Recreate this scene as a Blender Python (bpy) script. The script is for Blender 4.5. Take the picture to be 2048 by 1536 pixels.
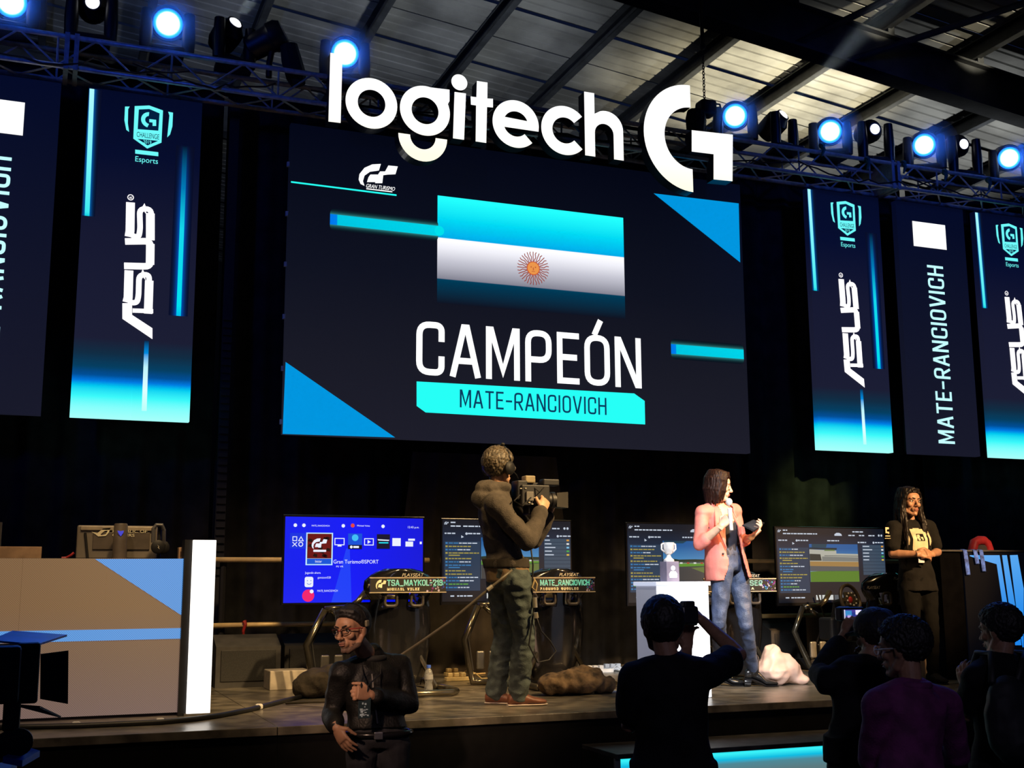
import bpy, bmesh, math, random
import numpy as np
from mathutils import Vector, Matrix, noise
from mathutils.geometry import tessellate_polygon

for _o in list(bpy.data.objects):
    bpy.data.objects.remove(_o)
SC = bpy.context.scene
COL = SC.collection
random.seed(7)
R_ = math.radians
PI = math.pi

# ------------------------------------------------------------------ camera
FPX, YAW, PITCH, ROLL = 2356.76, R_(21.68), R_(9.64), R_(-0.303)
EYE = 1.70
cf = Vector((math.sin(YAW)*math.cos(PITCH), math.cos(YAW)*math.cos(PITCH), math.sin(PITCH)))
cr0 = Vector((math.cos(YAW), -math.sin(YAW), 0))
cu0 = cr0.cross(cf)
cr = cr0*math.cos(ROLL) + cu0*math.sin(ROLL)
cu = -cr0*math.sin(ROLL) + cu0*math.cos(ROLL)
cam_d = bpy.data.cameras.new('camera')
cam_d.sensor_width = 36.0
cam_d.lens = FPX/2048*36.0
cam_d.clip_end = 200
cam = bpy.data.objects.new('camera', cam_d)
COL.objects.link(cam)
cam.matrix_world = Matrix(((cr.x, cu.x, -cf.x, 0), (cr.y, cu.y, -cf.y, 0), (cr.z, cu.z, -cf.z, EYE), (0, 0, 0, 1)))
SC.camera = cam

# ------------------------------------------------------------------ world, view
SC.view_settings.view_transform = 'Standard'
SC.view_settings.look = 'None'
SC.view_settings.gamma = 1
SC.view_settings.use_curve_mapping = False
SC.view_settings.exposure = 0.0
W = bpy.data.worlds.new('hall_ambience')
SC.world = W
W.use_nodes = True
W.node_tree.nodes['Background'].inputs[0].default_value = (0.16, 0.30, 1.0, 1)
W.node_tree.nodes['Background'].inputs[1].default_value = 0.016

# ------------------------------------------------------------------ lamps of the hall: stage spots out of view, and a few added fills
def spot(name, loc, aim, power, color, size=40, blend=0.4, radius=0.15):
    d = bpy.data.lights.new(name, 'SPOT')
    d.energy = power; d.color = color; d.spot_size = R_(size); d.spot_blend = blend; d.shadow_soft_size = radius
    o = bpy.data.objects.new(name, d); COL.objects.link(o)
    o.location = loc
    o.rotation_euler = (Vector(aim)-Vector(loc)).to_track_quat('-Z', 'Y').to_euler()
    return o
WARM = (1.0, 0.66, 0.30)
spot('key_presenter', (8.4, 3.4, 5.2), (5.2, 8.1, 1.95), 3600, (1.0, 0.60, 0.26), 17, 0.7)
spot('key_presenter_cool', (2.7, 2.6, 5.0), (5.1, 8.05, 1.65), 3000, (0.92, 0.95, 1.0), 17, 0.7)
spot('key_guest', (7.9, 2.2, 4.5), (7.0, 8.1, 2.15), 4200, (1.0, 0.60, 0.27), 19, 0.7)
spot('key_cameraman', (6.2, 3.0, 6.0), (3.0, 7.5, 1.9), 3600, WARM, 19, 0.8)
spot('stage_wash_left', (1.2, 5.4, 7.3), (2.0, 9.2, 0.9), 1500, WARM, 42, 0.9, 0.3)
spot('stage_wash_right', (5.6, 5.4, 7.3), (4.9, 9.2, 0.9), 1500, WARM, 42, 0.9, 0.3)
spot('house_spot_left', (-2.2, 2.2, 4.4), (1.7, 6.8, 1.35), 1300, (1.0, 0.62, 0.42), 13, 0.9, 0.2)
spot('desk_wash', (-1.6, 3.6, 6.8), (0.0, 8.0, 1.4), 500, (1.0, 0.70, 0.42), 22, 0.8, 0.2)
spot('roof_flood_warm', (11.2, 13.0, 3.6), (10.1, 14.4, 9.2), 3600, (1.0, 0.88, 0.58), 46, 1.0, 0.1)
spot('roof_flood_right', (15.0, 13.0, 3.0), (12.5, 15.0, 9.0), 1300, (0.9, 0.92, 0.9), 70, 1.0, 0.2)
spot('roof_flood_pale', (5.0, 12.6, 6.0), (4.6, 16.5, 10.0), 260, (0.86, 0.93, 1.0), 110, 1.0, 0.2)
spot('roof_flood_blue', (-2.0, 12.4, 6.0), (0.0, 16.0, 10.0), 200, (0.35, 0.50, 1.0), 110, 1.0, 0.2)
spot('roof_flood_near', (9.9, 5.0, 7.9), (9.85, 11.9, 9.18), 3000, (1.0, 0.88, 0.60), 7, 0.5, 0.03)
spot('roof_flood_near_right', (11.7, 5.0, 7.75), (11.45, 12.0, 8.99), 3000, (1.0, 0.88, 0.60), 7, 0.5, 0.03)
spot('curtain_spot', (8.8, 5.2, 7.0), (8.05, 11.1, 2.55), 1500, (0.80, 1.0, 0.28), 10, 1.0, 0.1)
spot('chair_fill_added', (8.0, 3.0, 5.4), (8.9, 8.8, 1.95), 1300, (1.0, 0.70, 0.45), 11, 0.8, 0.1)  # added spot to brighten the red chair; no known lamp there
spot('blue_haze_fill_left', (-3.2, 6.0, 6.6), (0.4, 11.0, 5.2), 220, (0.02, 0.10, 1.0), 75, 1.0, 0.3)  # added spot standing in for the blue lamp haze over truss and drapes
spot('audience_fill_added', (0.5, -3.0, 5.5), (3.4, 4.7, 1.2), 190, (0.80, 0.72, 1.0), 34, 1.0, 0.5)  # fill added behind the camera so the audience shows; not a hall lamp
spot('blue_wash_right', (9.0, 5.0, 7.6), (9.4, 11.0, 5.8), 260, (0.03, 0.12, 1.0), 60, 1.0, 0.3)

# ------------------------------------------------------------------ pixel helpers: a ray of the photo cut with a plane of the place
def ray(x, y):
    return cf + cr*((x-1024)/FPX) - cu*((y-768)/FPX)
def at(x, y, Y):
    d = ray(x, y)
    p = d*(Y/d.y); p.z += EYE
    return p
def flo(x, y, z):
    d = ray(x, y)
    p = d*((z-EYE)/d.z); p.z += EYE
    return p

# ------------------------------------------------------------------ materials
def lin(c):
    c = c/255.0
    return c/12.92 if c <= 0.04045 else ((c+0.055)/1.055)**2.4
def rgb(r, g, b):
    return (lin(r), lin(g), lin(b), 1)
MATS = {}
def mat(name, col, rough=0.6, metal=0.0, var=0.15, scale=12.0, bump=0.0, bscale=60.0, coat=0.0, spec=0.5):
    if name in MATS: return MATS[name]
    m = bpy.data.materials.new(name); m.use_nodes = True
    nt = m.node_tree; b = nt.nodes['Principled BSDF']
    b.inputs['Roughness'].default_value = rough
    b.inputs['Metallic'].default_value = metal
    b.inputs['Specular IOR Level'].default_value = spec
    if coat: b.inputs['Coat Weight'].default_value = coat
    tc = nt.nodes.new('ShaderNodeTexCoord')
    nz = nt.nodes.new('ShaderNodeTexNoise'); nz.inputs['Scale'].default_value = scale; nz.inputs['Detail'].default_value = 4
    nt.links.new(tc.outputs['Object'], nz.inputs['Vector'])
    mx = nt.nodes.new('ShaderNodeMix'); mx.data_type = 'RGBA'
    c = col if len(col) == 4 else (*col, 1)
    mx.inputs['A'].default_value = tuple(max(0, v*(1-var)) for v in c[:3])+(1,)
    mx.inputs['B'].default_value = tuple(min(1, v*(1+var)) for v in c[:3])+(1,)
    mr_ = nt.nodes.new('ShaderNodeMapRange'); mr_.inputs['From Min'].default_value = .36; mr_.inputs['From Max'].default_value = .64
    nt.links.new(nz.outputs['Fac'], mr_.inputs['Value']); nt.links.new(mr_.outputs['Result'], mx.inputs['Factor'])
    nt.links.new(mx.outputs['Result'], b.inputs['Base Color'])
    if bump:
        n2 = nt.nodes.new('ShaderNodeTexNoise'); n2.inputs['Scale'].default_value = bscale; n2.inputs['Detail'].default_value = 3
        nt.links.new(tc.outputs['Object'], n2.inputs['Vector'])
        bp = nt.nodes.new('ShaderNodeBump'); bp.inputs['Strength'].default_value = bump; bp.inputs['Distance'].default_value = 0.02
        nt.links.new(n2.outputs['Fac'], bp.inputs['Height']); nt.links.new(bp.outputs['Normal'], b.inputs['Normal'])
    MATS[name] = m
    return m
def emit(name, col, strength=1.0, base=0.02, rough=0.4):
    if name in MATS: return MATS[name]
    m = bpy.data.materials.new(name); m.use_nodes = True
    b = m.node_tree.nodes['Principled BSDF']
    b.inputs['Base Color'].default_value = (base, base, base, 1)
    b.inputs['Roughness'].default_value = rough
    b.inputs['Specular IOR Level'].default_value = .12
    b.inputs['Emission Color'].default_value = col
    b.inputs['Emission Strength'].default_value = strength
    MATS[name] = m
    return m
def emit_ramp(name, axis, lo, hi, stops, strength=1.0, base=0.02, mesh=0.0):
    """a display whose picture runs along one axis of the panel (object coordinates)"""
    if name in MATS: return MATS[name]
    m = bpy.data.materials.new(name); m.use_nodes = True
    nt = m.node_tree; b = nt.nodes['Principled BSDF']
    b.inputs['Base Color'].default_value = (base, base, base, 1); b.inputs['Roughness'].default_value = 0.45; b.inputs['Specular IOR Level'].default_value = .12
    tc = nt.nodes.new('ShaderNodeTexCoord'); sp = nt.nodes.new('ShaderNodeSeparateXYZ')
    nt.links.new(tc.outputs['Object'], sp.inputs[0])
    mr = nt.nodes.new('ShaderNodeMapRange'); mr.inputs['From Min'].default_value = lo; mr.inputs['From Max'].default_value = hi
    nt.links.new(sp.outputs[axis], mr.inputs['Value'])
    cr_ = nt.nodes.new('ShaderNodeValToRGB'); e = cr_.color_ramp.elements
    e[0].position, e[0].color = stops[0]; e[1].position, e[1].color = stops[-1]
    for p_, c_ in stops[1:-1]:
        n = e.new(p_); n.color = c_
    nt.links.new(mr.outputs['Result'], cr_.inputs['Fac'])
    src = cr_.outputs['Color']
    if mesh:
        ck = nt.nodes.new('ShaderNodeTexChecker'); ck.inputs['Scale'].default_value = mesh
        ck.inputs['Color1'].default_value = (1, 1, 1, 1); ck.inputs['Color2'].default_value = (0.62, 0.62, 0.66, 1)
        nt.links.new(tc.outputs['Object'], ck.inputs['Vector'])
        mx = nt.nodes.new('ShaderNodeMix'); mx.data_type = 'RGBA'; mx.blend_type = 'MULTIPLY'; mx.inputs['Factor'].default_value = 1
        nt.links.new(src, mx.inputs['A']); nt.links.new(ck.outputs['Color'], mx.inputs['B']); src = mx.outputs['Result']
    nt.links.new(src, b.inputs['Emission Color'])
    b.inputs['Emission Strength'].default_value = strength
    MATS[name] = m
    return m

# ------------------------------------------------------------------ objects
def setp(o, label=None, cat=None, group=None, kind=None):
    if label: o['label'] = label
    if cat: o['category'] = cat
    if group: o['group'] = group
    if kind: o['kind'] = kind
    return o
def thing(name, label, cat, loc=(0, 0, 0), rotz=0.0, group=None, kind=None):
    o = bpy.data.objects.new(name, None); COL.objects.link(o)
    o.empty_display_size = 0.1
    o.location = loc; o.rotation_euler = (0, 0, rotz)
    return setp(o, label, cat, group, kind)
class MB:
    """collects shapes in world (or the parent's local) coordinates; build() links them as one mesh object"""
    def __init__(s): s.v = []; s.f = []; s.m = []
    def add(s, vs, fs, mi=0):
        n = len(s.v); s.v += [tuple(v) for v in vs]; s.f += [tuple(i+n for i in f) for f in fs]; s.m += [mi]*len(fs); return s
    def box(s, a, b, mi=0):
        (x0, y0, z0), (x1, y1, z1) = a, b
        return s.add([(x0, y0, z0), (x1, y0, z0), (x1, y1, z0), (x0, y1, z0), (x0, y0, z1), (x1, y0, z1), (x1, y1, z1), (x0, y1, z1)],
                     [(0, 3, 2, 1), (4, 5, 6, 7), (0, 1, 5, 4), (1, 2, 6, 5), (2, 3, 7, 6), (3, 0, 4, 7)], mi)
    def cbox(s, c, d, mi=0):
        return s.box((c[0]-d[0]/2, c[1]-d[1]/2, c[2]-d[2]/2), (c[0]+d[0]/2, c[1]+d[1]/2, c[2]+d[2]/2), mi)
    def rbox(s, c, d, rot, mi=0, ch=0.0):
        """box turned by a 3x3/4x4 rotation about its centre, edges chamfered by ch"""
        n0 = len(s.v)
        if ch:
            bm = bmesh.new(); bmesh.ops.create_cube(bm, size=1)
            for v in bm.verts: v.co = Vector((v.co.x*d[0], v.co.y*d[1], v.co.z*d[2]))
            bmesh.ops.bevel(bm, geom=bm.edges[:], offset=ch, segments=2, affect='EDGES', profile=0.5)
            vs = [v.co.copy() for v in bm.verts]; bm.verts.index_update()
            fs = [[v.index for v in f.verts] for f in bm.faces]; bm.free()
        else:
            t = MB(); t.cbox((0, 0, 0), d); vs = [Vector(v) for v in t.v]; fs = t.f
        r3 = rot.to_3x3()
        return s.add([r3 @ v + Vector(c) for v in vs], fs, mi)
    def bev(s, a, b, ch, mi=0):
        c = [(a[i]+b[i])/2 for i in range(3)]; d = [abs(b[i]-a[i]) for i in range(3)]
        return s.rbox(c, d, Matrix.Identity(3), mi, ch)
    def tube(s, pts, r, n=8, mi=0, cap=True, closed=False, flat=1.0):
        pts = [Vector(p) for p in pts]; k = len(pts)
        rs = list(r) if hasattr(r, '__len__') else [r]*k
        rings = []; up = None
        for i in range(k):
            if closed: t = pts[(i+1) % k]-pts[i-1]
            else: t = pts[min(i+1, k-1)]-pts[max(i-1, 0)]
            if t.length < 1e-9: t = Vector((0, 0, 1))
            t.normalize()
            if up is None:
                up = Vector((0, 0, 1)) if abs(t.z) < 0.9 else Vector((0, 1, 0))
            a = t.cross(up)
            if a.length < 1e-6: a = t.cross(Vector((1, 0, 0)))
            a.normalize(); b = a.cross(t); up = b
            rings.append([pts[i]+(a*math.cos(2*PI*j/n)+b*flat*math.sin(2*PI*j/n))*rs[i] for j in range(n)])
        vs = [v for g in rings for v in g]; fs = []
        for i in range(k if closed else k-1):
            i2 = (i+1) % k
            for j in range(n):
                j2 = (j+1) % n
                fs.append((i*n+j, i*n+j2, i2*n+j2, i2*n+j))
        if cap and not closed:
            fs.append(tuple(reversed(range(n)))); fs.append(tuple((k-1)*n+j for j in range(n)))
        return s.add(vs, fs, mi)
    def cyl(s, a, b, r, n=16, mi=0): return s.tube([a, b], r, n, mi)
    def ell(s, c, r, n=14, m=9, mi=0, rot=None):
        vs = []; fs = []
        for i in range(m+1):
            th = PI*i/m
            for j in range(n):
                ph = 2*PI*j/n
                v = Vector((r[0]*math.sin(th)*math.cos(ph), r[1]*math.sin(th)*math.sin(ph), r[2]*math.cos(th)))
                if rot is not None: v = rot @ v
                vs.append(v+Vector(c))
        for i in range(m):
            for j in range(n):
                j2 = (j+1) % n
                fs.append((i*n+j, (i+1)*n+j, (i+1)*n+j2, i*n+j2))
        return s.add(vs, fs, mi)
    def lathe(s, c, prof, n=20, mi=0, rot=None):
        vs = []; fs = []; m = len(prof)
        for r, z in prof:
            for j in range(n):
                v = Vector((r*math.cos(2*PI*j/n), r*math.sin(2*PI*j/n), z))
                if rot is not None: v = rot @ v
                vs.append(v+Vector(c))
        for i in range(m-1):
            for j in range(n):
                j2 = (j+1) % n
                fs.append((i*n+j, i*n+j2, (i+1)*n+j2, (i+1)*n+j))
        fs.append(tuple(reversed(range(n)))); fs.append(tuple((m-1)*n+j for j in range(n)))
        return s.add(vs, fs, mi)
    def flat(s, loops, Y, mi=0, depth=0.0, side=None):
        """outline(s) given as (x, z) pairs, facing the hall (-Y); with depth it becomes a solid"""
        L = [[Vector((p[0], p[1], 0)) for p in lp] for lp in loops]
        tri = tessellate_polygon(L)
        P = [p for lp in L for p in lp]
        fr = [(p.x, Y, p.y) for p in P]
        def ori(t):
            a, b, c = (P[i] for i in t)
            return t if (b-a).cross(c-a).z > 0 else (t[0], t[2], t[1])
        T = [ori(t) for t in tri]
        s.add(fr, T, mi)
        if depth:
            sd = mi if side is None else side
            s.add([(p.x, Y+depth, p.y) for p in P], [(t[0], t[2], t[1]) for t in T], sd)
            for lp in L:
                n = len(lp)
                area = sum(lp[i].x*lp[(i+1) % n].y-lp[(i+1) % n].x*lp[i].y for i in range(n))
                vs = [(p.x, Y, p.y) for p in lp]+[(p.x, Y+depth, p.y) for p in lp]
                hole = lp is not L[0]
                fs = []
                for i in range(n):
                    j = (i+1) % n
                    q = (i, i+n, j+n, j)
                    if (area < 0) != hole: q = tuple(reversed(q))
                    fs.append(q)
                s.add(vs, fs, sd)
        return s
    def build(s, name, mats, parent=None, smooth=False, local=False, label=None, kind=None):
        me = bpy.data.meshes.new(name)
        off = Vector((0, 0, 0))
        if parent is not None and not local:
            off = WPOS.get(parent.name, Vector(parent.location))
        me.from_pydata([(v[0]-off.x, v[1]-off.y, v[2]-off.z) for v in s.v], [], s.f)
        ms = mats if isinstance(mats, (list, tuple)) else [mats]
        for m_ in ms: me.materials.append(m_)
        if len(ms) > 1: me.polygons.foreach_set('material_index', s.m)
        if smooth is True: me.polygons.foreach_set('use_smooth', [True]*len(me.polygons))
        elif smooth:
            me.polygons.foreach_set('use_smooth', [True]*len(me.polygons))
            me.set_sharp_from_angle(angle=R_(smooth))
        me.update()
        o = bpy.data.objects.new(name, me); COL.objects.link(o)
        if parent is not None:
            o.parent = parent
            WPOS[o.name] = off
        if label: o['label'] = label
        if kind: o['kind'] = kind
        return o
WPOS = {}
def solo(mb, name, mats, label, cat, group=None, smooth=False, kind=None, origin=None):
    """a thing that is a single mesh; its origin goes to the middle of its foot"""
    vs = np.array(mb.v)
    lo, hi = vs.min(0), vs.max(0)
    c = Vector(origin) if origin is not None else Vector(((lo[0]+hi[0])/2, (lo[1]+hi[1])/2, lo[2]))
    mb.v = [(v[0]-c.x, v[1]-c.y, v[2]-c.z) for v in mb.v]
    o = mb.build(name, mats, None, smooth)
    o.location = c
    return setp(o, label, cat, group, kind)
def circ(cx, cz, r, n=48, a0=0, a1=360):
    return [(cx+r*math.cos(R_(a0+(a1-a0)*i/n)), cz+r*math.sin(R_(a0+(a1-a0)*i/n))) for i in range(n+(0 if abs(a1-a0) == 360 else 1))]
def rect(x0, z0, x1, z1): return [(x0, z0), (x1, z0), (x1, z1), (x0, z1)]
def rrect(x0, z0, x1, z1, r, n=5):
    out = []
    for cx, cz, a in ((x1-r, z0+r, -90), (x1-r, z1-r, 0), (x0+r, z1-r, 90), (x0+r, z0+r, 180)):
        out += [(cx+r*math.cos(R_(a+90*i/n)), cz+r*math.sin(R_(a+90*i/n))) for i in range(n+1)]
    return out

# ------------------------------------------------------------------ lettering
def rounded(pts, r, closed=False, n=6):
    k = len(pts); out = []
    for i in range(k):
        p = Vector(pts[i])
        if not closed and i in (0, k-1): out.append(p); continue
        a = Vector(pts[i-1]); b = Vector(pts[(i+1) % k])
        da, db = (a-p), (b-p)
        rr = min(r, da.length*0.5, db.length*0.5)
        if rr < 1e-5: out.append(p); continue
        s_ = p+da.normalized()*rr; e_ = p+db.normalized()*rr
        for j in range(n+1):
            t = j/n
            out.append(s_*(1-t)**2+p*2*t*(1-t)+e_*t*t)
    return out
GL = {}
def _g():
    c = 0.56
    G = {}
    G['A'] = (.62, [[(0, 0), (.27, 1), (.35, 1), (.62, 0)], [(.10, .28), (.52, .28)]], 0)
    G['B'] = (c, [[(0, 0), (0, 1), (c*.95, 1), (c*.95, .52), (0, .52)], [(0, 0), (c, 0), (c, .52), (0, .52)]], .2)
    G['C'] = (c, [[(c, .72), (c, 1), (0, 1), (0, 0), (c, 0), (c, .28)]], .26)
    G['D'] = (c, [[(0, 0), (0, 1), (c, 1), (c, 0), (0, 0)]], .25)
    G['E'] = (.46, [[(.46, 1), (0, 1), (0, 0), (.46, 0)], [(0, .52), (.4, .52)]], 0)
    G['F'] = (.46, [[(.46, 1), (0, 1), (0, 0)], [(0, .52), (.4, .52)]], 0)
    G['G'] = (c, [[(c, .75), (c, 1), (0, 1), (0, 0), (c, 0), (c, .48), (.3, .48)]], .22)
    G['H'] = (c, [[(0, 0), (0, 1)], [(c, 0), (c, 1)], [(0, .52), (c, .52)]], 0)
    G['I'] = (.02, [[(.01, 0), (.01, 1)]], 0)
    G['J'] = (.45, [[(.45, 1), (.45, 0), (0, 0), (0, .25)]], .2)
    G['K'] = (c, [[(0, 0), (0, 1)], [(c, 1), (.04, .45)], [(.18, .6), (c, 0)]], 0)
    G['L'] = (.44, [[(0, 1), (0, 0), (.44, 0)]], 0)
    G['M'] = (.74, [[(0, 0), (0, 1), (.06, 1), (.37, .12), (.68, 1), (.74, 1), (.74, 0)]], 0)
    G['N'] = (.6, [[(0, 0), (0, 1), (.05, 1), (.55, 0), (.6, 0), (.6, 1)]], 0)
    G['O'] = (c, [[(0, .5), (0, 1), (c, 1), (c, 0), (0, 0), (0, .5)]], .27)
    G['P'] = (c, [[(0, 0), (0, 1), (c, 1), (c, .42), (0, .42)]], .25)
    G['R'] = (c, [[(0, 0), (0, 1), (c, 1), (c, .45), (0, .45)], [(.28, .45), (c, 0)]], .24)
    G['S'] = (c, [[(c, .84), (c*.9, 1), (c*.1, 1), (0, .88), (0, .62), (c*.12, .53), (c*.88, .47), (c, .38), (c, .12), (c*.9, 0), (c*.1, 0), (0, .16)]], .08)
    G['T'] = (.54, [[(0, 1), (.54, 1)], [(.27, 1), (.27, 0)]], 0)
    G['U'] = (c, [[(0, 1), (0, 0), (c, 0), (c, 1)]], .27)
    G['V'] = (.6, [[(0, 1), (.27, 0), (.33, 0), (.6, 1)]], 0)
    G['X'] = (.56, [[(0, 1), (.56, 0)], [(0, 0), (.56, 1)]], 0)
    G['Y'] = (.58, [[(0, 1), (.29, .45), (.58, 1)], [(.29, .45), (.29, 0)]], 0)
    G['Z'] = (.5, [[(0, 1), (.5, 1), (0, 0), (.5, 0)]], 0)
    G['-'] = (.36, [[(0, .48), (.36, .48)]], 0)
    G['_'] = (.5, [[(0, -.1), (.5, -.1)]], 0)
    G['0'] = (.5, [[(0, .5), (0, 1), (.5, 1), (.5, 0), (0, 0), (0, .5)]], .24)
    G['1'] = (.2, [[(0, .82), (.18, 1), (.18, 0)]], 0)
    G['2'] = (.5, [[(0, .75), (0, 1), (.5, 1), (.5, .6), (0, 0), (.5, 0)]], .2)
    G['9'] = (.5, [[(.5, .55), (0, .5), (0, 1), (.5, 1), (.5, 0), (0, 0), (0, .2)]], .2)
    G['Ó'] = (c, G['O'][1]+[[(.24, 1.12), (.36, 1.34)]], .27)
    G[' '] = (.3, [], 0)
    return G
GL = _g()
def strokes_text(mb, s, org, ux, uz, h, width, th, gap=.2, mi=0, dy=0.0, slant=0.0):
    """draws a line of stroke lettering; org = world corner, ux/uz = unit vectors along and up the line"""
    tot = sum(GL[c][0] for c in s)+gap*(len(s)-1)
    sx = width/tot
    x = 0.0
    org = Vector(org); ux = Vector(ux); uz = Vector(uz)
    for c in s:
        w, st, rad = GL[c]
        for pl in st:
            pts = [((x+p[0])*sx+slant*p[1]*h, p[1]*h) for p in pl]
            if rad: pts = rounded(pts, rad*min(sx, h)*1.0)
            ribbon(mb, pts, th, org, ux, uz, mi, dy)
        x += w+gap
    return mb
def ribbon(mb, pts, th, org, ux, uz, mi=0, dy=0.0, ends=0.5):
    pts = [Vector((p[0], p[1])) for p in pts]
    k = len(pts)
    if k < 2: return
    L = []; Rr = []
    nrm = Vector(ux).cross(Vector(uz)).normalized()
    for i in range(k):
        if i == 0: t = pts[1]-pts[0]; m = 1
        elif i == k-1: t = pts[-1]-pts[-2]; m = 1
        else:
            a = (pts[i]-pts[i-1]).normalized(); b = (pts[i+1]-pts[i]).normalized()
            t = a+b
            if t.length < 0.2: t = b
            m = min(1.0/max(0.35, t.normalized().dot(b)), 2.2)
        t = t.normalized()
        nn = Vector((-t.y, t.x))*th*0.5*m
        p = pts[i]
        if i == 0: p = p-t*th*ends
        if i == k-1: p = p+t*th*ends
        L.append(p+nn); Rr.append(p-nn)
    vs = [org+ux*q.x+uz*q.y-nrm*0+Vector((0, dy, 0)) for q in L+Rr]
    fs = [(i, i+k, i+k+1, i+1) for i in range(k-1)]
    mb.add(vs, fs, mi)
def font_loops(s, size):
    """the built-in sans face as flat triangles: (verts2d, tris)"""
    cu_ = bpy.data.curves.new('tmp', 'FONT'); cu_.body = s; cu_.size = size; cu_.resolution_u = 3
    o = bpy.data.objects.new('tmp', cu_); COL.objects.link(o)
    dg = bpy.context.evaluated_depsgraph_get()
    me = bpy.data.meshes.new_from_object(o.evaluated_get(dg))
    vs = [v.co.copy() for v in me.vertices]; fs = [tuple(p.vertices) for p in me.polygons]
    bpy.data.objects.remove(o); bpy.data.curves.remove(cu_); bpy.data.meshes.remove(me)
    return vs, fs
def print_text(mb, s, org, ux, uz, h, width=None, mi=0, slant=0.0):
    vs, fs = font_loops(s, 1.0)
    if not vs: return mb
    x0 = min(v.x for v in vs); x1 = max(v.x for v in vs); z0 = 0.0; z1 = 0.72
    kz = h/z1; kx = kz if width is None else width/(x1-x0)
    org = Vector(org); ux = Vector(ux); uz = Vector(uz)
    mb.add([org+ux*((v.x-x0)*kx+slant*v.y*kz)+uz*(v.y*kz) for v in vs], fs, mi)
    return mb
UX = Vector((1, 0, 0)); UZ = Vector((0, 0, 1))
def XZ(x, y, Y):
    p = at(x, y, Y); return (p.x, p.z)
def crop(ox, oy, k, Y):
    """measurements read off an enlarged view of the photo -> (x, z) on the plane at depth Y"""
    return lambda pts: [XZ(ox+px/k, oy+py/k, Y) for px, py in pts]
# ================================================================== THE SETTING
STG = 0.88
WALL = 10.72
M_floor = mat('hall_floor', (0.012, 0.012, 0.016), 0.5, 0, 0.4, 3, 0.15, 30)
M_stage = mat('stage_deck', (0.13, 0.115, 0.09), 0.30, 0, 0.45, 7.0, 0.12, 18)
M_black = mat('matt_black', (0.008, 0.008, 0.010), 0.6)
M_blackg = mat('gloss_black', (0.010, 0.010, 0.012), 0.22, 0, 0.1, 8)
M_cloth = mat('black_drape', (0.020, 0.020, 0.022), 0.9, 0, 0.3, 5, 0.1, 120, spec=.1)
M_drape2 = mat('dark_brown_drape', (0.035, 0.030, 0.024), 0.9, 0, 0.2, 5, 0.1, 120, spec=.1)
M_alu = mat('truss_aluminium', (0.45, 0.45, 0.48), 0.4, 0.3, 0.2, 20)
M_roof = mat('roof_sheet', (0.30, 0.30, 0.29), 0.55, 0.0, 0.35, 1.2, 0.05, 10)
M_steel = mat('roof_steel', (0.06, 0.065, 0.075), 0.6, 0.1, 0.25, 4)
M_wall = mat('hall_wall', (0.02, 0.02, 0.026), 0.8)

def struct(mb, name, m, parent=None):
    o = mb.build(name, m, parent)
    if parent is None: o['kind'] = 'structure'
    return o
fl = struct(MB().box((-14, -9, -0.2), (24, 30, 0.0)), 'floor', M_floor)
setp(fl, 'dark hall floor in front of and below the stage', 'floor')
wb = struct(MB().box((-14, 30, 0), (24, 30.2, 14)), 'wall_back', M_wall); setp(wb, 'dark far wall of the hall behind the stage', 'wall')
wl = struct(MB().box((-14.2, -9, 0), (-14, 30, 14)), 'wall_left', M_wall); setp(wl, 'dark side wall of the hall at left', 'wall')
wr = struct(MB().box((24, -9, 0), (24.2, 30, 14)), 'wall_right', M_wall); setp(wr, 'dark side wall of the hall at right', 'wall')

# ---- roof: sheets, purlins, rafters
AL = R_(6.5); RC = 8.6
def roofz(X): return (RC-math.sin(AL)*X)/math.cos(AL)+EYE
roof = thing('ceiling', 'pitched roof of ribbed metal sheets on steel purlins', 'roof', (5, 15, 0), kind='structure')
def sheet(y0, w, lift):
    mb = MB(); n = 4; prof = []
    pw = w/n
    for i in range(n):
        a = y0+i*pw
        prof += [(a, 0), (a+pw*.80, 0), (a+pw*.84, .028), (a+pw*.96, .028)]
    prof.append((y0+w-.025, 0))
    X0, X1 = -13.9, 23.9
    vs = []
    for X in (X0, X1):
        for (yy, hh) in prof: vs.append((X, yy, roofz(X)+hh+lift))
    k = len(prof)
    fs = [(i, i+1, i+1+k, i+k) for i in range(k-1)]
    mb.add(vs, fs)
    o = mb.build('roof_sheet', M_roof, roof); return o
yy = -4.0; i = 0
while yy < 29.5:
    sheet(yy, 0.90, 0.004+0.02*(i % 2)); yy += 0.92; i += 1
PSP = 1.5
for k in range(-8, 13):
    X = 4.12+PSP*k
    z = roofz(X)
    mb = MB()
    # cold formed channel: web and two flanges
    mb.box((X-.005, -4, z-.24), (X+.005, 29.9, z-.01)); mb.box((X-.10, -4, z-.25), (X+.005, 29.9, z-.235)); mb.box((X-.09, -4, z-.02), (X+.005, 29.9, z-.005))
    mb.box((X-.105, -4, z-.25), (X-.095, 29.9, z-.20))
    mb.build('purlin', M_steel, roof)
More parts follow.
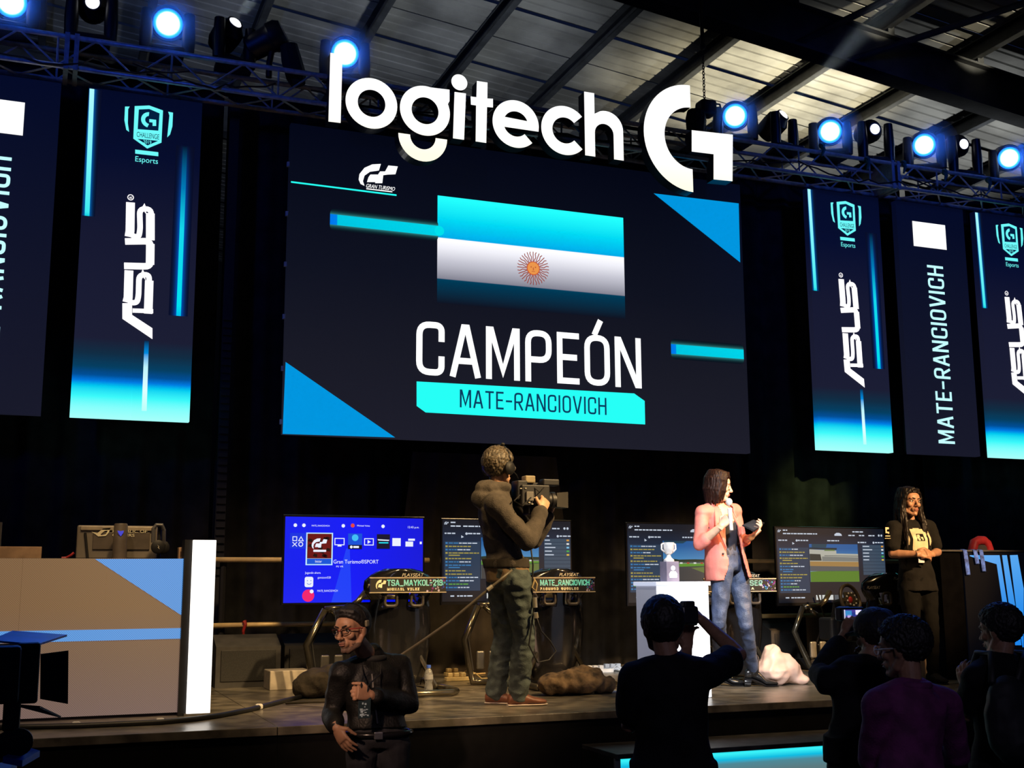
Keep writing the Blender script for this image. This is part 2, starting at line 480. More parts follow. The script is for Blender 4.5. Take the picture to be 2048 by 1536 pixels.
for Yr in (11.75, 19.0, 3.5):
    mb = MB()
    X0, X1 = -13.9, 23.9
    def prism(ya, yb, d0, d1):
        vs = []
        for X in (X0, X1):
            for (a, d) in ((ya, d0), (yb, d0), (yb, d1), (ya, d1)): vs.append((X, a, roofz(X)-d))
        mb.add(vs, [(0, 1, 5, 4), (1, 2, 6, 5), (2, 3, 7, 6), (3, 0, 4, 7), (0, 3, 2, 1), (4, 5, 6, 7)])
    prism(Yr-.01, Yr+.01, .40, .98); prism(Yr-.14, Yr+.14, .96, 1.0); prism(Yr-.10, Yr+.10, .38, .41)
    mb.build('rafter', M_steel, roof)
    for k in range(-8, 13):
        X = 4.12+PSP*k; MB().box((X-.05, Yr-.006, roofz(X)-.40), (X+.05, Yr+.006, roofz(X)-.22)).build('purlin_cleat', M_steel, roof)
mb = MB()
for (xa, ya, xb, yb) in ((8.6, 11.75, 10.6, 7.0), (9.4, 11.75, 12.4, 7.4)):
    mb = MB(); mb.tube([(xa, ya, roofz(xa)-.9), (xb, yb, roofz(xb)-.15)], .045, 8); mb.build('roof_brace', M_steel, roof)
mb = MB(); mb.tube([(9.2, 9.6, roofz(9.2)-.30), (13.2, 9.9, roofz(13.2)-.28)], .018, 6); mb.build('roof_brace', M_steel, roof)

# ---- stage platform and the lit step in front of it
stage = thing('stage_platform', 'low black stage with a scuffed grey deck', 'stage', (5, 9.5, 0))
XL, XR, YF, YB = -3.5, 13.5, 7.17, 12.0
ns = 7
for i in range(ns):
    a = XL+(XR-XL)*i/ns; b = XL+(XR-XL)*(i+1)/ns
    MB().bev((a+.002, YF, STG-.05), (b-.002, YB, STG), .004).build('deck_panel', M_stage, stage)
    MB().box((a+.004, YF+.015, 0.0), (b-.004, YF+.03, STG-.05)).build('skirt_panel', mat('stage_skirt', (0.006, 0.006, 0.007), 0.9, spec=.1), stage)
MB().box((XL, YF+.03, 0), (XR, YB, STG-.06)).build('substructure', M_black, stage)
stp = thing('stage_step', 'low step with cyan glowing front below the stage edge', 'step', (4.4, 6.95, 0))
SZ = 0.68
MB().bev((3.32, 6.66, SZ-.03), (5.45, 7.165, SZ), .004).build('tread', mat('step_tread', (0.05, 0.05, 0.055), 0.5, 0, 0.4, 10), stp)
MB().box((3.32, 6.72, 0), (5.45, 7.165, SZ-.03)).build('body', M_black, stp)
m_step = emit_ramp('step_front_glow', 'Z', 0.0, SZ-.03, [(0, rgb(60, 100, 105)), (.80, rgb(95, 125, 130)), (.88, rgb(80, 140, 155)), (.92, rgb(10, 190, 230)), (.975, rgb(60, 250, 255)), (1, rgb(40, 220, 240))], 0.95)
MB().box((3.36, 6.70, 0.01), (5.43, 6.72, SZ-.035)).build('light_panel', m_step, stp)
MB().box((3.325, 6.695, 0.0), (3.36, 6.72, SZ-.03)).build('corner_post', mat('step_post', (0.35, 0.37, 0.38), 0.4), stp)

# ---- black drapes behind the stage
def drape(x0, x1, Y, z0, z1, m, amp, lam, seed, label, flare=0.0):
    rnd = random.Random(seed)
    mb = MB(); n = int((x1-x0)/0.025); rows = 9
    ph = [rnd.uniform(0, 6.28) for _ in range(5)]
    vs = []
    for r in range(rows):
        t = r/(rows-1); z = z0+(z1-z0)*t
        for i in range(n+1):
            x = x0+(x1-x0)*i/n
            s = x*2*PI/lam
            d = amp*(.6*math.sin(s+ph[0]+.25*math.sin(2*t+ph[3]))+.45*math.sin(s*.43+ph[1])+.25*math.sin(s*1.9+ph[2]))*(1.05-.45*t)
            xx = x+flare*(1-t)*(i/n-.5)
            vs.append((xx, Y+d, z))
    fs = [(r*(n+1)+i, r*(n+1)+i+1, (r+1)*(n+1)+i+1, (r+1)*(n+1)+i) for r in range(rows-1) for i in range(n)]
    mb.add(vs, fs)
    return solo(mb, 'stage_curtain', m, label, 'curtain', 'black drapes behind the stage', smooth=True)
drape(-3.4, 1.42, 11.15, STG, 6.48, M_cloth, .05, .30, 1, 'black pleated drape behind the brown grey desk at far left')
drape(1.46, 4.1, 11.15, STG, 6.48, M_cloth, .06, .33, 2, 'black pleated drape hanging behind the blue television')
drape(4.15, 7.2, 11.15, STG, 6.48, M_cloth, .06, .36, 3, 'black pleated drape hanging behind the presenter')
drape(7.25, 9.6, 11.15, STG, 6.48, M_cloth, .06, .40, 4, 'black pleated drape catching a yellow green spot behind the woman in black')
drape(9.65, 13.4, 11.15, STG, 6.48, M_cloth, .05, .34, 5, 'black pleated drape at the right end of the stage')
drape(3.25, 4.75, 10.75, STG, 2.95, M_drape2, .03, .22, 6, 'dark brown drape flaring out behind the cameraman', flare=.5)
# ribbed upright strip on the drape edge
mb = MB()
pa = at(446, 640, 10.95); pb = at(437, 1150, 10.95)
for k in range(34):
    z = pb.z+(pa.z-pb.z)*k/33
    mb.box((pb.x-.04, 10.94, z), (pb.x+.04, 10.97, z+.035))
mb.box((pb.x-.045, 10.96, STG), (pb.x+.045, 10.985, 6.3))
solo(mb, 'cable_ladder', mat('ladder_black', (0.022, 0.024, 0.03), .5), 'narrow ribbed black cable strip upright beside the main screen', 'cable ladder')

# ---- main LED screen
SX0, SX1, SZ0, SZ1 = 2.0, 7.0, 3.065, 6.065
def nexp(nt):
    def M(op, a, b=None, c=None):
        n = nt.nodes.new('ShaderNodeMath'); n.operation = op
        for i, v in enumerate((a, b, c)):
            if v is None: continue
            if isinstance(v, (int, float)): n.inputs[i].default_value = v
            else: nt.links.new(v, n.inputs[i])
        return n.outputs[0]
    return M
def strip_mat(name, ax, c0, core, halo, lo, hi, stops, hcol, bg):
    """a light bar shown on a display: ramp along its length, hot core, soft halo on the dark picture"""
    m = bpy.data.materials.new(name); m.use_nodes = True
    nt = m.node_tree; b = nt.nodes['Principled BSDF']; M = nexp(nt)
    b.inputs['Base Color'].default_value = (.008, .008, .008, 1); b.inputs['Specular IOR Level'].default_value = .12
    tc = nt.nodes.new('ShaderNodeTexCoord'); sp = nt.nodes.new('ShaderNodeSeparateXYZ'); nt.links.new(tc.outputs['Object'], sp.inputs[0])
    lenv, acr = (sp.outputs['X'], sp.outputs['Z']) if ax == 'X' else (sp.outputs['Z'], sp.outputs['X'])
    t = M('DIVIDE', M('SUBTRACT', lenv, lo), hi-lo)
    if isinstance(c0, tuple):      # the bar leans: centre runs from c0[0] to c0[1]
        ctr = M('MULTIPLY_ADD', t, c0[1]-c0[0], c0[0])
    else: ctr = c0
    d = M('ABSOLUTE', M('SUBTRACT', acr, ctr))
    corev = M('LESS_THAN', d, core)
    q = M('DIVIDE', d, halo); hv = M('EXPONENT', M('MULTIPLY', M('MULTIPLY', q, q), -1.0))
    rp = nt.nodes.new('ShaderNodeValToRGB'); e = rp.color_ramp.elements
    e[0].position, e[0].color = stops[0]; e[1].position, e[1].color = stops[-1]
    for p_, c_ in stops[1:-1]: e.new(p_).color = c_
    nt.links.new(t, rp.inputs['Fac'])
    al = nt.nodes.new('ShaderNodeSeparateColor'); nt.links.new(rp.outputs['Color'], al.inputs[0])
    mx1 = nt.nodes.new('ShaderNodeMix'); mx1.data_type = 'RGBA'; mx1.inputs['A'].default_value = bg; mx1.inputs['B'].default_value = hcol
    nt.links.new(M('MULTIPLY', hv, M('MINIMUM', M('MULTIPLY', al.outputs['Blue'], 1.3), 1.0)), mx1.inputs['Factor'])
    mx2 = nt.nodes.new('ShaderNodeMix'); mx2.data_type = 'RGBA'; nt.links.new(mx1.outputs['Result'], mx2.inputs['A']); nt.links.new(rp.outputs['Color'], mx2.inputs['B'])
    nt.links.new(corev, mx2.inputs['Factor'])
    nt.links.new(mx2.outputs['Result'], b.inputs['Emission Color']); b.inputs['Emission Strength'].default_value = 1.0
    return m
E_white = emit('display_white', (1.0, 1.0, 1.0, 1), 1.25)
E_cyan = emit('display_cyan', rgb(38, 255, 246), 1.0)
E_aqua = emit('display_aqua', rgb(30, 215, 235), 1.0)
E_blue = emit('display_blue', rgb(0, 150, 222), 1.0)
E_ink = emit('display_ink', rgb(10, 60, 95), 1.0)
E_dark = emit('display_black', rgb(6, 9, 24), 1.0)

scr = thing('led_screen', 'large dark stage screen showing a flag and the word CAMPEÓN', 'screen', (4.5, WALL, SZ0))
m_scr = emit_ramp('screen_dark_haze_light', 'Z', 0, 3, [(0, rgb(29, 29, 41)), (.25, rgb(24, 25, 36)), (.55, rgb(14, 17, 30)), (1, rgb(3, 6, 20))], 1.0)  # paler foot is ambient light and haze put into the screen colour
for r in range(6):
    for c in range(10):
        x = SX0+.5*c; z = SZ0+.5*r
        MB().bev((x+.0006, WALL, z+.0006), (x+.4994, WALL+.08, z+.4994), .0006).build('led_cabinet', m_scr, scr)
MB().box((SX0+.02, WALL+.081, SZ0+.02), (SX1-.02, WALL+.14, SZ1-.02)).build('rear_frame', M_black, scr)
for py, px in ((327, 581), (426, 578), (527, 575), (632, 572), (736, 570), (843, 567)):
    p = at(px-1, py, WALL)
    MB().cbox((SX0-.012, WALL+.03, p.z), (.022, .03, .045)).build('cabinet_latch', mat('latch_white', (.9, .9, .95), .5), scr)
for hx in (2.4, 3.5, 4.5, 5.5, 6.6): MB().tube([(hx, WALL+.06, SZ1-.01), (hx, WALL+.06, 6.21)], .012, 6).build('hanger', M_black, scr)
PY = WALL-.004
tri = MB(); tri.flat([[(SX0, SZ0), XZ(790, 875, WALL), XZ(571, 724, WALL)]], PY); tri.build('corner_graphic', E_blue, scr)
tri = MB(); tri.flat([[XZ(1307, 387, WALL), XZ(1480, 525, WALL), XZ(1477, 407, WALL)]], PY); tri.build('corner_graphic', E_blue, scr)
# flag
fx0 = at(875, 391, WALL); fx1 = at(1246, 437, WALL)
fz1 = fx0.z; fz0 = at(874, 606, WALL).z
zz = lambda y: (at(875, y, WALL).z-SZ0)
m_flag = emit_ramp('flag_picture', 'Z', fz0-SZ0, fz1-SZ0,
    [(0, rgb(14, 18, 32)), (.20, rgb(0, 55, 82)), (.223, rgb(0, 62, 92)), (.228, rgb(128, 128, 142)), (.40, rgb(196, 196, 208)), (.52, rgb(238, 238, 246)), (.603, rgb(255, 255, 255)), (.608, rgb(0, 168, 228)), (.78, rgb(0, 212, 238)), (1, rgb(36, 255, 250))], 1.05)
flg = MB().flat([rect(fx0.x, fz0, fx1.x, fz1)], PY).build('flag_picture', m_flag, scr)
sc_ = at(1066, 537, WALL); 
mbr = MB(); rnd = random.Random(3)
for k in range(32):
    a = 2*PI*k/32
    pts = []
    for j in range(7):
        rr = .066+.105*j/6
        w = (.006*math.sin(j*1.6) if k % 2 else 0)
        pts.append((rr*math.cos(a)-w*math.sin(a), rr*math.sin(a)+w*math.cos(a)))
    ribbon(mbr, pts, .0085, Vector((sc_.x, PY-.002, sc_.z)), UX, UZ)
mbr.build('sun_rays', emit('sun_ray_red', rgb(150, 62, 48), 1.0), flg)
mbs = MB(); mbs.flat([circ(sc_.x, sc_.z, .072, 32)], PY-.003, 0); mbs.flat([circ(sc_.x, sc_.z, .064, 32)], PY-.004, 1)
for dx in (-.024, .024): mbs.flat([circ(sc_.x+dx, sc_.z+.012, .008, 10)], PY-.005, 2)
mbs.flat([rect(sc_.x-.005, sc_.z-.022, sc_.x+.005, sc_.z+.008)], PY-.005, 2); mbs.flat([rect(sc_.x-.018, sc_.z-.036, sc_.x+.018, sc_.z-.030)], PY-.005, 2)
mbs.build('sun_face', [emit('sun_rim', rgb(200, 80, 45), 1), emit('sun_gold', rgb(235, 150, 75), 1), emit('sun_feature', rgb(190, 95, 55), 1)], flg)
# CAMPEON
a = at(838, 747, WALL); b = at(1283, 774, WALL); top = at(838, 648, WALL)
mb = MB(); strokes_text(mb, 'CAMPEÓN', (a.x, PY, a.z+.02), UX, UZ, top.z-a.z-.02, b.x-a.x-.03, .062, .30)
mb.build('lettering', E_white, scr)
# name bar
mb = MB(); mb.flat([[XZ(833, 763, WALL), XZ(1268, 787, WALL), XZ(1289, 802, WALL), XZ(1290, 849, WALL), XZ(851, 825, WALL), XZ(833, 812, WALL)][::-1]], PY)
bar = mb.build('name_bar', E_cyan, scr)
a = at(921, 813, WALL); b = at(1211, 829, WALL); top = at(921, 781, WALL)
mb = MB(); strokes_text(mb, 'MATE-RANCIOVICH', (a.x, PY-.003, a.z), UX, UZ, top.z-a.z, b.x-a.x, .019, .32); mb.build('lettering', E_ink, bar)
# line and GT emblem
c2 = crop(560, 0, 3.2, WALL)
mb = MB(); mb.flat([c2([(70, 1160), (70, 1170), (745, 1255), (745, 1245)])], PY); mb.build('rule_line', E_cyan, scr)
mb = MB()
gt_polys = [[(645, 1050), (590, 1053), (540, 1075), (508, 1115), (503, 1150), (515, 1178), (540, 1190), (530, 1160), (540, 1125), (575, 1100), (632, 1092)],
            [(578, 1118), (625, 1118), (610, 1166), (556, 1166), (566, 1135)],
            [(693, 1060), (753, 1066), (738, 1116), (688, 1118), (660, 1122), (654, 1173), (608, 1173), (622, 1125), (640, 1098), (672, 1098)]]
for g in gt_polys: mb.flat([c2(g)[::-1]], PY)
o_ = c2([(548, 1200), (732, 1212), (552, 1174)])
print_text(mb, 'GRAN TURISMO', (o_[0][0], PY, o_[0][1]), UX, UZ, (o_[2][1]-o_[0][1])*.95, o_[1][0]-o_[0][0], slant=.25)
q = c2([(552, 1204), (718, 1217)]); mb.flat([rect(q[0][0], q[0][1]-.012, q[1][0], q[0][1]-.002)], PY)
mb.build('emblem', E_white, scr)
def bar_strip(pl, pr, half, name):
    A = at(*pl, WALL); B = at(*pr, WALL); zc = (A.z+B.z)/2-SZ0; x0 = A.x-4.5; x1 = B.x-4.5
    m = strip_mat('bar_'+name, 'X', zc, half, half*.85, x0, x1,
        [(0, rgb(0, 120, 235)), (.045, rgb(0, 130, 235)), (.05, rgb(0, 200, 225)), (1, rgb(0, 212, 232))], rgb(90, 235, 235), rgb(9, 12, 26))
    return MB().flat([rrect(A.x-.02, zc+SZ0-half*2.1, B.x, zc+SZ0+half*2.1, half*.9)], PY-.001).build('light_bar', m, scr)
bar_strip((664, 438), (876, 463), .052, 'l'); bar_strip((1345, 697), (1487, 710), .052, 'r')
mb = MB(); mb.flat([circ(fx0.x+.02, at(880, 462, WALL).z, .05, 20)], PY-.002); mb.build('bar_tip', emit('tip_cyan', rgb(0, 225, 235), 1), flg)

# ---- narrow LED banners
def banner(x0, label, content, name='led_banner', w=1.0):
    z0 = EYE+1.44
    t = thing(name, label, 'banner', (x0+w/2, WALL, z0), group='narrow upright screens')
    if content == 'brand':
        m = emit_ramp('banner_brand_picture_haze', 'Z', 0, 3, [(0, rgb(165, 255, 250)), (.03, rgb(135, 255, 252)), (.062, rgb(60, 250, 250)), (.092, rgb(0, 205, 240)), (.108, rgb(0, 120, 225)), (.125, rgb(0, 78, 150)), (.15, rgb(4, 62, 96)), (.19, rgb(16, 44, 66)), (.235, rgb(27, 29, 50)), (.55, rgb(22, 24, 46)), (.8, rgb(6, 12, 42)), (1, rgb(3, 8, 34))], 1.0)  # cyan foot is picture; the dark fade above has ambient light put in
    else:
        m = emit_ramp('banner_name_haze_light', 'Z', 0, 3, [(0, rgb(24, 25, 40)), (.5, rgb(15, 18, 36)), (1, rgb(3, 8, 34))], 1.0)  # paler foot is ambient light on the dark panel, put into its colour
    for k in range(6):
        for j in range(2):
            MB().bev((x0+j*w/2+.0006, WALL, z0+.5*k+.0006), (x0+(j+1)*w/2-.0006, WALL+.08, z0+.5*k+.4994), .0006).build('led_cabinet', m, t)
    MB().box((x0+.02, WALL+.081, z0+.02), (x0+w-.02, WALL+.13, z0+2.98)).build('rear_frame', M_black, t)
    for hx in (x0+.2, x0+w-.2): MB().tube([(hx, WALL+.06, z0+2.99), (hx, WALL+.06, 6.21)], .012, 6).build('hanger', M_black, t)
    ox, oz = x0-0.17, z0-(EYE+1.44)    # the picture was read off the left brand banner, whose corner is at x 0.17
    def loc(pts, k=3.2, ox_=0, oy_=0):
        return [(p[0]+ox, p[1]+oz) for p in crop(ox_, oy_, k, WALL)(pts)]
    Yp = WALL-.004
    if content == 'brand':
        mb = MB()
        sh = [(862, 680), (955, 676), (1043, 708), (1033, 914), (942, 952), (853, 888)]
        mb.flat([loc(sh)[::-1]], Yp)
        for bl in ([(800, 683), (830, 683), (820, 700), (818, 790), (826, 845), (808, 832), (796, 770)], [(1076, 716), (1107, 722), (1103, 810), (1088, 862), (1070, 880), (1076, 820), (1084, 740)]):
            mb.flat([loc(bl)[::-1]], Yp)
        mb.flat([loc([(865, 958), (1013, 975), (1013, 1001), (865, 984)])[::-1]], Yp)
        em = mb.build('emblem', emit('emblem_cyan', rgb(110, 250, 250), 1.0), t)
        mb = MB()
        mb.flat([loc([(888, 702), (955, 699), (1021, 727), (1013, 838), (881, 828)])[::-1]], Yp-.002)
        mb.flat([loc([(880, 890), (1012, 903), (944, 932)])[::-1]], Yp-.002)
        o_ = loc([(874, 876), (1018, 880), (874, 842), (916, 918), (968, 918), (916, 896)])
        print_text(mb, 'CHALLENGE', (o_[0][0], Yp-.002, o_[0][1]), UX, UZ, o_[2][1]-o_[0][1], o_[1][0]-o_[0][0])
        mb.build('emblem_field', emit('emblem_field', rgb(2, 30, 62), 1.0), em)
        mb = MB()
        g = loc([(955, 768), (955, 722), (915, 768), (955, 770)])
        c_ = loc([(957, 770)])[0]; ro = abs(loc([(902, 770)])[0][0]-c_[0]); ri = ro*.52
        arc = [(c_[0]+ro*math.cos(R_(v))*1.0, c_[1]+ro*math.sin(R_(v))) for v in range(95, 266, 9)]+[(c_[0]+ri*math.cos(R_(v)), c_[1]+ri*math.sin(R_(v))) for v in range(265, 94, -9)]
        mb.flat([arc], Yp-.004)
        mb.flat([loc([(955, 764), (999, 769), (999, 808), (976, 808), (976, 786), (955, 784)])[::-1]], Yp-.004)
        print_text(mb, '2019', (o_[3][0], Yp-.004, o_[3][1]), UX, UZ, o_[5][1]-o_[3][1], o_[4][0]-o_[3][0])
        o_ = loc([(865, 1034), (1010, 1048), (865, 998)])
        print_text(mb, 'Esports', (o_[0][0], Yp-.004, o_[0][1]), UX, UZ, o_[2][1]-o_[0][1], o_[1][0]-o_[0][0])
        mb.build('emblem_print', emit('emblem_cyan', rgb(110, 250, 250), 1.0), em, kind='stuff')
        # brand name, set upright
        mb = MB()
        S = dict(k=3.2, ox_=0, oy_=380)
        def path(pts, th, r=.05):
            P = loc(pts, **S); P = rounded(P, r, n=5)
            ribbon(mb, [(p[0], p[1]) for p in P], th, Vector((0, Yp, 0)), UX, UZ, ends=0.0)
        th = .077
        path([(835, 80), (832, 262), (826, 300)], th*.98, .01)
        path([(832, 270), (852, 298), (888, 300), (897, 250), (893, 120), (968, 122), (966, 322)], th*.62, .055)
        path([(962, 150), (962, 322)], th*.98, .01)
        path([(800, 330), (962, 328), (962, 490), (794, 486)], th*.78, .05); path([(962, 345), (960, 478)], th*.95, .01)
        path([(825, 515), (820, 690), (812, 720)], th*.98, .01)
        path([(820, 690), (835, 722), (876, 722), (886, 680), (890, 545), (955, 540), (948, 792)], th*.62, .055)
        path([(955, 580), (948, 792)], th*.95, .01); path([(848, 772), (980, 776)], th*.5, .01)
        mb.flat([loc([(783, 725), (845, 725), (845, 800), (975, 885), (975, 955), (783, 825)], **S)[::-1]], Yp)
        rc = loc([(836, 48)], **S)[0]
        rg = [circ(rc[0], rc[1], .028, 20), circ(rc[0], rc[1], .021, 20)]
        mb.flat(rg, Yp); print_text(mb, 'R', (rc[0]+.014, Yp, rc[1]-.011), UZ, -UX, .026, .022)
        mb.build('lettering', emit('brand_white', (1, .97, 1, 1), 1.3), t)
        # light bars
        def vbar(ptop, pbot, core, halo, stops, nm, hc):
            A = loc([ptop], 1)[0]; B = loc([pbot], 1)[0]
            xc = ((B[0])-t.location.x, (A[0])-t.location.x)
            lo, hi = B[1]-z0, A[1]-z0
            m = MATS.get(nm) or strip_mat(nm, 'Z', xc, core, halo, lo, hi, stops, hc, rgb(8, 12, 36)); MATS[nm] = m
            x_lo = max(min(A[0], B[0])-halo*2.2, x0+.004); x_hi = min(max(A[0], B[0])+halo*2.2, x0+w-.004)
            MB().flat([rect(x_lo, B[1], x_hi, A[1])], Yp).build('light_bar', m, t)
        vbar((184, 178), (174, 432), .020, .030, [(0, rgb(0, 205, 225)), (.03, rgb(60, 235, 240)), (.5, rgb(125, 245, 250)), (1, rgb(175, 250, 252))], 'bar_vl', rgb(0, 110, 200))
        vbar((370, 292), (357, 632), .020, .036, [(0, rgb(0, 190, 235)), (.06, rgb(0, 225, 240)), (.5, rgb(20, 215, 235)), (.75, rgb(0, 120, 180)), (1, rgb(4, 14, 40))], 'bar_vr', rgb(0, 90, 200))
        vbar((293, 684), (288, 826), .016, .05, [(0, rgb(165, 255, 250)), (.35, rgb(215, 255, 255)), (.7, rgb(190, 250, 255)), (.88, rgb(20, 120, 215)), (1, rgb(10, 40, 80))], 'bar_vc', rgb(40, 170, 235)) if False else None
        A = loc([(293, 682)], 1)[0]; B = loc([(288, 822)], 1)[0]
        mb = MB(); mb.flat([[(B[0]-.020, B[1]), (B[0]+.022, B[1]), (A[0]+.020, A[1]), (A[0]-.018, A[1])]], Yp-.001)
        mb.build('light_bar', emit_ramp('bar_beam', 'Z', B[1]-z0, A[1]-z0, [(0, rgb(185, 255, 250)), (.3, rgb(225, 255, 255)), (.62, rgb(190, 245, 255)), (.82, rgb(0, 140, 225)), (1, rgb(6, 40, 75))], 1.0), t)
    else:
        ox2 = x0-9.14
        f2 = lambda pts: [(p[0]+ox2, p[1]) for p in crop(0, 0, 1, WALL)(pts)]
        q = f2([(1824, 442), (1893, 500)])
        MB().flat([rect(q[0][0], q[1][1], q[1][0], q[0][1])], Yp).build('flag_picture', E_white, t)
        q = f2([(1909, 889), (1851, 532), (1880, 889)])
        mb = MB(); strokes_text(mb, 'MATE-RANCIOVICH', (q[0][0]-.01, Yp, q[0][1]+.02), UZ, -UX, (q[0][0]-q[2][0])*.98, f2([(1866, 532)])[0][1]-q[0][1]-.03, .030, .36)
        mb.build('lettering', emit('name_pale_cyan', rgb(190, 250, 255), 1.1), t)
banner(-2.37, 'upright brand screen at the far left edge behind the desk', 'brand') if False else None
banner(-1.06, 'dark upright name screen cut by the left picture edge', 'name')
banner(0.17, 'upright screen with emblem and tall white lettering left of the main screen', 'brand')
banner(7.89, 'upright screen with emblem and tall white lettering just right of the main screen', 'brand')
banner(9.14, 'dark upright screen with the name running upward right of the main screen', 'name')
banner(10.32, 'upright emblem screen cut by the right picture edge', 'brand')

# ---- lit letters of the sign
SY = 10.34
m_face = emit_ramp('sign_face_white', 'Z', 0, 1.3, [(0, (1.0, .95, .72, 1)), (.22, (1, .98, .90, 1)), (.5, (1, 1, 1, 1)), (1, (1, 1, .97, 1))], 1.15)
m_side = mat('sign_return_black', (.012, .013, .018), .35)
sz0 = at(1380, 380, SY).z
sign = thing('lit_sign', 'large sign of glowing white letters hanging above the main screen', 'sign', (at(1060, 250, SY).x, SY, sz0))
def letter(loops, nm='letter'):
    mb = MB(); mb.flat(loops, SY, 0, .14, 1); return mb.build(nm, [m_face, m_side], sign)
s2 = crop(560, 0, 3.2, SY); s3 = crop(1100, 0, 3.2, SY)
letter([s2([(322, 338), (310, 778), (388, 787), (400, 348)])])
def cr2(f, l, r_, t_, b_):
    L_ = f([l])[0]; Rr = f([r_])[0]; T_ = f([t_])[0]; B_ = f([b_])[0]
    c = ((L_[0]+Rr[0])/2, (T_[1]+B_[1])/2); return c, ((Rr[0]-L_[0])/2+(T_[1]-B_[1])/2)/2
c, ro = cr2(s2, (423, 650), (747, 670), (590, 497), (580, 826)); _, ri = cr2(s2, (500, 655), (672, 665), (590, 572), (585, 748))
letter([circ(*c, ro), circ(*c, ri)])
# g
c, ro = cr2(s2, (770, 700), (1085, 715), (930, 548), (925, 870)); _, ri = cr2(s2, (845, 700), (1012, 712), (930, 622), (925, 797))
ear = s2([(1085, 574), (1085, 648)])
outer = [(c[0]+ro*math.cos(R_(v)), c[1]+ro*math.sin(R_(v))) for v in range(78, 388, 6)]
letter([outer+[(ear[1][0], ear[1][1]), (ear[0][0], ear[0][1])], circ(*c, ri)])
cc = ((s2([(757, 860)])[0][0]+s2([(1070, 890)])[0][0])/2, s2([(915, 872)])[0][1])
ro2 = (s2([(1070, 890)])[0][0]-s2([(757, 860)])[0][0])/2; ri2 = (s2([(998, 885)])[0][0]-s2([(835, 868)])[0][0])/2
zb = cc[1]-s2([(915, 1033)])[0][1]
letter([[(cc[0]+ro2*math.cos(R_(v)), cc[1]+zb*math.sin(R_(v))) for v in range(180, 361, 9)]+[(cc[0]+ri2*math.cos(R_(v)), cc[1]+zb*.52*math.sin(R_(v))) for v in range(360, 179, -9)]])
# i, t
letter([s2([(1117, 588), (1107, 885), (1178, 895), (1190, 598)])]); cd = s2([(1148, 527)])[0]; letter([circ(*cd, .083, 32)], 'letter_dot')
letter([s2([(1260, 518), (1257, 622), (1220, 617), (1222, 670), (1255, 675), (1252, 905), (1320, 915), (1325, 685), (1363, 688), (1363, 632), (1327, 630), (1328, 528)])])
# e
c, ro = cr2(s2, (1365, 790), (1652, 800), (1510, 638), (1510, 950)); ri = ro*.53
zb1 = s2([(1510, 765)])[0][1]-c[1]; zb0 = s2([(1510, 822)])[0][1]-c[1]
a_in0 = math.degrees(math.asin(max(-1, min(1, zb0/ri))))
oloop = [(c[0]+ro*math.cos(R_(v)), c[1]+ro*math.sin(R_(v))) for v in range(0, 316, 5)]
iloop = [(c[0]+ri*math.cos(R_(v)), c[1]+ri*math.sin(R_(v))) for v in range(315, 195, -6)]
iloop = [p for p in iloop if p[1] < c[1]+zb0]
oloop[0] = (c[0]+ro, c[1])
letter([[(c[0]+ro*.985, c[1]+zb0)]+oloop+iloop+[(c[0]-math.sqrt(max(.0001, ri*ri-zb0*zb0)), c[1]+zb0)],
        [(c[0]+ri*math.cos(R_(v)), c[1]+ri*math.sin(R_(v))) for v in range(int(math.degrees(math.asin(max(-.99, min(.99, zb1/ri)))))+1, 180-int(math.degrees(math.asin(max(-.99, min(.99, zb1/ri))))), 7)]])
# c
c, ro = cr2(s2, (1672, 830), (1970, 845), (1815, 678), (1815, 990)); ro = (s2([(1815, 678)])[0][1]-s2([(1815, 990)])[0][1])/2
c = (s2([(1672, 830)])[0][0]+ro, c[1]); ri = ro*.53
letter([[(c[0]+ro*math.cos(R_(v)), c[1]+ro*math.sin(R_(v))) for v in range(42, 321, 6)]+[(c[0]+ri*math.cos(R_(v)), c[1]+ri*math.sin(R_(v))) for v in range(318, 41, -6)]])
# h
hs = s3([(235, 590), (225, 995), (290, 1003), (300, 598), (475, 800), (410, 800), (297, 800), (472, 1027), (410, 1018), (385, 715), (360, 795)])
wx0, wx1 = hs[1][0], hs[2][0]; ax1 = hs[7][0]; ax0 = hs[8][0]; zt = (hs[0][1]+hs[3][1])/2; zbm = (hs[1][1]+hs[7][1])/2; za = hs[9][1]; zi = hs[10][1]
rr = (ax1-wx1)*.60; rin = (ax0-wx1)/2
lp = [(wx0, zbm), (wx1, zbm), (wx1, zi-rin)]+[(wx1+rin-rin*math.cos(R_(v)), zi-rin+rin*math.sin(R_(v))) for v in range(15, 181, 15)]+[(ax0, zbm), (ax1, zbm), (ax1, za-rr)]
lp += [(ax1-rr+rr*math.cos(R_(v)), za-rr+rr*math.sin(R_(v))) for v in range(10, 120, 10)]+[(wx1, za-rr*.25), (wx1, zt), (wx0, zt)]
letter([lp])
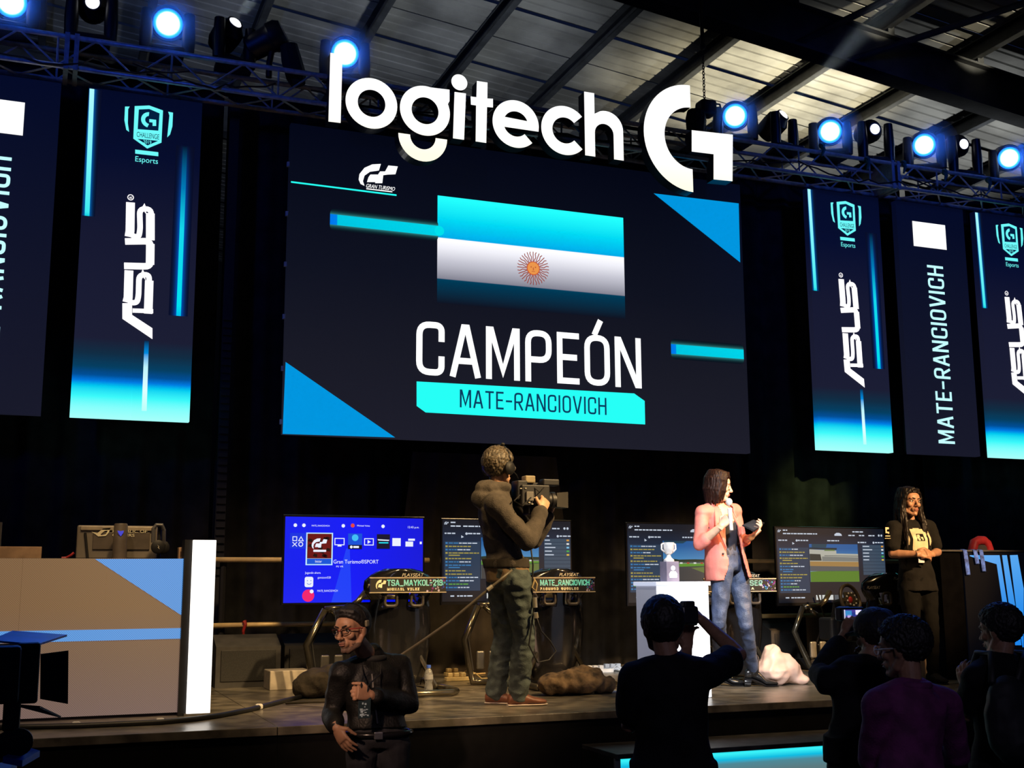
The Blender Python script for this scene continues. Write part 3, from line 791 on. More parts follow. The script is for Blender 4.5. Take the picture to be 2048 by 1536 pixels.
# G
gp = s3([(915, 550), (913, 692), (600, 835), (733, 850), (897, 1227), (903, 1082)])
gx = (gp[0][0]+gp[4][0])/2; zt, zb_ = gp[0][1], gp[4][1]; zc = (zt+zb_)/2
wo = gx-gp[2][0]; wi = gx-gp[3][0]; hi = (gp[1][1]-gp[5][1])/2; ho = (zt-zb_)/2; zci = (gp[1][1]+gp[5][1])/2
letter([[(gx+wo*math.cos(R_(v)), zc+ho*math.sin(R_(v))) for v in range(90, 271, 5)]+[(gx+wi*math.cos(R_(v)), zci+hi*math.sin(R_(v))) for v in range(270, 89, -5)]])
letter([s3([(907, 833), (907, 970), (1047, 987), (1047, 1148), (1168, 1160), (1170, 862)])])
mbx = MB(); xa, xb = at(650, 240, SY).x, at(1470, 360, SY).x
for z in (6.24, 6.44): mbx.tube([(xa, SY+.17, z), (xb, SY+.17, z)], .02, 6)
for k in range(12):
    x = xa+(xb-xa)*(k+.5)/12; mbx.tube([(x, SY+.17, 6.44), (x, 10.47, 6.44)], .012, 6)
mbx.build('mounting_frame', M_black, sign)

# ---- lighting truss
TB = 6.19; TT = TB+.28; TY0, TY1 = 10.46, 10.78
truss = thing('lighting_truss', 'long aluminium box truss carrying the lights over the screens', 'truss', (5, 10.62, TB))
X0, X1 = -3.0, 13.4
for (y, z) in ((TY0, TB), (TY1, TB), (TY0, TT), (TY1, TT)):
    MB().tube([(X0, y, z), (X1, y, z)], .025, 8).build('chord', M_alu, truss, smooth=True)
n = int((X1-X0)/.32)
for k in range(n):
    a = X0+(X1-X0)*k/n; b = X0+(X1-X0)*(k+1)/n; up = k % 2
    for y in (TY0, TY1):
        MB().tube([(a, y, TB if up else TT), (b, y, TT if up else TB)], .010, 5).build('brace', M_alu, truss)
    MB().tube([(a, TY0 if up else TY1, TB), (b, TY1 if up else TY0, TB)], .010, 5).build('brace', M_alu, truss)
    if k % 3 == 0:
        for y in (TY0, TY1): MB().tube([(a, y, TB), (a, y, TT)], .010, 5).build('post', M_alu, truss)
for px in (142, 1790):
    x = at(px, 120 if px < 1000 else 360, TY0).x
    MB().box((x-.06, TY0-.03, TB-.03), (x-.02, TY1+.03, TT+.03)).build('joint_plate', M_alu, truss)
    MB().box((x+.02, TY0-.03, TB-.03), (x+.06, TY1+.03, TT+.03)).build('joint_plate', M_alu, truss)
# cables draped along the truss
rnd = random.Random(11)
for k in range(9):
    xa = X0+1.7*k+rnd.uniform(0, .4); L = rnd.uniform(1.2, 2.2)
    pts = [(xa+L*i/14, TY0-.03+rnd.uniform(-.01, .01), TB+.10+.14*(1-4*(i/14-.5)**2)*-1*rnd.uniform(.6, 1)+rnd.uniform(0, .04)) for i in range(15)]
    mb = MB(); mb.tube(pts, .009, 5); solo(mb, 'power_cable', M_black, 'thin black cable sagging on the truss, '+('first', 'second', 'third', 'fourth', 'fifth', 'sixth', 'seventh', 'eighth', 'ninth')[k]+' loop from the left end', 'cable', 'cables on the lighting truss')
for gi, (px, py) in enumerate(((1645, 300), (1735, 328), (1808, 335), (1890, 352), (1978, 368))):
    p = at(px, py, TY0-.04)
    mb = MB(); mb.tube([(p.x, TY0-.035, p.z+.05), (p.x+.015, TY0-.045, p.z), (p.x-.01, TY0-.04, p.z-.07)], [.03, .022, .01], 7)
    mb.cyl((p.x-.015, TY0-.035, p.z+.045), (p.x+.015, TY0-.035, p.z+.06), .036, 8)
    solo(mb, 'tape_tie', mat('green_tape', (.01, .13, .11), .6), 'green tape tied round the truss, '+('first', 'second', 'third', 'fourth', 'fifth')[gi]+' one right of the big G', 'tape', 'green ties on the truss')

# ---- moving head lights
m_body = mat('lamp_black', (.010, .010, .012), .42, 0, .2, 10)
def lens_mat(name, stops, st):
    m = bpy.data.materials.new(name); m.use_nodes = True
    nt = m.node_tree; b = nt.nodes['Principled BSDF']
    tc = nt.nodes.new('ShaderNodeTexCoord'); g = nt.nodes.new('ShaderNodeVectorMath'); g.operation = 'LENGTH'
    nt.links.new(tc.outputs['Object'], g.inputs[0])
    rp = nt.nodes.new('ShaderNodeValToRGB'); e = rp.color_ramp.elements
    e[0].position, e[0].color = stops[0]; e[1].position, e[1].color = stops[-1]
    for p_, c_ in stops[1:-1]: e.new(p_).color = c_
    mu = nt.nodes.new('ShaderNodeMath'); mu.operation = 'MULTIPLY'; mu.inputs[1].default_value = 1.0
    nt.links.new(g.outputs['Value'], mu.inputs[0]); nt.links.new(mu.outputs[0], rp.inputs['Fac'])
    nt.links.new(rp.outputs['Color'], b.inputs['Emission Color']); b.inputs['Emission Strength'].default_value = st
    b.inputs['Base Color'].default_value = (.02, .02, .02, 1)
    return m
m_lblue = lens_mat('lens_blue', [(0, (1, 1, 1, 1)), (.092, (.8, .97, 1, 1)), (.112, (.02, .30, 1, 1)), (.14, (0, .06, 1, 1))], 2.6)
m_lwhite = lens_mat('lens_white', [(0, (1, 1, 1, 1)), (.05, (1, 1, 1, 1)), (.075, (.35, .42, .75, 1))], 2.0)
def moving_head(px, py, kind, aim, label, onz=None):
    blue = kind == 'blue'
    c = at(px, py, TY0+.24)
    baz = (TT+.03) if onz is None else onz
    t = thing('moving_head_light', label, 'stage light', (c.x, c.y, baz), group='moving head lights on the truss')
    bw = .30 if blue else .34
    MB().bev((c.x-bw/2, c.y-.14, baz), (c.x+bw/2, c.y+.14, baz+.07), .015).build('base', m_body, t)
    d = (Vector(aim)-c).normalized()
    rl = .135 if blue else .062
    hd = .16 if blue else .14
    pan = math.atan2(d.x, -d.y)
    rz = Matrix.Rotation(pan, 3, 'Z')
    sx = rz @ Vector((1, 0, 0))
    hc = c-d*.147; hc.z = max(hc.z, baz+.21)
    mb = MB()
    q = Vector((c.x, c.y, baz+.07))
    mb.tube([q-sx*(hd+.035)+Vector((0, 0, .03)), q+sx*(hd+.035)+Vector((0, 0, .03))], .045, 10)
    mb.cyl(q, q+Vector((0, 0, .03)), .09, 16)
    mb.build('yoke', m_body, t)
    for s in (-1, 1):
        mb = MB(); a = q+sx*s*(hd+.03)
        hz = hc.z-q.z
        mb.tube([a+Vector((0, 0, .0)), a+Vector((0, 0, hz*.5)), a+Vector((0, 0, hz+.05))], [.055, .062, .05], 10, flat=.45 if False else 1.0)
        mb.build('yoke_arm', m_body, t, smooth=40)
    rot = d.to_track_quat('Z', 'Y').to_matrix()
    mb = MB()
    prof = [(.03, -.20), (hd*.72, -.19), (hd*.95, -.12), (hd, -.02), (hd*.98, .06), (rl*1.18+.01, .125), (rl*1.12+.008, .15), (rl+.004, .15), (rl+.002, .138)]
    mb.lathe(hc, prof, 24, 0, rot); mb.build('head', m_body, t, smooth=35)
    lc = hc+d*.147
    me = MB(); me.lathe((0, 0, 0), [(rl, 0), (rl*.8, .012), (rl*.4, .02), (.001, .022)], 24, 0, rot)
    lo = me.build('lens', m_lblue if blue else m_lwhite, t, smooth=True, local=True)
    lo.location = lc - t.location
    for s in (-1, 1):
        mb = MB(); a = q+sx*s*.02
        p0 = hc-d*.03+sx*s*.06-Vector((0, 0, hd*.9))
    return t, hc, d
toward = (0.5, 0, 2.0)
HAZE = bpy.data.materials.new('stage_haze'); HAZE.use_nodes = True
_nt = HAZE.node_tree; _nt.nodes.remove(_nt.nodes['Principled BSDF'])
_vs = _nt.nodes.new('ShaderNodeVolumeScatter'); _vs.inputs['Density'].default_value = .22; _vs.inputs['Anisotropy'].default_value = .1
_nt.links.new(_vs.outputs[0], _nt.nodes['Material Output'].inputs['Volume'])
HAZE2 = HAZE.copy(); HAZE2.name = 'stage_haze_thin'; HAZE2.node_tree.nodes['Volume Scatter'].inputs['Density'].default_value = .40
heads = [
 (22, 4, 'blue', toward, 'blue lit moving head light cut by the top left picture corner'),
 (185, 4, 'white', (-.3, 0, 5), 'moving head with small white lens second from the left, at the top edge'),
 (336, 47, 'blue', toward, 'bright blue moving head light above the lettered screen left of the main one'),
 (471, 45, 'white', (1.85+2, 10.5-5, 6.8+3.2), 'white beam moving head beside the tilted chain hoist'),
 (690, 107, 'blue', toward, 'blue moving head light shining behind the first letter of the sign'),
 (1470, 232, 'blue', (1, 0, 2.2), 'blue moving head light right beside the big G'),
 (1567, 229, 'white', (7.7+1.6, 10.5-4.4, 6.8+3.0), 'white beam moving head first from the big G'),
 (1660, 263, 'blue', (2.5, 0, 2.2), 'blue moving head light second from the big G'),
 (1750, 258, 'white', (7.0, 0, 5.5), 'white beam moving head between the second and third blue lights right of the big G'),
 (1848, 290, 'blue', (3, 0, 2.2), 'blue moving head light above the name screen at right'),
 (1928, 288, 'white', (9.0, 0, 5.5), 'white beam moving head nearest the right picture edge'),
 (2018, 316, 'blue', (4.5, 0, 2.2), 'blue moving head light touching the right picture edge')]
for h in heads:
    t, hc, d = moving_head(*h)
    if h[2] == 'blue':
        spot('beam_'+str(h[0]), tuple(hc+d*.19), tuple(hc+d*6), 190, (.01, .14, 1.0), 64, 1.0, .1)
        rot = d.to_track_quat('Z', 'Y').to_matrix(); q = hc+d*.20
        mb = MB(); mb.lathe(q, [(.14, 0), (.24, .12), (.33, .30), (.30, .5), (.12, .62)], 24, 0, rot)
        solo(mb, 'lit_haze', HAZE2, 'blue glowing haze before the '+h[4].split(' light')[0]+' '+h[4].split('light', 1)[1].strip(), 'haze', 'blue haze before the wash lights', kind='stuff')
    else:
        spot('beam_'+str(h[0]), tuple(hc+d*.19), tuple(hc+d*6), 240, (.75, .88, 1.0), 11, .5, .04)
        if h[0] in (471, 1567):
            rot = d.to_track_quat('Z', 'Y').to_matrix(); q = hc+d*.20
            mb = MB(); mb.lathe(q, [(.055, 0), (.21, 1.5), (.36, 3.0)], 24, 0, rot)
            solo(mb, 'lit_haze', HAZE, 'pale shaft of lit haze rising from the moving head '+('beside the tilted hoist' if h[0] == 471 else 'right of the big G'), 'haze')

# ---- chain hoists
def chain(t, a, b, link=.045):
    a = Vector(a); b = Vector(b); n = int((a-b).length/(link*.75)); d = (b-a).normalized()
    mb = MB()
    s1 = d.cross(Vector((0, 1, 0))).normalized(); s2_ = d.cross(s1)
    for i in range(n):
        c = a+(b-a)*(i+.5)/n; s = s1 if i % 2 else s2_
        pts = [c+d*(.5*link*math.sin(v))+s*(.3*link*math.cos(v)) for v in [2*PI*j/8 for j in range(8)]]
        mb.tube(pts, link*.12, 4, closed=True)
    o = mb.build('chain', mat('chain_steel', (.05, .05, .055), .4, .6), t)
    return o
kz_ = at(1402, 92, 10.62).z
p = at(1402, 0, 10.62); hz = at(1402, 205, 10.62).z
t = thing('chain_hoist', 'black chain hoist hanging on its chain beside the big G', 'hoist', (p.x, 10.62, hz-.5))
chain(t, (p.x, 10.62, kz_-.06), (p.x, 10.62, hz+.02)); chain(t, (p.x, 10.62, hz-.15), (p.x, 10.62, TT))
MB().tube([(p.x, 10.62, kz_+.04), (p.x, 10.62, roofz(p.x)-.3)], .022, 8).build('drop_pipe', m_body, t)
MB().bev((p.x-.08, 10.53, hz-.15), (p.x+.11, 10.71, hz+.02), .03).build('motor', m_body, t)
MB().tube([(p.x-.13, 10.62, hz-.42), (p.x-.12, 10.62, hz-.2), (p.x-.11, 10.62, hz-.12)], [.09, .11, .10], 12).build('chain_bag', mat('bag_black', (.012, .012, .013), .9), t)
mb = MB(); kz = at(1402, 92, 10.62).z
mb.ell((p.x, 10.62, kz), (.035, .03, .05)); mb.tube([(p.x, 10.62, kz-.03), (p.x+.02, 10.62, kz-.08), (p.x-.01, 10.62, kz-.1)], .012, 6); mb.build('hook', mat('chain_steel', (.05, .05, .055)), t)
MB().tube([(p.x+.10, 10.6, hz), (p.x+.15, 10.55, hz-.02), (p.x+.17, 10.55, hz-.12), (p.x+.15, 10.54, hz-.3), (p.x+.12, 10.5, TT+.03)], .012, 6).build('cable', M_black, t)
c = at(540, 78, 10.72)
t = thing('chain_hoist', 'tilted black chain hoist with an oval white label on its end', 'hoist', (c.x, 10.72, TT+.02))
ax = Vector((.80, -.42, .42)).normalized(); rot = ax.to_track_quat('Z', 'Y').to_matrix()
mb = MB(); mb.lathe(c, [(.09, -.24), (.125, -.22), (.13, -.05), (.135, .0), (.15, .02), (.15, .10), (.125, .14), (.12, .15)], 20, 0, rot); mb.build('motor', m_body, t, smooth=35)
mb = MB(); q = c+ax*.152
a_ = rot @ Vector((1, 0, 0)); b_ = rot @ Vector((0, 1, 0))
mb.add([q+(a_*math.cos(2*PI*j/24)*.11+b_*math.sin(2*PI*j/24)*.075) for j in range(24)], [tuple(range(24))]); lb = mb.build('oval_label', mat('label_white', (.42, .42, .5), .5), t)
up = (UZ-ax*ax.dot(UZ)).normalized(); rt = up.cross(ax).normalized()
mb = MB(); print_text(mb, 'CM', q+ax*.002-rt*.03+up*.008, rt, up, .035, .06); print_text(mb, 'LODESTAR', q+ax*.002-rt*.085-up*.038, rt, up, .032, .17); mb.build('lettering', M_black, lb)
MB().tube([c+Vector((.02, 0, -.12)), c+Vector((0, 0, -.25)), (c.x, c.y, TT+.02)], .03, 8).build('bracket', m_body, t)
cb = at(583, 120, 10.62)
MB().tube([cb+Vector((-.03, 0, .14)), cb, cb+Vector((.05, 0, -.16)), cb+Vector((.07, 0, -.24))], [.085, .10, .10, .07], 12).build('chain_bag', mat('bag_black', (.012, .012, .013), .9), t)
MB().tube([c+Vector((.08, 0, -.05)), (cb.x-.08, cb.y, cb.z+.16), cb+Vector((-.03, 0, .12))], .012, 6).build('strap', M_black, t)
# ================================================================== STAGE PROPS
M_tube = mat('chrome_black_tube', (.16, .145, .11), .22, .85, .2, 6)
M_gold = mat('brass_rail', (.85, .62, .28), .4, .1, .1, 8)
M_shell = mat('seat_shell_black', (.010, .010, .012), .18, 0, .1, 6, coat=.6)
M_fabric = mat('seat_fabric_grey', (.035, .033, .031), .8, 0, .2, 40, .2, 200)
M_grey = mat('grey_plastic', (.16, .15, .14), .5)
M_white = mat('white_plastic', (.62, .60, .56), .5)
M_print = mat('print_pale', (.62, .58, .48), .6)
M_red = mat('red_plastic', (.45, .03, .03), .45)

def lump(parts, name, m, parent=None, vox=.02, amp=.01, fr=9.0, sm=2, label=None, cat=None, local=False, seed=0, solo_=True):
    """soft things: ellipsoids and tubes grown together, then creased with noise"""
    o = remesh(parts, name, m, vox, sm)
    crease(o, amp, fr, seed)
    if parent is None:
        me = o.data
        co = np.empty(len(me.vertices)*3, 'f'); me.vertices.foreach_get('co', co); co = co.reshape(-1, 3)
        lo, hi = co.min(0), co.max(0); c = np.array([(lo[0]+hi[0])/2, (lo[1]+hi[1])/2, lo[2]])
        me.vertices.foreach_set('co', (co-c).ravel()); o.location = c; me.update()
        setp(o, label, cat)
    else:
        o.parent = parent
        if not local:
            off = Vector(parent.location); me = o.data
            for v in me.vertices: v.co -= off
    return o
def remesh(mb, name, mats, vox, sm=2, fac=.5):
    me = bpy.data.meshes.new(name); me.from_pydata(mb.v, [], mb.f); me.update()
    o = bpy.data.objects.new(name, me); COL.objects.link(o)
    r = o.modifiers.new('r', 'REMESH'); r.mode = 'VOXEL'; r.voxel_size = vox
    if sm:
        s = o.modifiers.new('s', 'SMOOTH'); s.factor = fac; s.iterations = sm
    dg = bpy.context.evaluated_depsgraph_get(); dg.update()
    nm = bpy.data.meshes.new_from_object(o.evaluated_get(dg))
    bpy.data.objects.remove(o); bpy.data.meshes.remove(me)
    nm.name = name
    nm.materials.clear()
    for m in (mats if isinstance(mats, (list, tuple)) else [mats]): nm.materials.append(m)
    nm.polygons.foreach_set('use_smooth', [True]*len(nm.polygons))
    o = bpy.data.objects.new(name, nm); COL.objects.link(o)
    return o
def crease(o, amp, fr, seed=0, stretch=(1, 1, 1), z0=None):
    me = o.data
    n = len(me.vertices)
    co = np.empty(n*3, 'f'); me.vertices.foreach_get('co', co); co = co.reshape(-1, 3)
    nr = np.array([tuple(v.normal) for v in me.vertices])
    d = np.empty(n)
    for i in range(n):
        p = co[i]
        q = Vector((p[0]*fr*stretch[0]+seed*7.3, p[1]*fr*stretch[1], p[2]*fr*stretch[2]))
        w = noise.noise(q)
        d[i] = amp*(1-2*abs(w)) - amp*.5 + amp*.35*noise.noise(q*2.3)
    co += nr*d[:, None]
    me.vertices.foreach_set('co', co.ravel().astype('f')); me.update()

# ---- left desk with LED front
DY = 8.05
dtop = at(250, 1117, DY).z; dx1 = at(369, 1270, DY).x; dx0 = -1.4
desk = thing('led_desk', 'wide desk with a brown grey screen front and blue graphics at left', 'desk', ((dx0+dx1)/2, DY, STG))
m_dled = emit_ramp('desk_front_warm_light', 'Z', 0, dtop-STG, [(0, rgb(118, 96, 92)), (.35, rgb(122, 96, 78)), (.7, rgb(130, 98, 66)), (1, rgb(130, 98, 66))], 1.0, .14, 150)  # warm stage light on the grey LED front put into its emission
nc = 5
for k in range(nc):
    a = dx1-(k+1)*.5; b = dx1-k*.5
    for (za, zb_) in ((STG+.02, (STG+dtop)/2+.06), ((STG+dtop)/2+.06, dtop)):
        MB().bev((a+.0008, DY, za+.0008), (b-.0008, DY+.07, zb_-.0008), .0008).build('led_cabinet', m_dled, desk)
MB().box((dx0+.3, DY+.07, STG), (dx1, DY+.85, dtop-.005)).build('body', M_black, desk)
m_db = emit_ramp('desk_blue_picture', 'Z', 0, 1, [(0, rgb(95, 165, 235)), (1, rgb(95, 165, 240))], .95, .1, 150)
f = lambda x, y: XZ(x, y, DY)
MB().flat([[f(190, 1118), f(371, 1236), (dx1, dtop)]], DY-.003).build('corner_graphic', m_db, desk)
MB().flat([[(dx0, f(0, 1288)[1]), (dx1, f(369, 1277)[1]), (dx1, f(369, 1256)[1]), (dx0, f(0, 1263)[1])]], DY-.003).build('stripe_graphic', m_db, desk)
# light column
cx0 = at(371, 1432, 7.98).x; cx1 = at(420, 1432, 7.98).x; cz = at(410, 1080, 7.98).z
col = thing('light_column', 'tall glowing white light column at the end of the desk', 'light column', ((cx0+cx1)/2, 8.05, STG))
MB().bev((cx0+.004, 7.98, STG+.015), (cx1, 8.0, cz), .003).build('diffuser', emit('column_white', (1, .93, .84, 1), 1.9), col)
MB().box((cx0-.045, 8.0, STG), (cx1, 8.16, cz+.002)).build('housing', M_black, col)
MB().box((cx0-.01, 7.978, STG), (cx1+.004, 8.0, STG+.015)).build('foot_plate', M_grey, col)
# things on the desk
def on_desk(px0, py0, px1, Y): 
    a = at(px0, py0, Y); b = at(px1, py0, Y); return a.x, b.x, a.z
Y = 8.35
x0, x1, zt = on_desk(155, 1050, 316, Y)
mon = thing('computer_monitor', 'grey monitor seen from behind with an eye emblem on a dark label', 'monitor', ((x0+x1)/2, Y, dtop))
mon_m = mat('monitor_grey', (.21, .18, .145), .55, 0, .12, 5)
MB().bev((x0, Y, dtop), (x1, Y+.05, zt), .012).build('back_cover', mon_m, mon)
MB().bev((x0+.02, Y-.012, zt-.035), (x1-.02, Y+.01, zt-.006), .005).build('top_trim', mat('monitor_trim', (.38, .32, .24), .4), mon)
MB().bev((x0+.10, Y-.008, zt-.16), (x1-.05, Y+.01, zt-.045), .003).build('label_panel', mat('monitor_label', (.11, .09, .075), .5), mon)
mb = MB(); mb.tube([(x0+.05, Y-.008, zt-.05), (x0+.075, Y-.01, dtop)], .008, 6); mb.build('cover_seam', M_black, mon)
mb = MB()
def ep(pts): return [XZ(px/4.6545, 1030+py/4.6545, Y-.012) for px, py in pts]
mb.flat([ep([(905, 170), (960, 125), (1028, 120), (1015, 160), (985, 195), (915, 200), (890, 180), (850, 155), (890, 165)]), ep([(935, 180), (975, 148), (1005, 145), (985, 178), (945, 188)])], Y-.012)
o_ = ep([(1048, 163), (1370, 163), (1048, 135), (1046, 200), (1252, 200), (1046, 172)])
print_text(mb, 'REPUBLIC OF', (o_[0][0], Y-.012, o_[0][1]), UX, UZ, o_[2][1]-o_[0][1], o_[1][0]-o_[0][0])
print_text(mb, 'GAMERS', (o_[3][0], Y-.012, o_[3][1]), UX, UZ, o_[5][1]-o_[3][1], o_[4][0]-o_[3][0])
mb.build('lettering', mat('print_cream', (.95, .85, .6), .5), mon)
Y2 = 8.24
a = at(227, 1047, Y2); b = at(257, 1047, Y2); r = (b.x-a.x)/2*.98
mb = MB(); mb.lathe(((a.x+b.x)/2, Y2, dtop), [(r*1.05, 0), (r, .02), (r*.95, a.z-dtop-.01), (r*.85, a.z-dtop)], 24)
cylo = thing('tower_speaker', 'grey brown cylinder with a small blue emblem before the monitor', 'speaker', ((a.x+b.x)/2, Y2, dtop))
mb.build('body', mat('cyl_grey', (.115, .092, .078), .5), cylo, smooth=40)
q = at(241, 1066, Y2-r); mb = MB(); mb.flat([[(q.x-.02, q.z+.015), (q.x-.01, q.z-.008), (q.x+.003, q.z-.022), (q.x+.018, q.z+.002), (q.x+.02, q.z+.016), (q.x, q.z+.012)][::-1]], Y2-r-.002)
mb.build('emblem', emit('emblem_blue', rgb(70, 70, 200), 1), cylo)
q = at(316, 1094, 8.22)
hp = thing('headphones', 'black headphones hanging on a slim stand beside the monitor', 'headphones', (q.x, 8.24, dtop))
mb = MB(); mb.bev((q.x-.025, 8.25, dtop), (q.x+.025, 8.30, dtop+.01), .003); mb.tube([(q.x+.01, 8.27, dtop), (q.x+.01, 8.27, q.z+.12)], .012, 8); mb.build('stand', M_black, hp)
top = at(314, 1048, 8.22)
mb = MB(); mb.tube([(q.x-.03, 8.24, q.z+.03), (q.x-.032, 8.24, top.z-.03), (q.x-.015, 8.24, top.z-.006), (q.x+.02, 8.24, top.z-.006), (q.x+.036, 8.25, top.z-.04), (q.x+.04, 8.27, q.z+.02)], .014, 8); mb.build('headband', mat('headband_grey', (.09, .09, .10), .5), hp)
for (dx, dy) in ((0, -.02), (.035, .05)):
    mb = MB(); mb.lathe((q.x+dx, 8.24+dy, q.z), [(.034, -.02), (.045, -.012), (.046, .012), (.036, .02)], 20, 0, Matrix.Rotation(PI/2, 3, 'X')); cup = mb.build('ear_cup', M_black, hp, smooth=40)
mb = MB(); mb.flat([[(q.x-.008, q.z+.014), (q.x+.002, q.z+.003), (q.x-.004, q.z-.004), (q.x+.010, q.z-.016), (q.x+.003, q.z-.002), (q.x+.006, q.z+.004)]], 8.24-.02-.021); mb.build('emblem', M_print, hp)
x0, x1, zt = on_desk(-30, 1093, 84, 8.25)
mb = MB(); mb.bev((x0, 8.2, dtop), (x1, 8.5, zt), .004); solo(mb, 'cardboard_box', mat('tan_card', (.52, .33, .19), .7), 'tan cardboard box standing on the desk at the left edge', 'box')
x0, x1, zt = on_desk(357, 1095, 376, 8.2)
bx = thing('small_box', 'small beige box with vents on the desk corner', 'box', ((x0+x1)/2, 8.2, dtop))
MB().bev((x0, 8.18, dtop), (x1, 8.26, zt), .003).build('body', mat('beige_box', (.42, .26, .16), .6), bx)
mb = MB()
for k in range(3): mb.box((x0+.01+.016*k, 8.176, dtop+.02), (x0+.018+.016*k, 8.181, dtop+.05))
mb.build('vent', mat('vent_brown', (.12, .07, .05), .6), bx, kind='stuff')
a = at(133, 1117, 8.3); b = at(152, 1102, 8.3)
mb = MB(); mb.tube([(a.x-.03, 8.32, dtop+.008), (a.x, 8.32, dtop+.01), ((a.x+b.x)/2, 8.31, (dtop+b.z)/2), (b.x-.012, 8.31, b.z-.01)], .008, 8)
solo(mb, 'red_cable', M_red, 'short red cable leaning against the monitor on the desk', 'cable')
pa = at(2, 1046, 8.9); mb = MB(); mb.box((pa.x-.03, 8.78, dtop), (pa.x+.012, 8.82, pa.z)); solo(mb, 'sign_post', M_grey, 'thin grey post standing on the desk at the left picture edge', 'post')

# ---- brass rails behind the rigs
def rails(px0, px1, px2, label):
    Yr = 10.5
    xa = at(px0, 1120, Yr).x; xb = at(px1, 1120, Yr).x; xc = at(px2, 1248, Yr).x
    z1 = at(500, 1119.5, Yr).z; z0 = at(560, 1249, Yr).z
    t = thing('rail_barrier', label, 'barrier', ((xa+xb)/2, Yr, STG), group='brass rails behind the rigs')
    MB().tube([(xa, Yr, z1), (xb, Yr, z1)], .022, 12).build('rail', M_gold, t, smooth=True)
    MB().tube([(xa, Yr, z0), (xc, Yr, z0)], .022, 12).build('rail', M_gold, t, smooth=True)
    for x in (xa+.1, xb-.12):
        MB().tube([(x, Yr+.05, STG), (x, Yr+.05, z1+.02)], .03, 8).build('post', M_black, t)
rails(425, 858, 700, 'two brass coloured horizontal rails between light column and blue television')
rails(1470, 1846, 1672, 'two brass coloured horizontal rails behind the presenter and right television')
p = at(488, 1249, 10.47)
mb = MB(); mb.tube([(p.x, 10.47, p.z+.03), (p.x+.01, 10.46, p.z), (p.x-.005, 10.46, p.z-.06), (p.x+.002, 10.47, p.z-.12)], [.02, .016, .012, .008], 6)
solo(mb, 'red_ribbon', M_red, 'red ribbon tied to the lower rail at left', 'ribbon')

# ---- floor wedges and boxes at the back
def wedge(px0, px1, pyt, pyb, Y, label):
    a = at(px0, pyb, Y); b = at(px1, pyb, Y); zt = at(px0, pyt, Y).z
    t = thing('stage_monitor', label, 'loudspeaker', ((a.x+b.x)/2, Y, STG), group='floor loudspeakers on stage')
    mb = MB(); z0 = STG; d = .42; w0, w1 = a.x, b.x
    prof = [(0, z0), (d, z0), (d, zt-.02), (d*.55, zt), (.0, z0+(zt-z0)*.78)]
    vs = [(w0, Y+p_[0], p_[1]) for p_ in prof]+[(w1, Y+p_[0], p_[1]) for p_ in prof]; n = len(prof)
    mb.add(vs, [tuple(range(n))[::-1], tuple(range(n, 2*n))]+[(i, (i+1) % n, (i+1) % n+n, i+n)[::1] for i in range(n)])
    mb.build('cabinet', mat('wedge_grey', (.045, .043, .042), .75), t)
    MB().bev((w0+.04, Y-.008, z0+.05), (w1-.04, Y+.004, z0+(zt-z0)*.72), .004).build('grille', mat('grille_black', (.02, .02, .02), .6, 0, .4, 150), t)
wedge(430, 560, 1272, 1366, 10.0, 'dark grey floor loudspeaker beside the light column')
wedge(568, 700, 1270, 1362, 10.2, 'dark floor loudspeaker half hidden behind the seated rig at left')
wedge(1545, 1602, 1242, 1335, 10.3, 'dark floor loudspeaker behind the pink bag')
a = at(527, 1367, 9.9); b = at(606, 1367, 9.9); zt = at(527, 1338, 9.9).z
mb = MB(); mb.bev((a.x, 9.62, STG), (b.x, 9.9, zt), .006); solo(mb, 'white_box', mat('pale_box', (.42, .37, .30), .6), 'low pale box on the stage floor beside the floor loudspeaker', 'box')

# ---- televisions
def tv_body(x0, x1, z0, z1, Y, label):
    t = thing('television', label, 'television', ((x0+x1)/2, Y, z0), group='televisions of the racing rigs')
    MB().bev((x0, Y, z0), (x1, Y+.035, z1), .006).build('bezel', M_blackg, t)
    MB().bev((x0+.2, Y+.035, z0+.08), (x1-.2, Y+.07, z1-.2), .01).build('rear_housing', M_black, t)
    return t
def frac(x0, x1, z0, z1): return lambda u, v: (x0+(x1-x0)*u, z1-(z1-z0)*v)
def q4(F, u0, v0, u1, v1): return [F(u0, v1), F(u1, v1), F(u1, v0), F(u0, v0)]
TVY = 9.75
x0 = at(558, 1150, TVY).x-.03; x0 = (at(571, 1030, TVY).x+at(557, 1213, TVY).x)/2; x1 = (at(853, 1033, TVY).x+at(846, 1205, TVY).x)/2
z1 = at(712, 1031, TVY).z; z0 = at(702, 1209, TVY).z
tv = tv_body(x0, x1, z0, z1, TVY, 'television with a bright blue menu picture at left')
bz = .018; F = frac(x0+bz, x1-bz, z0+bz, z1-bz)
m_tvb = emit_ramp('tv_blue_picture', 'X', -.62, .62, [(0, rgb(0, 26, 236)), (.5, rgb(0, 18, 245)), (1, rgb(0, 14, 215))], 1.0)
sc1 = MB().flat([q4(F, 0, 0, 1, 1)], TVY-.002).build('display', m_tvb, tv)
def pic(loops, m, nm, dy=.004, par=None): return MB().flat(loops, TVY-dy).build(nm, m, par or tv)
E_tvw = emit('tv_white', rgb(235, 240, 255), 1.0)
pic([[F(.335, 1), F(.48, 1), F(.46, .37), F(.435, .37)]], emit('tv_beam', rgb(20, 62, 248), 1), 'light_beam', .003)
E_tile = emit('tv_tile', rgb(12, 48, 225), 1)
pic([q4(F, .035, .19, .15, .375)], E_tile, 'menu_tile')
mb = MB()
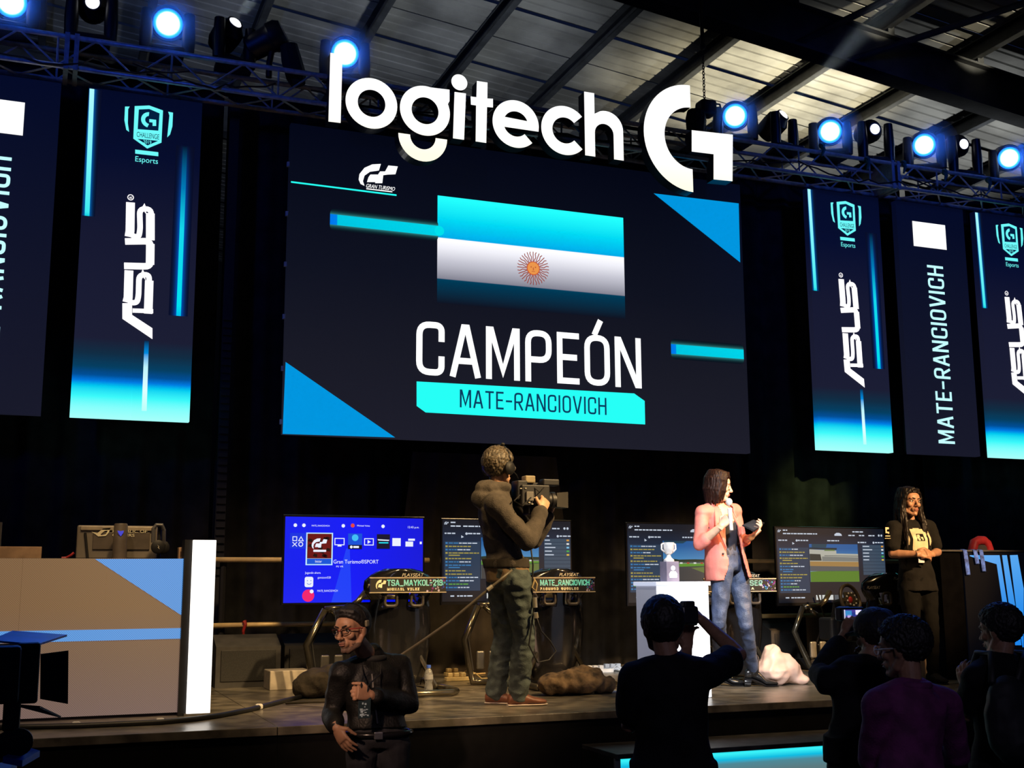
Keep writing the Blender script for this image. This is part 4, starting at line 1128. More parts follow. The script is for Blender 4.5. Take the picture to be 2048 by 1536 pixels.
def icon_rect(u0, v0, u1, v1, th=.006):
    for a, b in (((u0, v0), (u1, v0)), ((u1, v0), (u1, v1)), ((u1, v1), (u0, v1)), ((u0, v1), (u0, v0))):
        ribbon(mb, [F(*a), F(*b)], th, Vector((0, TVY-.006, 0)), UX, UZ)
icon_rect(.055, .235, .082, .28); ribbon(mb, [F(.095, .282), F(.112, .235), F(.128, .282), F(.095, .282)], .006, Vector((0, TVY-.006, 0)), UX, UZ)
ribbon(mb, [F(.055, .30), F(.083, .345)], .006, Vector((0, TVY-.006, 0)), UX, UZ); ribbon(mb, [F(.083, .30), F(.055, .345)], .006, Vector((0, TVY-.006, 0)), UX, UZ)
c_ = F(.111, .322); mb.flat([circ(c_[0], c_[1], .020, 20), circ(c_[0], c_[1], .013, 20)], TVY-.006)
icon_rect(.352, .25, .418, .325, .007); mb.flat([q4(F, .372, .33, .40, .345)], TVY-.006)
icon_rect(.566, .25, .63, .325, .007); mb.flat([[F(.588, .265), F(.588, .31), F(.612, .288)]], TVY-.006)
mb.flat([q4(F, .77, .24, .832, .335)], TVY-.006); mb.flat([q4(F, .868, .28, .925, .34)], TVY-.006); mb.flat([q4(F, .888, .245, .938, .27)], TVY-.006); mb.flat([q4(F, .975, .28, .99, .31)], TVY-.006)
for u in (.07, .13, .41, .70): 
    c_ = F(u, .10); mb.flat([circ(c_[0], c_[1], .015, 12)], TVY-.006)
def tt(s, u, v, h, w=None, m=None): print_text(mb, s, (F(u, v)[0], TVY-.006, F(u, v)[1]), UX, UZ, h, w)
tt('MATE_RANCIOVICH', .185, .112, .014, .15); tt('Michael Velez', .51, .105, .014, .11); tt('12:43 p.m.', .885, .118, .018, .10)
tt('Gran Turismo®SPORT', .345, .545, .032, .385); tt('PS VR', .365, .59, .014, .06)
tt('Jugando ahora', .145, .665, .018, .13); tt('gamzoon520', .235, .72, .017, .11); tt('MATE_RANCIOVICH', .235, .875, .017, .17)
mb.build('menu_print', E_tvw, tv, kind='stuff')
pic([q4(F, .148, .185, .338, .565)], emit('tv_frame', rgb(195, 235, 255), 1), 'cover_frame')
cov = pic([q4(F, .157, .197, .329, .487)], emit('tv_cover', rgb(105, 12, 18), 1), 'cover_picture', .006)
pic([q4(F, .157, .49, .329, .553)], emit('tv_cap', rgb(12, 85, 215), 1), 'caption_bar', .006)
mb = MB(); rnd = random.Random(5)
for k in range(12):
    u = rnd.uniform(.158, .295); v = rnd.uniform(.2, .45); mb.flat([[F(u, v+.03), F(u+.03, v+.045), F(u+.033, v+.01), F(u+.01, v)]], TVY-.007)
mb.build('cover_shade', emit('tv_cover_dark', rgb(26, 5, 10), 1), cov)
mb = MB(); g0 = F(.187, .375); sgt = .082/250*1.0
for g in gt_polys: mb.flat([[(g0[0]+(x-503)*.00052, g0[1]-(y-1190)*.00062) for x, y in g][::-1]], TVY-.009)
mb.flat([q4(F, .20, .385, .29, .41)], TVY-.009); tt_ = F(.215, .535); print_text(mb, 'Iniciar', (tt_[0], TVY-.009, tt_[1]), UX, UZ, .022, .055)
mb.build('cover_print', emit('tv_white', rgb(235, 240, 255), 1), cov)
pic([q4(F, .447, .19, .548, .325)], emit('tv_music', rgb(6, 80, 215), 1), 'menu_tile'); c_ = F(.497, .24)
pic([circ(c_[0], c_[1], .028, 20)], emit('tv_orb', rgb(60, 190, 245), 1), 'tile_orb', .006); pic([q4(F, .447, .325, .548, .375)], emit('tv_dark', rgb(8, 10, 45), 1), 'tile_caption', .006)
mb = MB(); c_ = F(.47, .35); mb.flat([circ(c_[0], c_[1], .012, 12)], TVY-.008); mb.flat([q4(F, .485, .338, .525, .362)], TVY-.008); mb.build('tile_print', E_tvw, tv, kind='stuff')
pic([q4(F, .655, .195, .752, .37)], emit('tv_dark', rgb(8, 10, 45), 1), 'menu_tile', .006)
mb = MB(); mb.flat([[F(.66, .255), F(.748, .262), F(.742, .275), F(.665, .27)]], TVY-.008); mb.build('tile_print', E_tvw, tv); mb = MB(); mb.flat([q4(F, .67, .29, .74, .305)], TVY-.008); mb.build('tile_line', E_aqua, tv)
a_ = F(.145, .70); b_ = F(.205, .82); av = pic([rrect(a_[0], b_[1], b_[0], a_[1], .016)], E_tvw, 'avatar_square')
mb = MB()
for u in (.163, .188): c_ = F(u, .745); mb.flat([circ(c_[0], c_[1], .004, 8)], TVY-.007)
ribbon(mb, [F(.162, .775), F(.17, .788), F(.182, .788), F(.19, .775)], .004, Vector((0, TVY-.007, 0)), UX, UZ); mb.build('avatar_smile', emit('tv_cap', rgb(12, 85, 215), 1), av, kind='stuff')
c_ = F(.172, .918); av = pic([circ(c_[0], c_[1], .05, 28)], emit('tv_pink', rgb(240, 30, 110), 1), 'avatar_disc')
c2_ = F(.195, .87); pic([circ(c2_[0], c2_[1], .016, 14)], E_tvw, 'avatar_glint', .006)
c_ = F(.478, .095); pic([circ(c_[0], c_[1], .017, 14)], emit('tv_orange', rgb(225, 70, 60), 1), 'avatar_dot', .006)

def lobby(px0, px1, pyt, pyb, Y, label, scene, lit=1.0):
    pxm = (px0+px1)/2
    x0 = at(px0, 1120, Y).x; x1 = at(px1, 1120, Y).x; z1 = at(pxm, pyt, Y).z; z0 = at(pxm, pyb, Y).z
    t = tv_body(x0, x1, z0, z1, Y, label)
    F = frac(x0+.012, x1-.012, z0+.03, z1-.014)
    def P(loops, m, nm, dy=.003, par=None): return MB().flat(loops, Y-dy).build(nm, m, par or t)
    P([q4(F, 0, 0, 1, 1)], emit_ramp('lobby_picture', 'Z', 0, .7, [(0, rgb(8, 14, 26)), (.5, rgb(11, 24, 42)), (.8, rgb(18, 36, 60)), (1, rgb(12, 20, 34))], 1), 'display', .002)
    P([q4(F, .015, .265, .285, .87)], emit('lobby_list', rgb(36, 56, 80), 1), 'chat_panel')
    mbw, mby, mbb, mbr, mbg = MB(), MB(), MB(), MB(), MB(); rnd = random.Random(int(px0))
    kinds = 'byWyybbYbbbgr'
    kinds = 'bybYybByybbgb'
    v = .285
    for k, c in enumerate(kinds):
        tgt = mby if c in 'yY' else (mbg if c == 'g' else mbb)
        mbb.flat([q4(F, .022, v-.008, .038, v+.012)], Y-.005) if c not in 'yY' else mby.flat([q4(F, .022, v-.008, .038, v+.012)], Y-.005)
        L = rnd.uniform(.09, .2) if c not in 'Y' else .225
        u = .046
        while u < .046+L:
            w = rnd.uniform(.012, .04); (mbw if (c == 'b' and u > .11) else tgt).flat([q4(F, u, v-.004, min(u+w, .275), v+.009)], Y-.005); u += w+.005
        if c in 'YB':
            v += .028; tgt.flat([q4(F, .046, v-.004, .13, v+.009)], Y-.005)
        v += .0405
    for u, v_, w in ((.06, .075, .08), (.155, .075, .05), (.215, .075, .07), (.295, .075, .07), (.06, .03, .03), (.015, .165, .07), (.19, .165, .085), (.46, .165, .10), (.66, .09, .05), (.76, .09, .04), (.85, .09, .05), (.70, .04, .09), (.745, .185, .07), (.91, .185, .08), (.06, .93, .03), (.11, .93, .12)):
        u2 = u
        while u2 < u+w:
            ww = rnd.uniform(.014, .04); mbw.flat([q4(F, u2, v_-.005, min(u2+ww, u+w+.01), v_+.011)], Y-.005); u2 += ww+.006
    for u, v_ in ((.18, .17), (.895, .19), (.95, .09), (.975, .09)):
        c_ = F(u, v_); mbw.flat([circ(c_[0], c_[1], .011, 12)], Y-.005)
    mbw.flat([[F(.14, .19), F(.14, .225), F(.16, .212)]], Y-.006)
    # emblem at top left and car shape at the top
    g0 = F(.012, .065)
    for g in gt_polys: mbw.flat([[(g0[0]+(x-503)*.00016, g0[1]-(y-1190)*.0002) for x, y in g][::-1]], Y-.005)
    mbw.flat([[F(.53, .10), F(.60, .10), F(.595, .075), F(.575, .06), (F(.55, .06)), F(.53, .08)][::-1]], Y-.005)
    mbw.build('white_print', emit('lobby_white', rgb(190, 200, 215), 1), t, kind='stuff'); mby.build('yellow_print', emit('lobby_yellow', rgb(165, 150, 70), 1), t, kind='stuff')
    mbb.build('blue_print', emit('lobby_blue', rgb(55, 120, 175), 1), t, kind='stuff'); mbg.build('green_print', emit('lobby_green', rgb(95, 160, 60), 1), t, kind='stuff')
    # player list
    for k in range(9):
        P([q4(F, .785, .222+.046*k, .995, .264+.046*k)], emit('lobby_row', rgb(52, 72, 92), 1), 'player_row', .004)
    mb = MB()
    for k in range(5):
        mb.flat([q4(F, .79, .235+.046*k, .79+rnd.uniform(.04, .09), .248+.046*k)], Y-.006)
    mb.build('player_names', emit('lobby_white', rgb(190, 200, 215), 1), t, kind='stuff')
    for k, cc in enumerate(((220, 150, 50), (230, 230, 230), (120, 190, 230), (60, 170, 70), (220, 180, 60))):
        P([q4(F, .965, .232+.046*k, .985, .252+.046*k)], emit('flag_%d' % k, rgb(*cc), 1), 'player_flag', .006)
    # picture of the track
    u0, u1, v0, v1 = .292, .742, .215, .725
    W_ = lambda a, b: F(u0+(u1-u0)*a, v0+(v1-v0)*b)
    pcs = P([[W_(0, 1), W_(1, 1), W_(1, 0), W_(0, 0)]], emit_ramp('sky_picture', 'Z', .25, .55, [(0, rgb(150, 190, 215)), (.5, rgb(70, 135, 185)), (1, rgb(28, 88, 150))], 1), 'track_picture', .004)
    sub = lambda pts, cc, nm: MB().flat([[W_(*p_) for p_ in pts][::-1]], Y-sub.d).build(nm, emit('c%d_%d_%d' % cc, rgb(*cc), 1), pcs)
    sub.d = .005
    if scene == 'stand':
        sub([(0, .14), (.55, .17), (.55, .25), (1, .26), (1, .56), (0, .56)], (172, 172, 160), 'grandstand'); sub.d = .006
        sub([(0, .26), (.22, .27), (.24, .44), (0, .44)], (48, 52, 50), 'stand_shade'); sub([(.3, .30), (1, .31), (1, .325), (.3, .315)], (60, 66, 70), 'stand_roof_line')
        sub([(.25, .33), (1, .35), (1, .46), (.25, .45)], (120, 122, 118), 'stand_seats'); sub([(.32, .12), (.52, .12), (.52, .18), (.30, .18)], (96, 120, 70), 'stand_board')
        sub([(.0, .46), (1, .47), (1, .60), (0, .58)], (156, 122, 72), 'sand_strip'); sub([(0, .58), (1, .60), (1, .72), (0, .72)], (84, 86, 88), 'road'); sub([(0, .73), (.4, .705), (1, .71), (1, 1), (0, 1)], (84, 122, 42), 'grass')
        sub.d = .007; sub([(.05, 0), (.36, 0), (.34, .09), (.05, .09)], (24, 62, 80), 'caption_tab'); sub([(0, .09), (.56, .10), (.56, .15), (0, .14)], (22, 42, 54), 'caption_tab')
    else:
        sub([(0, .46), (.15, .44), (.3, .47), (.6, .46), (1, .47), (1, .56), (0, .56)], (30, 46, 36), 'tree_line'); sub([(0, .53), (1, .53), (1, .58), (0, .58)], (150, 150, 140), 'pit_wall')
        sub.d = .006; sub([(0, .57), (1, .57), (1, .63), (0, .66)], (88, 140, 44), 'grass'); sub([(0, .66), (1, .61), (1, 1), (0, 1)], (62, 62, 64), 'road'); sub.d = .007
        sub([(.52, .68), (1, .63), (1, .92), (.75, .80)], (96, 112, 58), 'grass'); sub([(.02, .0), (.45, .0), (.38, .06), (.02, .06)], (24, 62, 80), 'caption_tab')
        for k in range(7): sub([(.05+.13*k, .54), (.10+.13*k, .54), (.10+.13*k, .575), (.05+.13*k, .575)], (170, 60, 50) if k % 2 else (215, 215, 215), 'hoarding')
    if scene != 'far':
        for k in range(5):
            P([q4(F, .335+.056*k, .90, .38+.056*k, .965)], emit('lobby_button' if k < 3 else 'lobby_button2', rgb(*((205, 208, 205) if k < 3 else (80, 88, 96))), 1), 'menu_button', .004)
    return t
lobby(882, 1144, 1038, 1209, TVY, 'television with a dark chat menu behind the cameraman', 'road')
lobby(1253, 1492, 1046, 1211, TVY, 'television with a dark menu and race track behind the trophy', 'road')
lobby(1552, 1772, 1054, 1211, TVY, 'television with a grandstand picture beside the woman in black', 'stand')

# ---- racing seats on tube rigs
def racing_seat(xc, Y, ztop, label, left=None, wheel=False):
    base = STG
    t = thing('racing_seat', label, 'racing seat', (xc, Y, base), group='racing seats on tube rigs')
    zs = [ztop, ztop-.012, ztop-.04, ztop-.09, ztop-.15, ztop-.20, ztop-.24, ztop-.30, ztop-.45, ztop-.62, ztop-.78, ztop-.90]
    ws = [.12, .17, .225, .285, .295, .27, .235, .25, .265, .255, .235, .20]
    rows = []
    for i in range(41):
        z = ztop-.90*i/40
        w = float(np.interp(-z, [-q_ for q_ in zs], ws)); rows.append((z, w))
    n = 22
    holes = []
    for s in (-1, 1): holes.append((s*.105, ztop-.235, .052, .052))
    def surf(off, flip):
        vs = []; fs = []
        for (z, w) in rows:
            for j in range(n+1):
                s = -1+2*j/n
                dn = max(0, (ztop-z-.25))*.10
                y = Y+.02+.10*abs(s)**2.6-off*(1-.5*abs(s)**4)+dn
                vs.append((xc+s*w, y, z))
        for i in range(len(rows)-1):
            for j in range(n):
                s = -1+2*(j+.5)/n; z = (rows[i][0]+rows[i+1][0])/2; x = s*rows[i][1]
                if any(abs(x-h[0]) < h[2] and abs(z-h[1]) < h[3] for h in holes): continue
                a = i*(n+1)+j; q = (a, a+n+1, a+n+2, a+1)
                fs.append(q if not flip else q[::-1])
        return vs, fs
    mb = MB(); mb.add(*surf(0, False))
    o = mb.build('seat_shell', M_shell, t, smooth=True)
    sm = o.modifiers.new('s', 'SOLIDIFY'); sm.thickness = .05; sm.offset = -1
    # frames of the belt openings
    for h in holes:
        pts = rounded([(h[0]+xc-h[2]*.95, h[1]-h[3]), (h[0]+xc+h[2]*.95, h[1]-h[3]), (h[0]+xc+h[2]*.85, h[1]+h[3]), (h[0]+xc-h[2]*.85, h[1]+h[3])], .03, True)
        mb = MB(); mb.tube([(p_[0], Y-.005, p_[1]) for p_ in pts], .013, 6, closed=True); mb.build('belt_opening', mat('belt_frame', (.06, .052, .045), .4), t, smooth=True)
    mb = MB(); mb.bev((xc-.20, Y+.20, base+.26), (xc+.20, Y+.62, base+.40), .05); mb.build('seat_pan', M_shell, t)
    for s in (-1, 1): MB().bev((xc+s*.17-.04, Y+.20, base+.36), (xc+s*.17+.04, Y+.6, base+.50), .03).build('side_bolster', M_fabric, t)
    mb = MB(); print_text(mb, 'PLAYSEAT', (xc-.02, Y-.012, ztop-.062), UX, UZ, .026, .17, slant=.3); mb.build('lettering', M_print, t)
    mb = MB(); print_text(mb, 'PLAYSEAT', (xc-.275, Y+.055, ztop-.145), (UX-Vector((0, .35, 0))).normalized(), UZ, .028, .12, slant=.2); mb.build('lettering', M_print, t)
    # tube rig
    for s in (-1, 1):
        x = xc+s*.33
        if s == -1 and left:
            yl = Y+.42
            up_ = [at(u, v, yl) for u, v in left]
            foot = Vector((up_[-1].x+.02, yl, base+.03))
            P = [(x, Y-.30, base+.03), (x, Y+.10, base+.03), (foot.x+.10, yl-.04, base+.03), foot]+list(reversed(up_))
            MB().tube([up_[0], up_[0]+Vector((.20, .02, .012))], .026, 10).build('cross_tube', M_tube, t, smooth=True)
            MB().tube([up_[0]+Vector((.05, -.01, .0)), up_[0]+Vector((.09, -.03, -.05)), up_[0]+Vector((.13, -.03, -.07))], .02, 8).build('handle', M_tube, t, smooth=True)
            MB().tube([up_[0]+Vector((.20, .02, .012)), up_[0]+Vector((.27, .02, .06)), up_[0]+Vector((.34, .04, .14))], .024, 10).build('screen_arm', M_tube, t, smooth=True)
            MB().tube([up_[0]+Vector((.03, .04, -.02)), up_[1]+Vector((.055, .05, .01)), up_[2]+Vector((.045, .05, 0))], .009, 6).build('cable', M_black, t)
            for k in range(2):
                pc = up_[2]+Vector((.14+.11*k, .12, .0))
                MB().bev((pc.x-.035, pc.y, base+.12), (pc.x+.035, pc.y+.03, base+.27), .012).build('pedal', mat('pedal_metal', (.5, .48, .42), .3, .8), t)
        else:
            P = [(x, Y-.30, base+.03), (x, Y+.2, base+.03), (x, Y+.55, base+.05), (x-.02*s, Y+.62, base+.18), (x-.03*s, Y+.50, base+.46), (x-.01*s, Y+.60, base+.62), (x, Y+.78, base+.72)]
        mb = MB(); mb.tube([Vector((v[0], v[1], v[2])) for v in P], .026, 10); mb.build('frame_tube', M_tube, t, smooth=True)
    mb = MB(); mb.tube([(xc-.33, Y-.30, base+.03), (xc-.26, Y-.40, base+.03), (xc+.26, Y-.40, base+.03), (xc+.33, Y-.30, base+.03)], .024, 10); mb.build('frame_tube', M_tube, t, smooth=True)
    mb = MB(); mb.tube([(xc-.12, Y+.78, base+.72), (xc+.36, Y+.78, base+.72)], .024, 10); mb.build('cross_tube', M_tube, t, smooth=True)
    for s in (-.5, 1):
        mb = MB(); mb.tube([(xc+s*.2, Y+.78, base+.72), (xc+s*.2, Y+.86, base+.74), (xc+s*.2, Y+.87, base+.85)], .02, 8); mb.build('screen_arm', M_tube, t)
    for s in (-1, 1): MB().tube([(xc+s*.30, Y+.1, base+.03), (xc+s*.15, Y+.12, base+.30)], .02, 8).build('seat_strut', M_tube, t)
    if wheel:
        wx, wy, wz = wheel
        wh = thing('steering_wheel', 'dark steering wheel with red and white buttons before the right television', 'steering wheel', (wx, wy, wz-.14))
        tilt = Matrix.Rotation(R_(-14), 3, 'X') @ Matrix.Rotation(R_(18), 3, 'Z')
        C = Vector((wx, wy, wz))
        pts = [C+tilt @ Vector((.135*math.cos(a), 0, .13*math.sin(a))) for a in [2*PI*i/30 for i in range(30)]]
        mb = MB(); mb.tube(pts, .017, 8, closed=True); mb.build('rim', mat('rim_leather', (.06, .045, .028), .45), wh, smooth=True)
        mb = MB(); mb.rbox(C, (.15, .03, .13), tilt, 0, .012); mb.rbox(C+tilt @ Vector((0, 0, -.01)), (.25, .018, .035), tilt, 0, .006); mb.build('hub', mat('hub_dark', (.05, .042, .03), .4), wh)
        rnd = random.Random(4)
        for k in range(9):
            a = 2*PI*k/9; mb = MB(); mb.ell(C+tilt @ Vector((.07*math.cos(a), -.02, .055*math.sin(a))), (.009, .006, .009), 8, 5); mb.build('button', M_white, wh)
        mb = MB(); mb.ell(C+tilt @ Vector((-.03, -.024, -.01)), (.022, .012, .03), 10, 6); mb.build('button', M_red, wh, label='red button')
        mb = MB(); mb.tube([C+Vector((0, .02, 0)), C+Vector((0, .2, -.03)), C+Vector((.0, .25, -.2))], .03, 8); mb.build('column', M_black, wh)
        mb = MB(); mb.bev((wx-.12, wy+.13, wz-.36), (wx+.12, wy+.32, wz-.16), .02); mb.build('wheel_deck', M_black, t)
        mb = MB(); mb.tube([(wx, wy+.24, base+.03), (wx, wy+.24, wz-.34)], .03, 8); mb.build('frame_tube', M_tube, t)
    return t
def name_sign(px0, px1, pyt, pyb, Y, big, small, label, bigx, emblem, right, seed):
    x0 = at(px0, 1170, Y).x; x1 = at(px1, 1170, Y).x; pm = (px0+px1)/2
    z1 = at(pm, pyt, Y).z; z0 = at(pm, pyb, Y).z
    t = thing('name_sign', label, 'sign', ((x0+x1)/2, Y, z0), group='name boards on the racing seats')
    MB().bev((x0, Y, z0), (x1, Y+.012, z1), .002).build('board', mat('sign_black', (.022, .020, .018), .45), t)
    for (za, zb_) in ((z1-.006, z1+.003), (z0-.003, z0+.004)): MB().box((x0-.003, Y-.002, za), (x1+.003, Y+.014, zb_)).build('edge_strip', mat('sign_edge', (.5, .42, .30), .5), t)
    h = z1-z0; rnd = random.Random(seed)
    a = at(bigx[0], 1170, Y).x; b = at(bigx[1], 1170, Y).x
    mb = MB(); strokes_text(mb, big, (a, Y-.002, z0+h*.48), UX, UZ, h*.34, b-a, .0085, .30); mb.build('lettering', emit('sign_teal', rgb(30, 190, 150), .85, .3), t)
    c = at(bigx[2], 1170, Y).x
    mb = MB(); strokes_text(mb, small, (a, Y-.002, z0+h*.16), UX, UZ, h*.13, c-a, .006, .6); mb.build('lettering', mat('print_cream', (.95, .85, .6), .5), t)
    if emblem:
        g0 = (x0+.045, z0+h*.25)
        mb = MB()
        for g in gt_polys: mb.flat([[(g0[0]+(x-503)*.00033, g0[1]-(y-1190)*.0005) for x, y in g][::-1]], Y-.002)
        mb.build('emblem', mat('print_cream', (.95, .85, .6), .5), t)
    # speckled colour burst at the right end
    for k, cc in enumerate(((120, 40, 130), (50, 60, 170), (70, 150, 190), (190, 180, 210))):
        mb = MB()
        for j in range(9):
            x = x1-right*rnd.random()**1.3*.95-.01; z = z0+h*rnd.uniform(.08, .9); r = h*rnd.uniform(.03, .09)
            mb.flat([circ(x, z, min(r, z-z0, z1-z, x1-x+.0), 6)], Y-.0015)
        mb.build('colour_burst', mat('burst%d' % k, rgb(*cc), .5), t, kind='stuff')
    return t
SYY = 8.95
szt = at(835, 1137, SYY).z
s1x = at(808, 1170, SYY).x; s2x = at(1122, 1170, SYY).x
racing_seat(s1x, SYY, szt, 'glossy black racing seat on a tube rig before the blue television', left=[(650, 1219), (612, 1291), (622, 1343)])
racing_seat(s2x, SYY, at(1112, 1137, SYY).z, 'glossy black racing seat on a tube rig beside the cameraman', left=[(956, 1211), (928, 1280), (940, 1342)])
racing_seat(at(1500, 1170, SYY).x-.06, SYY, at(1505, 1140, SYY).z, 'glossy black racing seat half hidden behind the presenter')
w4 = at(1700, 1199, 8.75)
racing_seat(at(1790, 1170, 9.0).x, 9.0, at(1760, 1146, 9.0).z, 'dark racing seat behind the woman in the black shirt', left=[(1606, 1214), (1588, 1263), (1620, 1332)], wheel=(w4.x, 8.75, w4.z))
NY = SYY-.045
name_sign(740, 892, 1155, 1185, NY, 'TSA_MAYKOL-219', 'MICHAEL VELEZ', 'name board with emblem and green lettering on the left racing seat', (775, 884, 838), True, .16, 1)
name_sign(1046, 1190, 1155, 1184, NY, 'MATE_RANCIOVICH', 'FACUNDO DUDULEC', 'name board with green lettering beside the cameraman legs', (1081, 1178, 1156), False, .07, 2)
name_sign(1408, 1552, 1157, 1183, NY, 'AISER', 'OZA', 'name board half hidden behind the presenter', (1487, 1524, 1507), False, .16, 3)

# ---- podium, trophy
PYF = 7.66
px0 = at(1316, 1250, PYF).x; px1 = at(1419, 1250, PYF).x; pz = at(1360, 1163, PYF).z
pod = thing('podium', 'white glowing podium with the trophy on top', 'podium', ((px0+px1)/2, PYF+.17, STG))
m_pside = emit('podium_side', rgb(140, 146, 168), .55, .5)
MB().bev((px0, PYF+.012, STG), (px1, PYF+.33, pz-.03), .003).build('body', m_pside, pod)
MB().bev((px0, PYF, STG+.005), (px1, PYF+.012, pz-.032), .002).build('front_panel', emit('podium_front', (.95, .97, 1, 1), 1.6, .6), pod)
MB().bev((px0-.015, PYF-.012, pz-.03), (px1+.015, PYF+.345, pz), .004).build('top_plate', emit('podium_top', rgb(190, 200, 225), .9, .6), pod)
tq = at(1338, 1160, PYF+.16)
tro = thing('trophy', 'silver cup trophy on a dark square base with white print', 'trophy', (tq.x, PYF+.16, pz))
zb1_ = at(1338, 1123, PYF+.16).z; zt_ = at(1334, 1085, PYF+.16).z; wb_ = (at(1352, 1140, PYF+.16).x-at(1327, 1140, PYF+.16).x)/2
tx = at(1339, 1140, PYF+.16).x; tx2 = at(1337, 1100, PYF+.16).x
MB().bev((tx-wb_, PYF+.16-wb_, pz), (tx+wb_, PYF+.16+wb_, zb1_), .003).build('plinth', mat('plinth_dark', (.22, .20, .28), .4), tro)
m_sil = mat('silver', (.92, .92, .93), .35, .3)
hh = zt_-zb1_
mb = MB(); mb.lathe((tx2, PYF+.16, zb1_), [(.040, 0), (.040, .012), (.020, .03), (.013, .05), (.018, hh*.36), (.034, hh*.46), (.041, hh*.7), (.043, hh), (.037, hh), (.035, hh*.7), (.02, hh*.5)], 24); mb.build('cup', m_sil, tro, smooth=40)
for s in (-1, 1):
    mb = MB(); mb.tube([(tx2+s*.041, PYF+.16, zb1_+hh*.95), (tx2+s*.058, PYF+.16, zb1_+hh*.9), (tx2+s*.060, PYF+.16, zb1_+hh*.65), (tx2+s*.036, PYF+.16, zb1_+hh*.5)], .007, 8); mb.build('handle', m_sil, tro, smooth=True)
mb = MB(); yy_ = PYF+.16-wb_-.002
mb.flat([[(tx-.03, pz+.028), (tx+.03, pz+.028), (tx+.034, pz+.055), (tx+.02, pz+.075), (tx-.02, pz+.075), (tx-.034, pz+.055)]], yy_); mb.flat([circ(tx, pz+.098, .018, 16)], yy_); mb.build('print', emit('trophy_print', (1, 1, 1, 1), .9, .8), tro, kind='stuff')

# ---- bags, bottle, cables on the deck
M_camo = mat('camo_cloth', (.13, .085, .045), .9, 0, .85, 9, .3, 40)
p = flo(1132, 1386, STG)
g = MB(); g.ell((p.x, 8.33, STG+.09), (.27, .17, .09)); g.ell((p.x+.12, 8.36, STG+.12), (.15, .13, .085)); g.ell((p.x-.16, 8.30, STG+.07), (.13, .13, .07)); g.ell((p.x+.26, 8.33, STG+.06), (.10, .10, .07))
lump(g, 'camouflage_jacket', M_camo, vox=.014, amp=.022, fr=9, label='crumpled brown camouflage jacket lying on the stage beside the cameraman', cat='jacket')
p = flo(632, 1394, STG)
g = MB(); g.ell((p.x+.02, 8.92, STG+.10), (.20, .15, .11)); g.ell((p.x-.06, 8.90, STG+.07), (.12, .12, .08)); g.ell((p.x+.12, 8.95, STG+.13), (.12, .12, .10))
lump(g, 'cloth_bag', mat('dark_camo', (.050, .040, .030), .9, 0, .6, 10, .3, 40), vox=.014, amp=.018, fr=9, label='dark soft bag lying on the stage behind the man in black', cat='bag', seed=2)
p0 = at(1518, 1362, 8.40); p1 = at(1615, 1362, 8.36); pt = at(1540, 1285, 8.40)
g = MB(); g.tube([(pt.x, 8.40, pt.z-.03), (pt.x+.03, 8.40, pt.z-.14), (p0.x+.13, 8.40, STG+.12), (p0.x+.16, 8.40, STG+.05)], [.05, .11, .15, .12], 14)
g.tube([(pt.x+.05, 8.40, pt.z-.12), (p0.x+.25, 8.38, STG+.13), (p1.x-.06, 8.36, STG+.05)], [.08, .11, .05], 12); g.ell((p0.x+.14, 8.38, STG+.08), (.15, .12, .08)); g.ell((p1.x-.08, 8.36, STG+.04), (.08, .08, .04))
lump(g, 'plastic_bag', mat('pink_plastic_bag', (.80, .53, .42), .45, 0, .1, 6), vox=.013, amp=.018, fr=8, label='crumpled pale pink plastic bag on the stage behind the presenter', cat='bag', seed=3)
b = flo(857, 1387, STG); hb = at(857, 1330, b.y).z-STG
bot = thing('water_bottle', 'clear plastic water bottle with blue cap on the stage', 'bottle', tuple(b))
m_pet = mat('clear_plastic', (.75, .78, .8), .08); m_pet.node_tree.nodes['Principled BSDF'].inputs['Transmission Weight'].default_value = .8
mb = MB(); mb.lathe(b, [(.030, 0), (.034, .01), (.033, hb*.25), (.027, hb*.36), (.033, hb*.5), (.033, hb*.66), (.026, hb*.8), (.013, hb*.88), (.013, hb*.92)], 18); mb.build('body', m_pet, bot, smooth=40)
mb = MB(); mb.lathe(b, [(.0345, hb*.5), (.0345, hb*.66)], 18); mb.build('label_band', mat('bottle_label', (.35, .36, .38), .5), bot)
mb = MB(); mb.lathe(b, [(.017, hb*.9), (.017, hb*.99), (.014, hb)], 14); mb.build('cap', mat('cap_blue', (.05, .12, .6), .4), bot)
def floor_cable(pix, r, name, m, label, cat='cable', lift=None, group=None):
    pts = []
    for k, (x, y) in enumerate(pix):
        p_ = flo(x, y, STG); pts.append((p_.x, p_.y, STG+r))
    pts = [tuple(v)+(0,) if False else v for v in pts]
    mb = MB(); mb.tube(pts, r, 8); return solo(mb, name, m, label, cat, group, smooth=True)
floor_cable([(-40, 1461), (60, 1459), (160, 1457), (250, 1453), (320, 1450), (390, 1443), (440, 1436), (500, 1424), (560, 1408), (600, 1398), (640, 1388), (690, 1378)], .016, 'stage_cable', mat('cable_black', (.010, .010, .011), .5), 'thick black cable bundle running along the stage front')
for (x, y) in ((152, 1456), (320, 1449), (518, 1419)):
    p = flo(x, y, STG)
    mb = MB(); mb.bev((p.x-.025, p.y-.02, STG), (p.x+.025, p.y+.03, STG+.037), .012); solo(mb, 'tape_piece', M_white, {152: 'white tape tab on the stage cable before the desk middle', 320: 'white tape tab on the stage cable beside the light column', 518: 'white tape tab on the stage cable left of the man in black'}[x], 'tape', 'tape tabs on the stage cable')
